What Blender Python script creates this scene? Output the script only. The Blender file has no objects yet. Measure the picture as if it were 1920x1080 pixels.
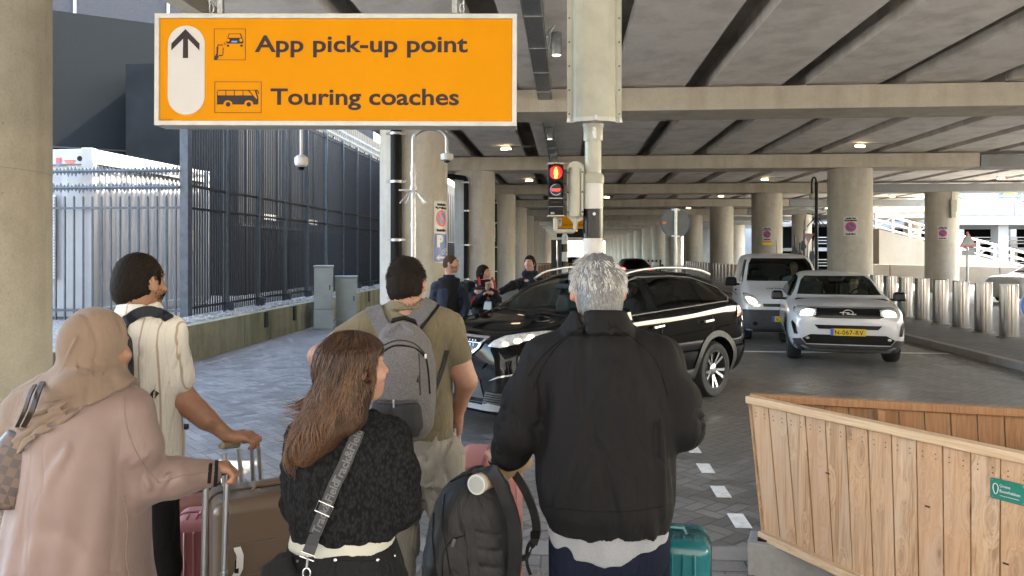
import bpy, bmesh, math, random
import numpy as np
from mathutils import Vector, Matrix
from mathutils.bvhtree import BVHTree
R = math.radians
rng = random.Random(7)
scene = bpy.context.scene
col = scene.collection

# ------------------------------------------------------------------ camera, world, sun
CAM_H, FPX, HY = 1.83, 1400.0, 473.0
cam_data = bpy.data.cameras.new("camera")
cam = bpy.data.objects.new("camera", cam_data); col.objects.link(cam)
cam.location = (0, 0, CAM_H); cam.rotation_euler = (R(90), 0, 0)
cam_data.sensor_width = 36.0; cam_data.lens = 36.0 * FPX / 1920.0
cam_data.shift_y = -(540.0 - HY) / 1920.0
cam_data.clip_start = 0.05; cam_data.clip_end = 3000
scene.camera = cam
SUN_EL, SUN_AZ = R(46), R(70)          # azimuth measured clockwise from +Y
world = bpy.data.worlds.new("World"); scene.world = world; world.use_nodes = True
wn = world.node_tree; bg = wn.nodes["Background"]
sky = wn.nodes.new("ShaderNodeTexSky"); sky.sky_type = 'NISHITA'; sky.sun_disc = False
sky.sun_elevation = SUN_EL; sky.sun_rotation = SUN_AZ
sky.air_density = 1.0; sky.dust_density = 2.6; sky.ozone_density = 1.0
wn.links.new(sky.outputs[0], bg.inputs[0]); bg.inputs[1].default_value = 0.15
sd = bpy.data.lights.new("sun", 'SUN'); sd.energy = 2.4; sd.angle = R(0.55); sd.color = (1.0, .95, .87)
so = bpy.data.objects.new("sun", sd); col.objects.link(so)
sdir = Vector((math.sin(SUN_AZ) * math.cos(SUN_EL), math.cos(SUN_AZ) * math.cos(SUN_EL), math.sin(SUN_EL)))
so.rotation_euler = sdir.to_track_quat('Z', 'Y').to_euler(); so.location = (0, 0, 30)
vs = scene.view_settings; vs.view_transform = 'Standard'; vs.look = 'None'; vs.gamma = 1.0
vs.exposure = 4.55
vs.use_white_balance = True; vs.white_balance_temperature = 7400; vs.white_balance_tint = 9
scene.cycles.max_bounces = 10; scene.cycles.diffuse_bounces = 6; scene.cycles.glossy_bounces = 4
scene.cycles.transmission_bounces = 6; scene.cycles.transparent_max_bounces = 12
scene.cycles.use_denoising = True
scene.cycles.sample_clamp_indirect = 8.0

TH = math.atan(102.0 / 1400.0)            # the viaduct runs 4 degrees to the right of the view
CT, ST = math.cos(TH), math.sin(TH)
def W(u, v, z=0.0):                        # viaduct coordinates (across, along, up) to world
    return Vector((u * CT + v * ST, -u * ST + v * CT, z))
def P(px, py, Y):                          # a photographed point at distance Y
    return Vector(((px - 960) / FPX * Y, Y, CAM_H - (py - HY) / FPX * Y))
VANG = -TH

# ------------------------------------------------------------------ mesh helpers
class MB:
    def __init__(s): s.v = []; s.f = []; s.m = []
    def add(s, vs_, fs, mi=0):
        b = len(s.v); s.v.extend([tuple(v) for v in vs_]); s.f.extend([tuple(b + i for i in f) for f in fs]); s.m.extend([mi] * len(fs)); return s
    def box(s, c, d, rz=0, mat=None, mi=0, taper=None):
        x, y, z = d[0] / 2, d[1] / 2, d[2] / 2; tx, ty = taper or (1, 1)
        pts = [Vector(p) for p in ((-x, -y, -z), (x, -y, -z), (x, y, -z), (-x, y, -z), (-x * tx, -y * ty, z), (x * tx, -y * ty, z), (x * tx, y * ty, z), (-x * tx, y * ty, z))]
        M = Matrix.Translation(Vector(c)) @ (mat.to_4x4() if mat else Matrix.Rotation(rz, 4, 'Z'))
        return s.add([M @ p for p in pts], [(0, 3, 2, 1), (4, 5, 6, 7), (0, 1, 5, 4), (1, 2, 6, 5), (2, 3, 7, 6), (3, 0, 4, 7)], mi)
    def tube(s, pts, r, n=12, caps=True, mi=0, flat=None, up=None):
        pts = [Vector(p) for p in pts]; k = len(pts)
        rs = list(r) if isinstance(r, (list, tuple)) else [r] * k
        vs_ = []; prev = None
        for i, p in enumerate(pts):
            t = (pts[min(i + 1, k - 1)] - pts[max(i - 1, 0)]).normalized()
            if prev is None:
                a = Vector(up) if up else (Vector((0, 0, 1)) if abs(t.z) < .9 else Vector((0, 1, 0)))
            else: a = prev
            n1 = (a - t * a.dot(t)).normalized(); n2 = t.cross(n1); prev = n1
            f1, f2 = flat or (1, 1)
            for j in range(n):
                an = 2 * math.pi * j / n
                vs_.append(p + (n1 * math.cos(an) * f1 + n2 * math.sin(an) * f2) * rs[i])
        fs = []
        for i in range(k - 1):
            for j in range(n):
                j2 = (j + 1) % n
                fs.append((i * n + j, i * n + j2, (i + 1) * n + j2, (i + 1) * n + j))
        if caps:
            fs.append(tuple(range(n - 1, -1, -1))); fs.append(tuple((k - 1) * n + j for j in range(n)))
        return s.add(vs_, fs, mi)
    def strap(s, pts, w, t, side, mi=0):       # flat ribbon of width w, thickness t; side = width direction(s)
        pts = [Vector(p) for p in pts]; k = len(pts); vs_ = []
        for i, p in enumerate(pts):
            tg = (pts[min(i + 1, k - 1)] - pts[max(i - 1, 0)]).normalized()
            sd_ = Vector(side[i] if isinstance(side[0], (tuple, Vector)) else side); sd_ = (sd_ - tg * sd_.dot(tg)).normalized(); nn = tg.cross(sd_)
            ww = w[i] if isinstance(w, (list, tuple)) else w
            for a, b in ((-1, -1), (1, -1), (1, 1), (-1, 1)): vs_.append(p + sd_ * a * ww / 2 + nn * b * t / 2)
        fs = [(0, 3, 2, 1), tuple((k - 1) * 4 + j for j in range(4))]
        for i in range(k - 1):
            for j in range(4):
                j2 = (j + 1) % 4; fs.append((i * 4 + j, i * 4 + j2, (i + 1) * 4 + j2, (i + 1) * 4 + j))
        return s.add(vs_, fs, mi)
    def lathe(s, prof, c=(0, 0, 0), n=32, mat=None, mi=0, cap=True):   # prof: (r, z) from bottom to top
        c = Vector(c); M = mat.to_4x4() if mat else Matrix()
        vs_ = []
        for r_, z in prof:
            for j in range(n):
                a = 2 * math.pi * j / n; vs_.append(c + M @ Vector((r_ * math.cos(a), r_ * math.sin(a), z)))
        k = len(prof); fs = []
        for i in range(k - 1):
            for j in range(n):
                j2 = (j + 1) % n; fs.append((i * n + j, i * n + j2, (i + 1) * n + j2, (i + 1) * n + j))
        if cap and prof[0][0] > 1e-5: fs.append(tuple(range(n - 1, -1, -1)))
        if cap and prof[-1][0] > 1e-5: fs.append(tuple((k - 1) * n + j for j in range(n)))
        return s.add(vs_, fs, mi)
    def prism(s, poly, fn, t0, t1, mi=0):      # poly: 2-D points; fn(a, b, t) -> 3-D
        n = len(poly)
        vs_ = [fn(a, b, t0) for a, b in poly] + [fn(a, b, t1) for a, b in poly]
        fs = [tuple(range(n - 1, -1, -1)), tuple(range(n, 2 * n))] + [(i, (i + 1) % n, n + (i + 1) % n, n + i) for i in range(n)]
        return s.add(vs_, fs, mi)
    def mesh(s, name):
        me = bpy.data.meshes.new(name); me.from_pydata(s.v, [], s.f)
        if any(s.m): me.polygons.foreach_set("material_index", s.m)
        me.validate(); me.update(); return me
    def build(s, name, mat, parent=None, smooth=40, bevel=0, seg=2, loc=None, fix=True):
        me = s.mesh(name)
        if fix:
            b = bmesh.new(); b.from_mesh(me); bmesh.ops.recalc_face_normals(b, faces=b.faces); b.to_mesh(me); b.free()
        return link(name, me, mat, parent, smooth, bevel, seg, loc)

def link(name, me, mat, parent=None, smooth=40, bevel=0, seg=2, loc=None):
    o = bpy.data.objects.new(name, me); col.objects.link(o)
    for m in (mat if isinstance(mat, (list, tuple)) else [mat]): me.materials.append(m)
    if smooth:
        me.polygons.foreach_set("use_smooth", [True] * len(me.polygons))
        if smooth < 180: me.set_sharp_from_angle(angle=R(smooth))
    if bevel:
        bm_ = o.modifiers.new("bevel", 'BEVEL'); bm_.width = bevel; bm_.segments = seg; bm_.limit_method = 'ANGLE'; bm_.angle_limit = R(40)
        bm_.harden_normals = True
    if parent is not None:
        o.parent = parent; o.matrix_parent_inverse = parent.matrix_basis.inverted()
    elif loc is not None:                       # keep world positions, move the origin to the thing's base
        L = Vector(loc); me.transform(Matrix.Translation(-L)); o.location = L
    return o
def tag(o, label, cat=None, group=None, kind=None):
    if label: o["label"] = label
    if cat: o["category"] = cat
    if group: o["group"] = group
    if kind: o["kind"] = kind
    return o
def thing(name, label, cat, loc=(0, 0, 0), rz=0, group=None):
    o = bpy.data.objects.new(name, None); col.objects.link(o); o.empty_display_size = .2
    o.location = loc; o.rotation_euler = (0, 0, rz)
    o.matrix_basis  # updated lazily
    return tag(o, label, cat, group)
def part(o, parent):                            # attach a part that was built in its thing's own coordinates
    o.parent = parent; return o
def copy_tree(o, parent=None):
    c = o.copy(); col.objects.link(c)
    if parent is not None:
        c.parent = parent; c.matrix_parent_inverse = o.matrix_parent_inverse.copy()
    for ch in list(o.children): copy_tree(ch, c)
    return c
def text_mesh(txt, size, fn, depth=0.0, bold=0.0, align='LEFT', spacing=1.0):
    """text as a mesh; fn(x, y, t) -> 3-D"""
    cu = bpy.data.curves.new("txt", 'FONT'); cu.body = txt; cu.size = size; cu.align_x = align; cu.offset = bold
    cu.extrude = depth / 2; cu.space_character = spacing; cu.resolution_u = 4
    o = bpy.data.objects.new("txt", cu); col.objects.link(o)
    dg = bpy.context.evaluated_depsgraph_get(); dg.update()
    me = bpy.data.meshes.new_from_object(o.evaluated_get(dg)); bpy.data.objects.remove(o)
    mb = MB(); mb.add([fn(v.co.x, v.co.y, v.co.z) for v in me.vertices], [tuple(p.vertices) for p in me.polygons])
    bpy.data.meshes.remove(me); return mb
def catmull(pts, n):
    pts = np.array([list(p) for p in pts], float); k = len(pts); out = []
    for i in range(k - 1):
        p0, p1, p2, p3 = pts[max(i - 1, 0)], pts[i], pts[i + 1], pts[min(i + 2, k - 1)]
        for j in range(n):
            t = j / n
            out.append(.5 * ((2 * p1) + (-p0 + p2) * t + (2 * p0 - 5 * p1 + 4 * p2 - p3) * t * t + (-p0 + 3 * p1 - 3 * p2 + p3) * t ** 3))
    out.append(pts[-1]); return [tuple(p) for p in out]
def bvh_of(objs):
    vs_, fs = [], []
    for o in objs:
        b = len(vs_); vs_.extend(tuple(v.co) for v in o.data.vertices); fs.extend(tuple(b + i for i in p.vertices) for p in o.data.polygons)
    return BVHTree.FromPolygons(vs_, fs)
def decal(poly, fn, direction, bvh, off, cell, name, mat, parent, thick=0, smooth=180, skirt=True, maxd=10):
    """lay a flat outline onto a surface: poly 2-D, fn(a, b) -> 3-D start point, ray along direction"""
    b = bmesh.new()
    vs_ = [b.verts.new((p[0], p[1], 0)) for p in poly]; b.faces.new(vs_)
    xs = [p[0] for p in poly]; ys = [p[1] for p in poly]
    def cuts(lo, hi, ax):
        k = int((hi - lo) / cell)
        for i in range(1, k + 1):
            c = lo + (hi - lo) * i / (k + 1); n = (1, 0, 0) if ax == 0 else (0, 1, 0); co = (c, 0, 0) if ax == 0 else (0, c, 0)
            bmesh.ops.bisect_plane(b, geom=b.verts[:] + b.edges[:] + b.faces[:], plane_co=co, plane_no=n, dist=1e-6)
    cuts(min(xs), max(xs), 0); cuts(min(ys), max(ys), 1)
    bmesh.ops.triangulate(b, faces=[f for f in b.faces if len(f.verts) > 4])
    d = Vector(direction).normalized(); last = None; dead = []
    for v in b.verts:
        s = Vector(fn(v.co.x, v.co.y)); h = bvh.ray_cast(s, d, maxd)
        if h[0] is None: dead.append(v); continue
        n = h[1] if h[1].dot(d) < 0 else -h[1]
        v.co = h[0] + (n * .5 - d * .5).normalized() * off
    bmesh.ops.delete(b, geom=dead, context='VERTS')
    if not b.faces: b.free(); return None
    bmesh.ops.recalc_face_normals(b, faces=b.faces)
    if sum(f.normal.dot(d) * f.calc_area() for f in b.faces) > 0: bmesh.ops.reverse_faces(b, faces=b.faces)
    if thick:
        ex = bmesh.ops.extrude_face_region(b, geom=b.faces[:])
        bmesh.ops.translate(b, verts=[g for g in ex['geom'] if isinstance(g, bmesh.types.BMVert)], vec=-d * thick)
        bmesh.ops.recalc_face_normals(b, faces=b.faces)
    me = bpy.data.meshes.new(name); b.to_mesh(me); b.free()
    o = link(name, me, mat, None, smooth); o.parent = parent
    return o

# ------------------------------------------------------------------ node materials
ALB = 1.0                                   # overall paint and cloth lightness while a group of materials is made
class NT:
    def __init__(s, name):
        s.mat = bpy.data.materials.new(name); s.mat.use_nodes = True; s.t = s.mat.node_tree
        s.b = s.t.nodes["Principled BSDF"]; s.tc = s.t.nodes.new("ShaderNodeTexCoord")
    def n(s, typ, **kw):
        nd = s.t.nodes.new(typ)
        for k, v in kw.items():
            if hasattr(nd, k) and k not in ('Scale',): setattr(nd, k, v)
        return nd
    def l(s, a, b): s.t.links.new(a, b)
    def val(s, sock, v):
        if isinstance(v, bpy.types.NodeSocket): s.l(v, sock)
        else: sock.default_value = v
    def m(s, op, a, b=0.0, c=0.0, clamp=False):
        nd = s.t.nodes.new("ShaderNodeMath"); nd.operation = op; nd.use_clamp = clamp
        s.val(nd.inputs[0], a); s.val(nd.inputs[1], b); s.val(nd.inputs[2], c); return nd.outputs[0]
    def mapping(s, src=None, scale=(1, 1, 1), rot=(0, 0, 0), loc=(0, 0, 0)):
        nd = s.t.nodes.new("ShaderNodeMapping"); s.l(src or s.tc.outputs["Object"], nd.inputs[0])
        nd.inputs["Scale"].default_value = scale; nd.inputs["Rotation"].default_value = rot; nd.inputs["Location"].default_value = loc; return nd.outputs[0]
    def noise(s, scale, detail=4, rough=.55, vec=None, dist=0, col_=False):
        nd = s.t.nodes.new("ShaderNodeTexNoise"); s.l(vec or s.tc.outputs["Object"], nd.inputs["Vector"])
        nd.inputs["Scale"].default_value = scale; nd.inputs["Detail"].default_value = detail; nd.inputs["Roughness"].default_value = rough; nd.inputs["Distortion"].default_value = dist
        return nd.outputs[1 if col_ else 0]
    def ramp(s, f, stops, interp='LINEAR'):
        nd = s.t.nodes.new("ShaderNodeValToRGB"); s.l(f, nd.inputs[0]); nd.color_ramp.interpolation = interp; e = nd.color_ramp.elements
        while len(e) < len(stops): e.new(.5)
        for i, (p, c) in enumerate(stops):
            e[i].position = p; e[i].color = (c, c, c, 1) if isinstance(c, (int, float)) else (*c[:3], 1)
        return nd.outputs[0]
    def mix(s, f, a, b, mode='MIX'):
        nd = s.t.nodes.new("ShaderNodeMix"); nd.data_type = 'RGBA'; nd.blend_type = mode; s.val(nd.inputs[0], f)
        for i, x in ((6, a), (7, b)):
            if isinstance(x, bpy.types.NodeSocket): s.l(x, nd.inputs[i])
            else: nd.inputs[i].default_value = (x, x, x, 1) if isinstance(x, (int, float)) else (*x[:3], 1)
        return nd.outputs[2]
    def base(s, c):
        if ALB != 1: c = s.mix(1.0, c, ALB, 'MULTIPLY') if isinstance(c, bpy.types.NodeSocket) else tuple(x * ALB for x in c[:3])
        if isinstance(c, bpy.types.NodeSocket): s.l(c, s.b.inputs["Base Color"])
        else: s.b.inputs["Base Color"].default_value = (*c[:3], 1)
        return s
    def set(s, **kw):
        for k, v in kw.items(): s.val(s.b.inputs[k.replace('_', ' ')], v)
        return s
    def bump(s, h, strength=.3, dist=.01, prev=None):
        nd = s.t.nodes.new("ShaderNodeBump"); s.l(h, nd.inputs["Height"]); nd.inputs["Strength"].default_value = strength; nd.inputs["Distance"].default_value = dist
        if prev is not None: s.l(prev, nd.inputs["Normal"])
        s.l(nd.outputs[0], s.b.inputs["Normal"]); return nd.outputs[0]
def mul(c, k): return tuple(min(1, x * k) for x in c)
def rotz_map(nt, src=None): return nt.mapping(src, rot=(0, 0, TH))

def m_concrete(name, c, var=.25, scale=1.0, stain=(.16, .12, .08), stain_amt=.25, rough=.85, pits=True, board=0):
    t = NT(name); a = t.noise(.7 * scale, 6, .6); b = t.noise(5 * scale, 6, .65); w = t.noise(1.2 * scale, 5, .6, t.mapping(scale=(2.2, 2.2, .25)))
    f = t.m('ADD', t.m('MULTIPLY', a, .5), t.m('MULTIPLY', b, .5))
    base = t.ramp(f, [(.3, mul(c, 1 - var)), (.5, c), (.72, mul(c, 1 + var * .8))])
    big = t.noise(.35 * scale, 4, .55); base = t.mix(t.ramp(big, [(.35, 0), (.65, .55)]), base, mul(c, .72)); st = t.ramp(w, [(.46, 0), (.66, 1)])
    base = t.mix(t.m('MULTIPLY', st, stain_amt), base, stain)
    fine = t.noise(60 * scale, 3, .7)
    base = t.mix(.09, base, t.ramp(fine, [(.3, .0), (.7, 1.0)]), 'OVERLAY')
    if pits:
        vo = t.n("ShaderNodeTexVoronoi"); vo.inputs["Scale"].default_value = 9 * scale; t.l(t.tc.outputs["Object"], vo.inputs["Vector"])
        pt = t.ramp(vo.outputs["Distance"], [(.03, 1), (.07, 0)])
        base = t.mix(t.m('MULTIPLY', pt, .6), base, mul(c, .3))
    t.base(base).set(Roughness=rough); t.bump(t.m('ADD', b, t.m('MULTIPLY', fine, .4)), .35, .01)
    t.b.inputs["Specular IOR Level"].default_value = .3
    return t.mat
def m_plain(name, c, rough=.5, metal=0.0, spec=.5, var=.12, nscale=8, bump=0, coat=0, bscale=80, bdist=.002):
    t = NT(name)
    if var:
        f = t.noise(nscale, 5, .6); t.base(t.ramp(f, [(.3, mul(c, 1 - var)), (.7, mul(c, 1 + var))]))
        rv_ = min(.08, var); t.set(Roughness=t.ramp(t.noise(nscale * 2.3, 4), [(.3, max(0, rough - rv_)), (.7, min(1, rough + rv_))]))
    else: t.base(c).set(Roughness=rough)
    t.set(Metallic=metal); t.b.inputs["Specular IOR Level"].default_value = spec
    if coat: t.b.inputs["Coat Weight"].default_value = coat; t.b.inputs["Coat Roughness"].default_value = .04
    if bump: t.bump(t.noise(bscale, 3), bump, bdist)
    return t.mat
def m_emit(name, c, s):
    t = NT(name); t.base(mul(c, .5)); t.b.inputs["Emission Color"].default_value = (*c, 1); t.b.inputs["Emission Strength"].default_value = s; t.set(Roughness=.4); return t.mat
def m_glass(name, tint=(.02, .03, .03), rough=.02, alpha=.35):
    """tinted pane: glossy coat over a thin absorbing film"""
    t = NT(name); g = t.n("ShaderNodeBsdfTransparent"); g.inputs[0].default_value = (*tint, 1)
    gl = t.n("ShaderNodeBsdfGlossy"); gl.inputs["Roughness"].default_value = rough
    fr = t.n("ShaderNodeFresnel"); fr.inputs[0].default_value = 1.5
    geo = t.n("ShaderNodeNewGeometry")
    mx = t.n("ShaderNodeMixShader"); t.l(t.m('MULTIPLY', fr.outputs[0], t.m('SUBTRACT', 1.0, geo.outputs["Backfacing"])), mx.inputs[0]); t.l(g.outputs[0], mx.inputs[1]); t.l(gl.outputs[0], mx.inputs[2])
    out = [n for n in t.t.nodes if n.type == 'OUTPUT_MATERIAL'][0]; t.l(mx.outputs[0], out.inputs[0]); return t.mat
def m_herring(name, w, c, rot, joint=.09, var=.5, rough=.6, jcol=(.02, .02, .02), tint=None):
    t = NT(name); vec = t.mapping(scale=(1 / w,) * 3, rot=(0, 0, rot))
    sep = t.n("ShaderNodeSeparateXYZ"); t.l(vec, sep.inputs[0]); x, y = sep.outputs[0], sep.outputs[1]
    i = t.m('FLOOR', x); j = t.m('FLOOR', y); fx = t.m('SUBTRACT', x, i); fy = t.m('SUBTRACT', y, j)
    k = t.m('FLOORED_MODULO', t.m('SUBTRACT', i, j), 4.0)
    is_ = [t.m('COMPARE', k, float(q), .1) for q in range(4)]
    d1 = t.m('MINIMUM', t.m('ADD', fx, is_[1]), t.m('ADD', t.m('SUBTRACT', 1.0, fx), is_[0]))
    d2 = t.m('MINIMUM', t.m('ADD', fy, is_[2]), t.m('ADD', t.m('SUBTRACT', 1.0, fy), is_[3]))
    d = t.m('MINIMUM', d1, d2)
    ii = t.m('SUBTRACT', i, is_[1]); jj = t.m('SUBTRACT', j, is_[2])
    cb = t.n("ShaderNodeCombineXYZ"); t.l(ii, cb.inputs[0]); t.l(jj, cb.inputs[1]); t.l(t.m('ADD', is_[0], is_[1]), cb.inputs[2])
    wn_ = t.n("ShaderNodeTexWhiteNoise"); wn_.noise_dimensions = '3D'; t.l(cb.outputs[0], wn_.inputs[0])
    rnd = wn_.outputs[0]; big = t.noise(.35, 5, .6); med = t.noise(3.0, 5, .65); fine = t.noise(90, 3, .7)
    f = t.m('ADD', t.m('ADD', t.m('MULTIPLY', rnd, .45), t.m('MULTIPLY', big, .35)), t.m('MULTIPLY', med, .3))
    base = t.ramp(f, [(.2, mul(c, 1 - var)), (.55, c), (.9, mul(c, 1 + var))])
    base = t.mix(.3, base, t.ramp(fine, [(.25, 0.0), (.75, 1.0)]), 'OVERLAY')
    jn = t.ramp(t.m('ADD', d, t.m('MULTIPLY', t.m('SUBTRACT', med, .5), .04)), [(joint * .55, 1), (joint * 1.2, 0)])
    base = t.mix(t.m('MULTIPLY', jn, .75), base, jcol)
    grime = t.ramp(t.noise(.9, 6, .7), [(.5, 0), (.72, .5)]); base = t.mix(grime, base, mul(c, .45))
    sp = t.n("ShaderNodeTexVoronoi"); sp.inputs["Scale"].default_value = 2.2; t.l(t.tc.outputs["Object"], sp.inputs["Vector"]); base = t.mix(t.ramp(sp.outputs["Distance"], [(.03, .6), (.05, 0)]), base, (.03, .03, .03))
    trk = t.noise(1.0, 4, .6, t.mapping(t.mapping(rot=(0, 0, TH)), scale=(1.1, .05, 1))); base = t.mix(t.ramp(trk, [(.5, 0), (.62, .38)]), base, mul(c, .5))
    t.base(base); t.set(Roughness=t.ramp(t.m('ADD', t.m('MULTIPLY', med, .6), t.m('MULTIPLY', rnd, .4)), [(.25, rough - .12), (.75, rough + .18)])); t.b.inputs['Specular IOR Level'].default_value = .3
    h = t.m('SUBTRACT', t.m('ADD', t.m('MULTIPLY', rnd, .25), t.m('MULTIPLY', fine, .12)), jn)
    t.bump(h, .6, .004); return t.mat
# ------------------------------------------------------------------ materials of the setting
M = {}
M['conc'] = m_concrete("concrete_column", (.43, .40, .34), .22); M['conc_dimmed'] = m_concrete("concrete_dimmed", (.28, .262, .22), .25, stain_amt=.35)  # near copy of the column concrete, darkened to offset stronger light there
M['conc2'] = m_concrete("concrete_beam", (.45, .405, .325), .2, .8)
M['slab'] = m_concrete("concrete_soffit", (.68, .645, .60), .2, .6, stain=(.2, .16, .12), stain_amt=.3)
M['conc_pale'] = m_concrete("concrete_pale", (.24, .25, .25), .15, .5)
M['conc_sun'] = m_concrete("concrete_ramp", (.25, .222, .175), .2, .4)
M['moss'] = m_concrete("mossy_concrete", (.20, .19, .14), .4, 1.2, stain=(.05, .075, .02), stain_amt=.75)
M['road'] = m_herring("road_bricks", .105, (.145, .136, .126), R(45) + TH, joint=.08, var=.42, rough=.5, jcol=(.06, .057, .054))
M['pave'] = m_herring("pavement_bricks", .15, (.17, .165, .16), TH, joint=.05, var=.3, rough=.7, jcol=(.045, .04, .038))
M['pave_r'] = m_herring("refuge_bricks", .105, (.11, .105, .10), TH, joint=.09, var=.3, rough=.7)
M['asph'] = m_plain("asphalt", (.10, .10, .105), .8, var=.25, nscale=3, bump=.4, bscale=120)
M['kerb'] = m_concrete("kerbstone", (.22, .21, .20), .2, 2)
M['line'] = m_plain("road_paint", (.62, .62, .60), .6, var=.22, nscale=14, bump=.3)
M['steel_dark'] = m_plain("dark_painted_steel", (.010, .012, .015), .5, .0, spec=.25, var=.2)
M['steel_post'] = m_plain("blue_grey_steel", (.045, .058, .07), .45, .2, spec=.3, var=.25)
M['galv'] = m_plain("galvanised_steel", (.31, .32, .32), .38, .85, var=.18, nscale=20)
M['black'] = m_plain("black_plastic", (.006, .006, .0065), .55, spec=.12, var=.1)
M['black_gloss'] = m_plain("black_gloss", (.006, .006, .0065), .2, spec=.22, var=0)
M['white'] = m_plain("white_paint", (.40, .40, .385), .4, var=.07, nscale=5)
M['cream'] = m_plain("cream_paint", (.30, .30, .245), .38, var=.12, nscale=6, spec=.4)
M['alu'] = m_plain("aluminium", (.44, .45, .46), .3, .9, var=0)
M['chrome'] = m_plain("chrome", (.52, .52, .52), .16, .7, var=0)
M['stainless'] = m_plain("stainless_steel", (.55, .52, .48), .17, 1.0, var=0)
M['plaza'] = m_plain("plaza_tiles", (.30, .29, .27), .8, var=.12, nscale=3)
M['red'] = m_plain("red_film", (.55, .02, .02), .4, var=0)
M['blue'] = m_plain("blue_film", (.02, .08, .30), .4, var=0)
M['signw'] = m_plain("white_film", (.43, .43, .43), .4, var=.05)
M['yellow'] = m_plain("yellow_film", (.75, .60, .02), .4, var=0)
M['dkwall'] = m_plain("dark_panel_wall", (.006, .0078, .0088), .9, spec=.08, var=.22, nscale=26, bump=.3, bscale=40)
M['dkwall2'] = m_plain("grey_panel_wall", (.03, .031, .035), .9, spec=.1, var=.18, nscale=14)
M['seamless'] = None
M['cont'] = m_plain("cabin_white", (.21, .222, .23), .45, var=.08, nscale=2)
M['cabinet'] = m_plain("cabinet_grey_green", (.19, .215, .21), .5, var=.12, nscale=3)
M['lampglow'] = m_emit("warm_lamp", (1.0, .80, .50), .7)

def quad(name, pts, mat, z=None, sub=1):
    mb = MB(); mb.add(pts, [(0, 1, 2, 3)]); return mb.build(name, mat, smooth=0)
def strip(name, u0, u1, v0, v1, z, mat, kind="structure"):
    o = quad(name, [W(u0, v0, z), W(u1, v0, z), W(u1, v1, z), W(u0, v1, z)], mat); tag(o, None, kind=kind); return o
def wbox(mb, u0, u1, v0, v1, z0, z1, mi=0):
    c = W((u0 + u1) / 2, (v0 + v1) / 2, (z0 + z1) / 2); return mb.box(c, (abs(u1 - u0), abs(v1 - v0), z1 - z0), rz=VANG, mi=mi)

# ------------------------------------------------------------------ ground, roads, pavements
g = MB(); g.add([(-900, -300, -.012), (900, -300, -.012), (900, 1600, -.012), (-900, 1600, -.012)], [(0, 1, 2, 3)])
tag(g.build("ground", M['asph'], smooth=0), None, kind="structure")
strip("road", -6.2, 7.0, 4.72, 210, 0.0, M['road'])
strip("pavement", -9, 9.5, -6, 4.50, 0.004, M['pave'])
strip("plaza", -30, 60, -40, -2.0, 0.008, M['plaza'])
mb = MB()
for i in range(17): wbox(mb, -8.5 + i * 1.0 + .004, -7.5 + i * 1.0 - .004, 4.505, 4.715, -.15, .008)
tag(mb.build("kerb", M['kerb'], bevel=.004), None, kind="structure")
# studded tactile tiles at the edge of the crossing
mb = MB(); wbox(mb, -3.2, 1.0, 4.0, 4.3, -.02, .010)
for i in range(140):
    for j in range(10):
        mb.lathe([(.012, 0), (.009, .005), (0, .006)], W(-3.185 + i * .03, 4.015 + j * .03, .010), 6)
tag(mb.build("tactile_paving", M['kerb']), None, kind="structure")
mb = MB(); wbox(mb, 7.16, 13.5, 9.0, 120, -.05, .115); tag(mb.build("refuge_pavement", M['pave_r'], smooth=0), None, kind="structure")
mb = MB()
for i in range(80): wbox(mb, 7.0, 7.155, 9 + i * 1.0 + .004, 10 + i * 1.0 - .004, -.1, .12)
tag(mb.build("refuge_kerb", M['kerb'], bevel=.01), None, kind="structure")
M['asph2'] = m_plain("worn_asphalt", (.13, .13, .13), .8, var=.2, nscale=2, bump=.3, bscale=120)
strip("side_road", 13.5, 90, 6, 200, 0.0, M['asph2'])
mb = MB(); n = 0
for k in range(14): wbox(mb, 1.12, 1.23, 5.05 + k * .62, 5.32 + k * .62, .001, .004)
tag(mb.build("dashed_marking", M['line'], smooth=0), None, kind="structure")
mb = MB(); wbox(mb, 2.0, 6.9, 13.99, 14.08, .001, .004); tag(mb.build("stop_line", M['line'], smooth=0), None, kind="structure")

# ------------------------------------------------------------------ viaduct
BV = [-2.6, 4.2] + [14.75 + 10.35 * k for k in range(17)]      # front faces of the crossbeams
ZB, ZT, ZG = 4.60, 5.05, 5.10
vd = thing("viaduct", "long concrete motorway viaduct carried on rows of round columns over the road", "viaduct", W(0, 4, 0))
mb = MB(); wbox(mb, -5.6, 21.5, -2.6, 7.7, 6.15, 6.45); wbox(mb, -5.6, 21.5, 9.2, 190, 6.15, 6.45); wbox(mb, 3.0, 21.5, 7.7, 9.2, 6.15, 6.45); wbox(mb, -5.6, 1.7, 7.7, 9.2, 6.15, 6.45); wbox(mb, 1.7, 3.0, 7.7, 8.0, 6.15, 6.45); wbox(mb, 1.7, 3.0, 8.9, 9.2, 6.15, 6.45); wbox(mb, 21.5, 25.2, -2.6, 39.5, 6.15, 6.45); mb.build("deck", M['slab'], vd, smooth=0)  # unseen opening added in the deck to throw a sun patch below
for k, v in enumerate(BV):
    mb = MB(); wbox(mb, -5.2, 13.3, v, v + 1.15, ZB, ZT); mb.build("crossbeam", M['conc2'], vd, bevel=.015)
    mb = MB(); wbox(mb, 13.34, 21.3 if v > 39 else 24.9, v + .02, v + 1.13, ZB - .0, ZT - .08); mb.build("crossbeam", M['conc_pale'], vd, bevel=.015)
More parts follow.
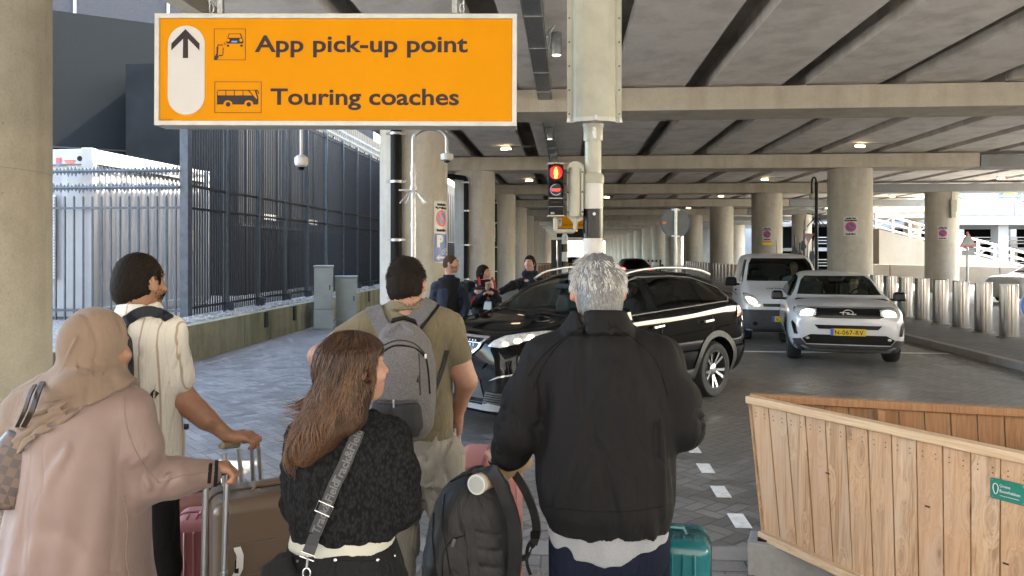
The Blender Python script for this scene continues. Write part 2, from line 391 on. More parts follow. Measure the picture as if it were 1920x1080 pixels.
def girder(u, v0, v1):
    if .9 < u < 4.3: v0 = 9.4  # girders stop short of the added sun opening
    mb = MB(); w, t = .70, .19
    prof = [(-w, ZG), (w, ZG), (w, ZG + t), (w - .12, ZG + t + .05), (.16, ZG + t + .30), (.16, 6.149), (-.16, 6.149), (-.16, ZG + t + .30), (-w + .12, ZG + t + .05), (-w, ZG + t)]
    for i in range(len(BV)):
        a = max(BV[i] + .15, v0); b = (BV[i + 1] + .12) if i + 1 < len(BV) else 190
        if a >= v1: break
        if b < v0 + .2: continue
        mb.prism(prof, lambda p, q, t_: W(u + p, t_, q), a, min(b, v1))
    return mb.build("girder", M['slab'], vd, smooth=0, bevel=0)
gu0 = 2.79 + .70
for k in range(-4, 10): girder(gu0 + 1.86 * k, -2.6, 190)
for k in range(10, 12): girder(gu0 + 1.86 * k, -2.6, 39.5)
mb = MB(); wbox(mb, -5.62, -5.35, -2.6, 190, 5.35, 6.9); mb.build("edge_parapet", M['conc2'], vd, smooth=0)
mb = MB(); wbox(mb, 21.3, 21.6, 39.5, 190, 5.3, 6.9); mb.build("edge_parapet", M['conc_pale'], vd, smooth=0)

def column(u, v, r=.675, label=None, top=ZB, group="round concrete columns under the viaduct", mat=None):
    mb = MB(); mb.lathe([(r, 0), (r, top - .002)], (0, 0, 0), 40)
    o = mb.build("column", mat or M['conc'], smooth=50); o.location = W(u, v, 0)
    return tag(o, label, "column", group)
cols = {}
o = thing("column", "thick concrete column at the roadside behind the woman in the headscarf", "column", W(-4.20, 4.6, 0), group="round concrete columns under the viaduct")
mb = MB(); mb.lathe([(.72, 0), (.72, ZB - .002)], W(-4.20, 4.6, 0), 48); mb.build("shaft", M['conc_dimmed'], o, smooth=50)
mb = MB()
for zz in (1.735, 1.79):
    for i in range(3): mb.box(W(-3.87, 3.955, zz), (.05, .012, .022), rz=.48)
mb.build("scorch_mark", M['black'], o)
cn = W(-4.20, 4.6, 0); M['seamc'] = m_plain("dark_seam", (.12, .11, .09), .9, spec=.1)  # thin dark strips along the formwork seams and pour line
for a_ in (.52, -.55): mb = MB(); mb.box((cn.x + .7185 * math.sin(a_), cn.y - .7185 * math.cos(a_), 2.29), (.007, .006, 4.58), rz=a_); mb.build("formwork_seam", M['seamc'], o, smooth=0)
mb = MB(); mb.lathe([(.7198, 2.36), (.7205, 2.362), (.7198, 2.364)], cn, 48, cap=False); mb.build("pour_line", M['seamc'], o)
lab_l = ["concrete column with the blue cycle parking sign and a black drainpipe", "second concrete column of the row with the drainpipes, behind the couple",
         "third concrete column with a drainpipe, beyond the couple"]
lab_r = ["tall round column behind the white car's bonnet with a no-parking sign", "round column behind the white van carrying a yellow strip below its sign",
         "plain round column between the van and the round blue sign"]
for k in range(1, 17):
    v = BV[k + 1] + .62
    cols[('l', k)] = column(-3.17, v, .70, lab_l[k - 1] if k <= 3 else "far column in the receding row along the dark fence side")
    if k >= 2: cols[('r', k)] = column(9.45, v, .70, lab_r[k - 2] if k <= 4 else "far column in the receding row on the traffic side")
    if k >= 3: cols[('s', k)] = column(17.4, v, .70, "round column with a grey box and no-parking sign beyond the steel bollards" if k == 3 else "far round column along the open edge of the viaduct", mat=M['conc'])
for k in range(4, 17):
    if ('l', k) in cols: cols[('l', k)]["group"] = "far columns of the fence side row"
    cols[('r', k)]["group"] = "far columns of the traffic side row" if k > 4 else cols[('r', k)]["group"]
    cols[('s', k)]["group"] = "far columns of the open edge row"

# drainpipes on the left row
for k in (1, 2, 3, 4):
    v = BV[k + 1] + .62; o = thing("drainpipe", ["", "black drainpipe clamped to the column behind the man in olive", "black drainpipe with an elbow at the top on the second column",
        "thin black drainpipe on the third column", "thin black drainpipe on the fourth column"][k], "drainpipe", W(-3.05, v - .8, 0), group="black drainpipes on the columns")
    b = W(-3.36, v - .80, 0); mb = MB(); r = .11 if k == 1 else .085
    pts = [b + Vector((0, 0, .1)), b + Vector((0, 0, 4.2 if k > 1 else 4.55))]
    if k > 1: pts += [b + Vector((-.05, -.02, 4.32)), b + Vector((-.4, -.05, 4.36)), b + Vector((-.95, -.35, 4.36)), b + Vector((-1.05, -.4, 4.55))]
    mb.tube(pts, r, 14); mb.build("pipe", M['black'], o)
    for zz in (.9, 2.05, 3.2, 4.15):
        m2 = MB(); m2.tube([b + Vector((0, 0, zz)), b + Vector((0, 0, zz + .05))], r + .018, 16); m2.box(b + Vector((0, 0, zz + .025)), (r * 2 + .16, .05, .045)); m2.build("clamp", M['galv'], o)

# ------------------------------------------------------------------ lamps under the deck
def lamp(px, py, label, ang=.5, z=4.98):
    Y = (z - CAM_H) * FPX / (HY - py); p = P(px, py, Y)
    o = thing("viaduct_lamp", label, "lamp", p, group="small lamps under the viaduct")
    mb = MB(); mb.box((0, 0, .06), (.38, .12, .08), rz=ang); c = mb.build("housing", M['cream'], smooth=0, bevel=.015); part(c, o)
    mb = MB(); mb.box((-.02, -.06, 0.02), (.33, .11, .05), rz=ang, ); c = mb.build("lens", M['lampglow'], smooth=0, bevel=.01); part(c, o)
    mb = MB(); mb.tube([(0, 0, .1), (.5, .0, .12), (.9, .02, .11)], .02, 8); c = mb.build("conduit", M['galv']); part(c, o)
    return o
lamp(950, 281, "lit lamp under the deck above the couple", -.6); lamp(993, 340, "lit lamp between the couple and the red pedestrian light", -.6)
lamp(1612, 276, "bright lamp under the deck above the tall column", .5); lamp(1434, 338, "lit lamp above the white van", .5); lamp(1876, 336, "lit lamp near the open bright edge", .3)
lamp(1138, 371, "small lit lamp just beside the striped pole", .5); lamp(1352, 369, "lit lamp near the top of the plain column", .5); lamp(1673, 369, "lit lamp between the two signed columns", .2)
lamp(1291, 391, "tiny lit lamp above the round blue sign", .5); lamp(1551, 391, "tiny lit lamp peeping past the tall column", .5)

# cable tray with two spot heads
o = thing("cable_tray", "grey cable tray running along the ceiling toward the pedestrian light", "cable tray", W(-.42, 8, 4.9))
mb = MB()
for du in (-.13, .13): wbox(mb, -.42 + du - .006, -.42 + du + .006, 4, 40, 4.84, 4.92)
wbox(mb, -.53, -.31, 4, 40, 4.838, 4.846)
mb.build("tray", M['galv'], o, smooth=0)
mb = MB()
for i in range(5): mb.tube([W(-.50 + .04 * i, 4, 4.87), W(-.50 + .045 * i, 12, 4.875), W(-.5 + .04 * i, 40, 4.87)], .014, 6)
mb.build("cables", M['black'], o)
mb = MB()
for i in range(24): wbox(mb, -.56, -.28, 5 + i * 1.5, 5.03 + i * 1.5, 4.825, 4.837); [wbox(mb, -.42 + s * .135 - .004, -.42 + s * .135 + .004, 5 + i * 1.5, 5.02 + i * 1.5, 4.83, 5.09) for s in (-1, 1)]
mb.build("hangers", M['galv'], o, smooth=0)
def spot(u, v, z, label):
    p = W(u, v, z); o = thing("spotlight", label, "spotlight", p, group="cylinder spotlights on the cable tray")
    mb = MB(); mb.lathe([(.0, .32), (.07, .32), (.075, .31), (.075, .0), (.065, .0), (.065, .03)], p, 20); mb.build("housing", M['galv'], o)
    mb = MB(); mb.lathe([(.0, .012), (.06, .012), (.06, .02)], p, 20); mb.build("lens", M['lampglow'], o)
    mb = MB(); mb.tube([p + Vector((-.09, 0, .1)), p + Vector((-.11, 0, .36)), p + Vector((-.03, 0, .42)), W(-.30, v, 4.86)], .011, 8); mb.build("bracket", M['galv'], o)
spot(-.14, 10.6, 4.62, "cylinder spotlight hanging from the cable tray beside the big orange sign")
spot(-.40, 18.0, 4.55, "cylinder spotlight hanging further along the tray"); spot(-.36, 23.5, 4.55, "small cylinder spotlight at the far end of the tray, above the red light")

# ------------------------------------------------------------------ low wall, gravel, fence
o = thing("low_wall", "low mossy concrete wall below the dark bar fence", "wall", W(-6.3, 14, 0))
for i in range(14):
    mb = MB(); wbox(mb, -6.42, -6.2, 8.2 + i * 2.9 + .006, 8.2 + (i + 1) * 2.9 - .006, -.1, .62); mb.build("wall_section", M['moss'], o, bevel=.012)
mb = MB(); wbox(mb, -30, -6.42, 8.2, 48.8, -.1, .56)
t = NT("gravel_bed"); vo = t.n("ShaderNodeTexVoronoi"); vo.inputs["Scale"].default_value = 22; t.l(t.tc.outputs["Object"], vo.inputs["Vector"])
t.base(t.mix(.85, t.ramp(vo.outputs["Distance"], [(.0, .24), (.6, .07)]), vo.outputs["Color"], 'SOFT_LIGHT')).set(Roughness=.9); t.bump(vo.outputs["Distance"], -.9, .04)
M['gravel'] = t.mat
tag(mb.build("gravel", M['gravel'], smooth=0), None, kind="structure")
mb = MB()
ico = [(0, 0, 1), (.894, 0, .447), (.276, .851, .447), (-.724, .526, .447), (-.724, -.526, .447), (.276, -.851, .447), (.724, .526, -.447), (-.276, .851, -.447), (-.894, 0, -.447), (-.276, -.851, -.447), (.724, -.526, -.447), (0, 0, -1)]
icf = [(0, 1, 2), (0, 2, 3), (0, 3, 4), (0, 4, 5), (0, 5, 1), (1, 6, 2), (2, 7, 3), (3, 8, 4), (4, 9, 5), (5, 10, 1), (6, 7, 2), (7, 8, 3), (8, 9, 4), (9, 10, 5), (10, 6, 1), (6, 11, 7), (7, 11, 8), (8, 11, 9), (9, 11, 10), (10, 11, 6)]
for i in range(2600):
    v = 10.5 + 24 * rng.random() ** 1.5; p = W(-6.46 - .5 * rng.random() ** .8, v, .565 + .05 * rng.random()); s = .022 + .035 * rng.random()
    q = Matrix.Rotation(rng.random() * 6, 3, 'Z') @ Matrix.Rotation(rng.random() * 3, 3, 'X')
    mb.add([p + q @ Vector((a * s * 1.3, b * s, c * s * .7)) for a, b, c in ico], icf)
M['stone'] = m_plain("white_stones", (.20, .196, .188), .8, var=.35, nscale=12)
tag(mb.build("white_stones", M['stone'], smooth=0, fix=False), None, kind="stuff")

# corner post and long bar fence
FU = -7.05
def bars(mb, pts_fn, n, z0, z1, w, pointed=False):
    for i in range(n):
        p = pts_fn(i); mb.box((p.x, p.y, (z0 + z1) / 2), (w, w, z1 - z0), rz=VANG)
        if pointed: mb.add([(p.x - w / 2, p.y - w / 2, z1), (p.x + w / 2, p.y - w / 2, z1), (p.x + w / 2, p.y + w / 2, z1), (p.x - w / 2, p.y + w / 2, z1), (p.x, p.y, z1 + .04)], [(0, 1, 4), (1, 2, 4), (2, 3, 4), (3, 0, 4)])
long_f = thing("bar_fence", "tall dark steel bar fence running along the mossy wall", "fence", W(FU, 13.4, .6))
mb = MB(); wbox(mb, FU - .08, FU + .08, 13.32, 13.48, .3, 5.4); mb.build("corner_post", M['steel_post'], long_f, bevel=.008)
pv = [13.4 + 1.62 * (i + 1) for i in range(18)]
for v in pv:
    mb = MB(); wbox(mb, FU - .045, FU + .045, v - .045, v + .045, .3, 5.35)
    wbox(mb, FU + .04, FU + .16, v - .03, v + .03, .56, .80); mb.build("post", M['steel_post'], long_f, bevel=.004)
for z in (.78, 2.66, 3.08, 5.2):
    mb = MB(); wbox(mb, FU - .02, FU + .02, 13.48, pv[-1], z - .022, z + .022); mb.build("rail", M['steel_dark'], long_f, smooth=0)
mb = MB(); n = int((pv[-1] - 13.5) / .105); bars(mb, lambda i: W(FU, 13.5 + .105 * i), n, .64, 5.28, .024)
mb.build("bars", M['steel_dark'], long_f, smooth=0)
def spikes(mb, a, b, z, n, h=.07):
    a, b = Vector(a), Vector(b); d = (b - a) / n; nn = Vector((-d.y, d.x, 0)).normalized() * .008
    for i in range(n):
        p = a + d * i; r_ = .6 + .8 * rng.random()
        mb.prism([(0, .012), (.5, h * r_), (1, .012), (1, -.012), (.5, -h * r_), (0, -.012)], lambda s_, zz, t_: p + d * s_ + Vector((0, 0, z + zz)) + nn * t_, -1, 1)
mb = MB(); spikes(mb, W(FU, 13.5), W(FU, pv[-1]), 5.42, 220); spikes(mb, W(FU, 13.5), W(FU, pv[-1]), 5.62, 220); mb.tube([W(FU, 13.5, 5.42), W(FU, pv[-1], 5.42)], .02, 6); mb.tube([W(FU, 13.5, 5.62), W(FU, pv[-1], 5.62)], .02, 6)
mb.build("spiked_topping", M['steel_post'], long_f, smooth=0)
for v in pv[:8]: mb = MB(); wbox(mb, -6.198, -6.17, v - .07, v + .07, .28, .60); mb.build("bracket", M['steel_dark'], long_f, smooth=0)
side_f = thing("bar_fence", "lower pointed bar fence with two spiked bars in front of the white cabin", "fence", W(-8.5, 13.4, .6))
mb = MB(); bars(mb, lambda i: W(FU - .2 - .18 * i, 13.4), 22, .5, 2.86, .028, True); mb.build("bars", M['steel_post'], side_f, smooth=0)
for z in (.74, 2.66):
    mb = MB(); wbox(mb, -11.2, FU - .08, 13.385, 13.415, z - .02, z + .02); mb.build("rail", M['steel_post'], side_f, smooth=0)
for z in (3.03, 3.34):
    mb = MB(); spikes(mb, W(FU - .08, 13.3), W(-11.2, 13.3), z, 56, .075); mb.tube([W(FU - .08, 13.3, z), W(-11.2, 13.3, z)], .026, 8); mb.build("spiked_bar", M['steel_post'], side_f, smooth=0)

# ------------------------------------------------------------------ white site cabin
o = thing("site_cabin", "white corrugated site cabin behind the bar fence", "cabin", (-8.0, 15.5, .56))
A = Vector((-8.04, 14.2, 0)); B = Vector((-7.5, 18.2, 0)); Cc = Vector((-12.5, 14.9, 0)); z0, z1 = .66, 3.80
def corrug(a, b, z0, z1, step, dep, nrm):
    mb = MB(); L = (b - a).length; n = int(L / step); d = (b - a) / n; pts = []
    for i in range(n):
        for s_, t_ in ((0, 0), (.3, 0), (.42, 1), (.88, 1)): pts.append(a + d * (i + s_) - nrm * dep * t_)
    pts.append(b); vs_ = [(p.x, p.y, z0) for p in pts] + [(p.x, p.y, z1) for p in pts]; k = len(pts)
    mb.add(vs_, [(i, i + 1, k + i + 1, k + i) for i in range(k - 1)]); return mb
nr = Vector((.99, -.13, 0)); nf = Vector((-.15, -.98, 0))
corrug(A, B, z0 + .1, z1 - .28, .16, .03, nr).build("side_wall", M['cont'], o, smooth=0)
mb = corrug(A + Vector((-.14, .02, 0)), Cc, z0 + .1, z1 - .28, .9, .02, nf); mb.build("end_wall", M['cont'], o, smooth=0)
mb = MB()
def beam2(mb, a, b, z0, z1, w):
    d = (b - a); c = (a + b) / 2; mb.box((c.x, c.y, (z0 + z1) / 2), (d.length, w, z1 - z0), rz=math.atan2(d.y, d.x))
beam2(mb, A, B, z1 - .28, z1, .10); beam2(mb, A, B, z0 - .05, z0 + .1, .10); beam2(mb, A, Cc, z1 - .30, z1 - .01, .12); beam2(mb, A, Cc, z0 - .06, z0 + .09, .12)
mb.box((A.x, A.y, (z0 + z1) / 2), (.2, .2, z1 - z0 + .01), rz=.1); mb.box((B.x, B.y, (z0 + z1) / 2), (.2, .2, z1 - z0 + .01), rz=.1)
mb.build("frame", M['cont'], o, smooth=0, bevel=.01)
mb = MB(); vsx = [A + Vector((0, 0, z1)), B + Vector((0, 0, z1)), Vector((-12, 19, z1)), Cc + Vector((0, 0, z1))]; mb.add(vsx, [(0, 1, 2, 3)]); mb.build("roof", M['cont'], o, smooth=0)
mb = MB()
for i in range(26): mb.box(A + Vector((-.82, .07, 1.35 + i * .062)), (.34, .02, .045), rz=-.15)
mb.build("louvre", M['white'], o, smooth=0)
mb = MB(); mb.box(A + Vector((-.60, .02, 3.58)), (.10, .01, .10), rz=-.15); mb.build("red_badge", M['red'], o, smooth=0)
mb = MB(); mb.box(A + Vector((-.60, .02, 3.505)), (.10, .01, .045), rz=-.15); mb.build("blue_badge", M['blue'], o, smooth=0)
mb = MB(); mb.box(A + Vector((-.36, -.02, 3.57)), (.22, .01, .022), rz=-.15); mb.box(A + Vector((-.36, -.02, 3.53)), (.17, .01, .014), rz=-.15); mb.build("lettering", M['red'], o, smooth=0)
mb = MB(); mb.lathe([(.05, -.01), (.05, .01)], A + Vector((-.12, -.10, 3.6)), 16, mat=Matrix.Rotation(R(90), 3, 'X')); mb.build("vent", M['black'], o)
mb = MB(); mb.box((-7.58, 17.6, 2.1), (.03, .34, .50), rz=-.13); mb.build("notice_panel", M['cream'], o, smooth=0)

# ------------------------------------------------------------------ dark buildings on the left
o = thing("dark_building", "windowless dark panelled building behind the white cabin", "building", (-14, 24, 0))
a, b = Vector((-17.5, 20.0, 0)), Vector((-9.2, 24.5, 0))
mb = MB(); d = (b - a); nn = Vector((-d.y, d.x, 0)).normalized()
mb.prism([(a.x, a.y), (b.x, b.y), (b.x + nn.x * 4, b.y + nn.y * 4), (a.x + nn.x * 4, a.y + nn.y * 4)], lambda p, q, t_: Vector((p, q, t_)), 0, 9.0); mb.build("wall", M['dkwall'], o, smooth=0)
mb = MB()
for f in (.43, .9): p = a + d * f - nn * .01; mb.box((p.x, p.y, 4.5), (.10, .06, 8.98), rz=math.atan2(d.y, d.x))
mb.build("seam", M['steel_post'], o, smooth=0)
mb = MB(); p = a + d * .5 - nn * .008; mb.box((p.x, p.y, 4.95), (d.length - .02, .05, .05), rz=math.atan2(d.y, d.x)); mb.build("ledge", M['dkwall2'], o, smooth=0)
mb = MB()
for i in range(6):
    p = a + d * .365 - nn * .02; mb.box((p.x, p.y, 4.35 + .1 * i), (.8, .05, .04), rz=math.atan2(d.y, d.x))
mb.build("grille", M['black'], o, smooth=0)
o = thing("grey_building", "taller grey building rising behind the dark panelled wall", "building", (-20, 40, 0))
mb = MB(); mb.box((-22, 42, 11), (26, 14, 22), rz=.35); mb.build("wall", M['dkwall2'], o, smooth=0)
mb = MB()
for s in (-8, -5.2, -1, 3, 7): p = Matrix.Rotation(.35, 3, 'Z') @ Vector((s, -7.02, 0)); mb.box((-22 + p.x, 42 + p.y, 15), (.12, .08, 12), rz=.35)
mb.build("seam", M['cont'], o, smooth=0)
mb = MB()
for s in (-11.6, -10.2): p = Matrix.Rotation(.35, 3, 'Z') @ Vector((s, -7.03, 0)); mb.box((-22 + p.x, 42 + p.y, 15), (.8, .06, 9), rz=.35)
mb.build("window", M['black_gloss'], o, smooth=0)
o = thing("clad_building", "long black ribbed facade seen through the tall bar fence", "building", W(-9.6, 30, 0))
t = NT("black_ribbed_cladding"); sx = t.n("ShaderNodeSeparateXYZ"); t.l(t.mapping(rot=(0, 0, TH)), sx.inputs[0])
rib = t.m('SINE', t.m('MULTIPLY', sx.outputs[1], 2 * math.pi / .3)); t.base(t.ramp(t.noise(1.5), [(.3, (.004, .0046, .005)), (.7, (.008, .009, .010))])).set(Roughness=.8, Specular_IOR_Level=.12); t.bump(rib, .8, .03); M['clad'] = t.mat
mb = MB(); wbox(mb, -13, -9.55, 21.2, 70, 0, 7.4); mb.build("wall", M['clad'], o, smooth=0)
mb = MB()
for i in range(40): wbox(mb, -9.548, -9.50, 21.6 + 1.2 * i, 21.66 + 1.2 * i, .5, 6.6)
mb.build("rib", M['steel_dark'], o, smooth=0)
for i in range(9):
    mb = MB(); wbox(mb, -9.56, -9.53, 23.0 + 4.1 * i, 24.0 + 4.1 * i, 2.86, 3.05); mb.build("window", M['cont'], o, smooth=0)  # pale strips standing in for reflected glints on the cladding
mb = MB(); wbox(mb, -9.70, -9.45, 21.2, 70, 2.60, 2.68); mb.build("ledge", M['steel_dark'], o, smooth=0)

o = thing("terminal_facade", "long pale terminal facade across the forecourt", "building", W(5, -14, 0))
mb = MB(); wbox(mb, -40, 60, -16, -13, 0, 16); mb.build("wall", M['plaza'], o, smooth=0)

o = thing("reflection_block_wall", "unseen concrete wall added to block bright reflections beyond the side road", "wall", W(27, 12, 0))  # added out of view to keep bright reflections off the black SUV
mb = MB(); wbox(mb, 27, 28, -8, 31, 0, 2.6); mb.build("wall", M['conc_dimmed'], o, smooth=0)
# ------------------------------------------------------------------ beyond the open edge: ramp, overpass, garage
o = thing("overpass", "pale blue grey concrete overpass on square columns beyond the bollards", "overpass", (38, 60, 0))
def xb(mb, x0, x1, y0, y1, z0, z1, mi=0): return mb.box(((x0 + x1) / 2, (y0 + y1) / 2, (z0 + z1) / 2), (x1 - x0, y1 - y0, z1 - z0), mi=mi)
mb = MB()
for i in range(10): xb(mb, 34.4 + 6 * i + .02, 40.4 + 6 * i - .02, 60, 60.4, 4.84, 5.85)
mb.build("parapet", M['conc_pale'], o, smooth=0, bevel=.02)
mb = MB(); xb(mb, 34.4, 95, 60.1, 72, 4.05, 4.83); mb.build("deck", M['conc_pale'], o, smooth=0)
for x in (35.2, 39.6, 45.5, 51.5, 57.5):
    mb = MB(); xb(mb, x, x + .85, 60.8, 61.8, 0, 4.05); mb.build("pier", M['conc_pale'], o, smooth=0, bevel=.03)
mb = MB()
for z in (6.05, 6.35): mb.tube([(34.4, 60.2, z), (95, 60.2, z)], .03, 6)
for i in range(30): mb.tube([(34.4 + 2 * i, 60.2, 5.85), (34.4 + 2 * i, 60.2, 6.38)], .03, 6)
mb.build("handrail", M['galv'], o)
# glazed terminal with white diamond panels behind
o = thing("diamond_facade", "bright white facade of diamond shaped panels above the overpass", "building", (50, 88, 0))
mb = MB(); xb(mb, 40, 120, 86, 100, 0, 14); mb.build("wall", M['cont'], o, smooth=0)
M['skyglass'] = m_plain("sky_blue_panel", (.12, .20, .28), .3, var=.3, nscale=.8)
mb = MB()
for r_ in range(4):
    for i in range(22):
        x = 41 + 3.4 * i + (1.7 if r_ % 2 else 0); z = 6.6 + 1.7 * r_
        mb.prism([(x - 1.5, z), (x, z - 1.5), (x + 1.5, z), (x, z + 1.5)], lambda a_, b_, t_: Vector((a_, 85.98 - t_, b_)), 0, .05 + .1 * rng.random(), mi=(i * 7 + r_ * 3) % 3)
mb.build("panels", [M['skyglass'], M['white'], M['cont']], o, smooth=0)
mb = MB(); mb.tube([(43.9, 64, 4.9), (43.9, 64, 9.2)], .07, 8); mb.build("pole", M['steel_post'], tag(mb and thing("lamp_mast", "thin dark mast standing on the overpass beside the blue board", "mast", (43.9, 64, 0)), None))
o = thing("blue_board", "small blue advertising board with a yellow patch on the overpass", "board", (41.9, 63, 0))
mb = MB(); xb(mb, 41.1, 43.0, 63, 63.15, 6.4, 7.3); mb.build("panel", M['blue'], o, smooth=0)
mb = MB(); mb.prism([(41.5, 6.65), (42.6, 6.75), (42.7, 7.0), (42.0, 7.08), (41.5, 6.9)], lambda a_, b_, t_: Vector((a_, 62.99 - t_, b_)), 0, .02); mb.build("patch", M['yellow'], o, smooth=0)
mb = MB(); [mb.tube([(x, 63.1, 5), (x, 63.1, 6.4)], .04, 6) for x in (41.4, 42.7)]; mb.build("legs", M['steel_post'], o)
# parking decks
o = thing("parking_garage", "open multi storey car park with railings in the shade behind the overpass", "car park", (50, 80, 0))
mb = MB()
for z in (0, 2.3, 5.0): xb(mb, 30, 110, 74, 84, z - .35 if z else -.3, z)
mb.build("floor", M['conc_pale'], o, smooth=0)
mb = MB(); xb(mb, 30, 110, 83.6, 84, 0, 5); mb.build("back_wall", M['dkwall'], o, smooth=0)
for i in range(9):
    mb = MB(); xb(mb, 34 + 5.2 * i, 34.6 + 5.2 * i, 74.3, 74.9, 0, 4.65); mb.build("pillar", M['conc'], o, smooth=0)
mb = MB()
for z in (.5, .8, 1.1, 2.7, 3.0, 3.3): mb.tube([(30, 73.95, z), (110, 73.95, z)], .05, 6)
for i in range(40): mb.tube([(30 + 2 * i, 73.95, 0), (30 + 2 * i, 73.95, 3.3)], .04, 6)
mb.build("railing", M['galv'], o)
# concrete flyover behind the signed columns, and the ramp below it
o = thing("flyover", "stained concrete flyover parapet seen between the two signed columns", "flyover", (28, 56, 0))
M['stained'] = m_concrete("stained_parapet", (.33, .285, .20), .25, .5, stain=(.10, .07, .04), stain_amt=.8)
mb = MB(); mb.prism([(24.2, 4.75), (24.2, 5.45), (33.6, 5.95), (33.6, 4.95)], lambda a_, b_, t_: Vector((a_, 54 + t_ + (a_ - 24) * .3, b_)), 0, .35); mb.build("parapet", M['stained'], o, smooth=0)
mb = MB(); mb.prism([(24.2, 4.35), (24.2, 4.74), (33.6, 4.94), (33.6, 4.5)], lambda a_, b_, t_: Vector((a_, 54.5 + t_ + (a_ - 24) * .3, b_)), 0, 7); mb.build("deck", M['conc_pale'], o, smooth=0)
for x in (27.4, 32.2):
    mb = MB(); mb.lathe([(.6, 0), (.6, 4.5)], (x, 60, 0), 24); mb.build("pier", M['conc_sun'], o)
mb = MB(); [mb.tube([(24.2 + i * 1.2, 54.2 + i * .36, 5.4 + .064 * i), (24.2 + i * 1.2, 54.2 + i * .36, 6.3 + .064 * i)], .04, 6) for i in range(9)]
mb.tube([(24.2, 54.2, 6.3), (33.8, 57, 6.85)], .04, 6); mb.build("handrail", M['galv'], o)
o = thing("entry_ramp", "sunlit concrete access ramp with a white bar railing sloping down behind the columns", "ramp", (30, 50, 0))
# ramp body: falls from upper-left to lower-right
def rx(x): return 3.35 - (x - 23.5) * .27
mb = MB(); mb.prism([(23.6, 0), (23.6, rx(23.6)), (33.2, rx(33.2)), (35, 0)], lambda a_, b_, t_: Vector((a_, 48 + t_, b_)), 0, 6); mb.build("wall", M['conc_sun'], o, smooth=0)
mb = MB()
for i in range(14):
    x = 19 + 1.1 * i; mb.box((x, 48.05, rx(x) + .5), (.14, .14, 1.0))
for zz in (.12, .55, 1.0): mb.tube([(18, 48.05, rx(18) + zz), (33.2, 48.05, rx(33.2) + zz)], .07, 8)
for i in range(6):
    x = 19 + 2.2 * i; mb.tube([(x, 48.05, rx(x) + .12), (x + 1.1, 48.05, rx(x + 1.1) + 1.0)], .04, 6)
mb.build("railing", M['white'], o)
o = thing("concrete_barrier", "long pale concrete barrier sloping along the side road behind the bollards", "barrier", (35, 42, 0))
mb = MB()
for i in range(12):
    x0, x1 = 20 + 2.4 * i + .02, 22.4 + 2.4 * i - .02; y0, y1 = 45.5 - .55 * (x0 - 20), 45.5 - .55 * (x1 - 20); h0, h1 = max(.5, 1.15 - .02 * (x0 - 20)), max(.5, 1.15 - .02 * (x1 - 20))
    mb.add([(x0, y0, 0), (x1, y1, 0), (x1, y1 + .5, 0), (x0, y0 + .5, 0), (x0, y0 + .12, h0), (x1, y1 + .12, h1), (x1, y1 + .4, h1), (x0, y0 + .4, h0)], [(0, 3, 2, 1), (4, 5, 6, 7), (0, 1, 5, 4), (1, 2, 6, 5), (2, 3, 7, 6), (3, 0, 4, 7)])
mb.build("segment", M['conc_sun'], o, smooth=0, bevel=.02)
# white office with small windows, and dark clutter seen past the van
o = thing("office_building", "white office with a row of dark windows seen past the van", "building", (36, 95, 0))
mb = MB(); xb(mb, 24, 39, 92, 100, 0, 7.4); mb.build("wall", M['cont'], o, smooth=0)
for i in range(10):
    mb = MB(); xb(mb, 25 + 1.4 * i, 25.8 + 1.4 * i, 91.93, 91.97, 5.6, 6.4); mb.build("window", M['black_gloss'], o, smooth=0)
o = thing("lamp_post", "tall dark post with a gooseneck camera rising behind the van", "post", P(1530, 560, 30))
b = P(1531, 300, 27); mb = MB(); mb.tube([(b.x, 27, 0), (b.x, 27, 4.35)], .06, 10); mb.build("pole", M['steel_dark'], o)
mb = MB(); mb.tube(catmull([(b.x - .01, 27, 4.33), (b.x - .04, 27, 4.5), (b.x - .12, 27, 4.52), (b.x - .17, 27, 4.35), (b.x - .17, 27, 3.95)], 5), .035, 8); mb.build("neck", M['steel_dark'], o)
mb = MB(); mb.lathe([(.0, 3.72), (.08, 3.76), (.10, 3.86), (.08, 3.95), (0, 3.96)], (b.x - .17, 27, 0), 16); mb.build("camera_dome", M['cream'], o)
mb = MB()
for a_ in range(8):
    q = a_ * math.pi / 4; mb.tube([(b.x, 27, 3.15), (b.x + .35 * math.cos(q), 27 + .35 * math.sin(q), 2.75 + .5 * (a_ % 2))], .018, 5)
mb.build("climb_guard", M['steel_dark'], o)
def tri_sign(px, py, Y, w, label, flip=False, low=0):
    p = P(px, py, Y); o = thing("triangular_sign", label, "sign", (p.x, p.y, 0)); h = w * .87; s = -1 if flip else 1
    poly = [(-w / 2, -h / 2 * s), (w / 2, -h / 2 * s), (0, h / 2 * s)]
    mb = MB(); mb.prism(poly, lambda a_, b_, t_: p + Vector((a_, t_, b_)), -.02, .0); mb.build("plate", M['red'], o, smooth=0)
    mb = MB(); mb.prism([(a_ * .8, b_ * .8) for a_, b_ in poly], lambda a_, b_, t_: p + Vector((a_, t_, b_)), -.035, -.021); mb.build("back", M['cabinet'], o, smooth=0)
    mb = MB(); mb.tube([(p.x, p.y + .04, 0), (p.x, p.y + .04, p.z + h / 2)], .04, 8); mb.build("pole", M['galv'], o)
    return o, p
o, p = tri_sign(1815, 449, 31, .72, "triangular sign seen from behind on a thin pole past the bollards")
mb = MB(); mb.box(p + Vector((0, -.03, -.55)), (.5, .03, .2)); mb.build("plate", M['cont'], o, smooth=0)
tri_sign(1516, 447, 36, .55, "small upside down triangular sign past the white van", flip=True)
o = thing("steel_sculpture", "row of dark leaning steel figures past the white van", "sculpture", (17, 40, 0))
mb = MB()
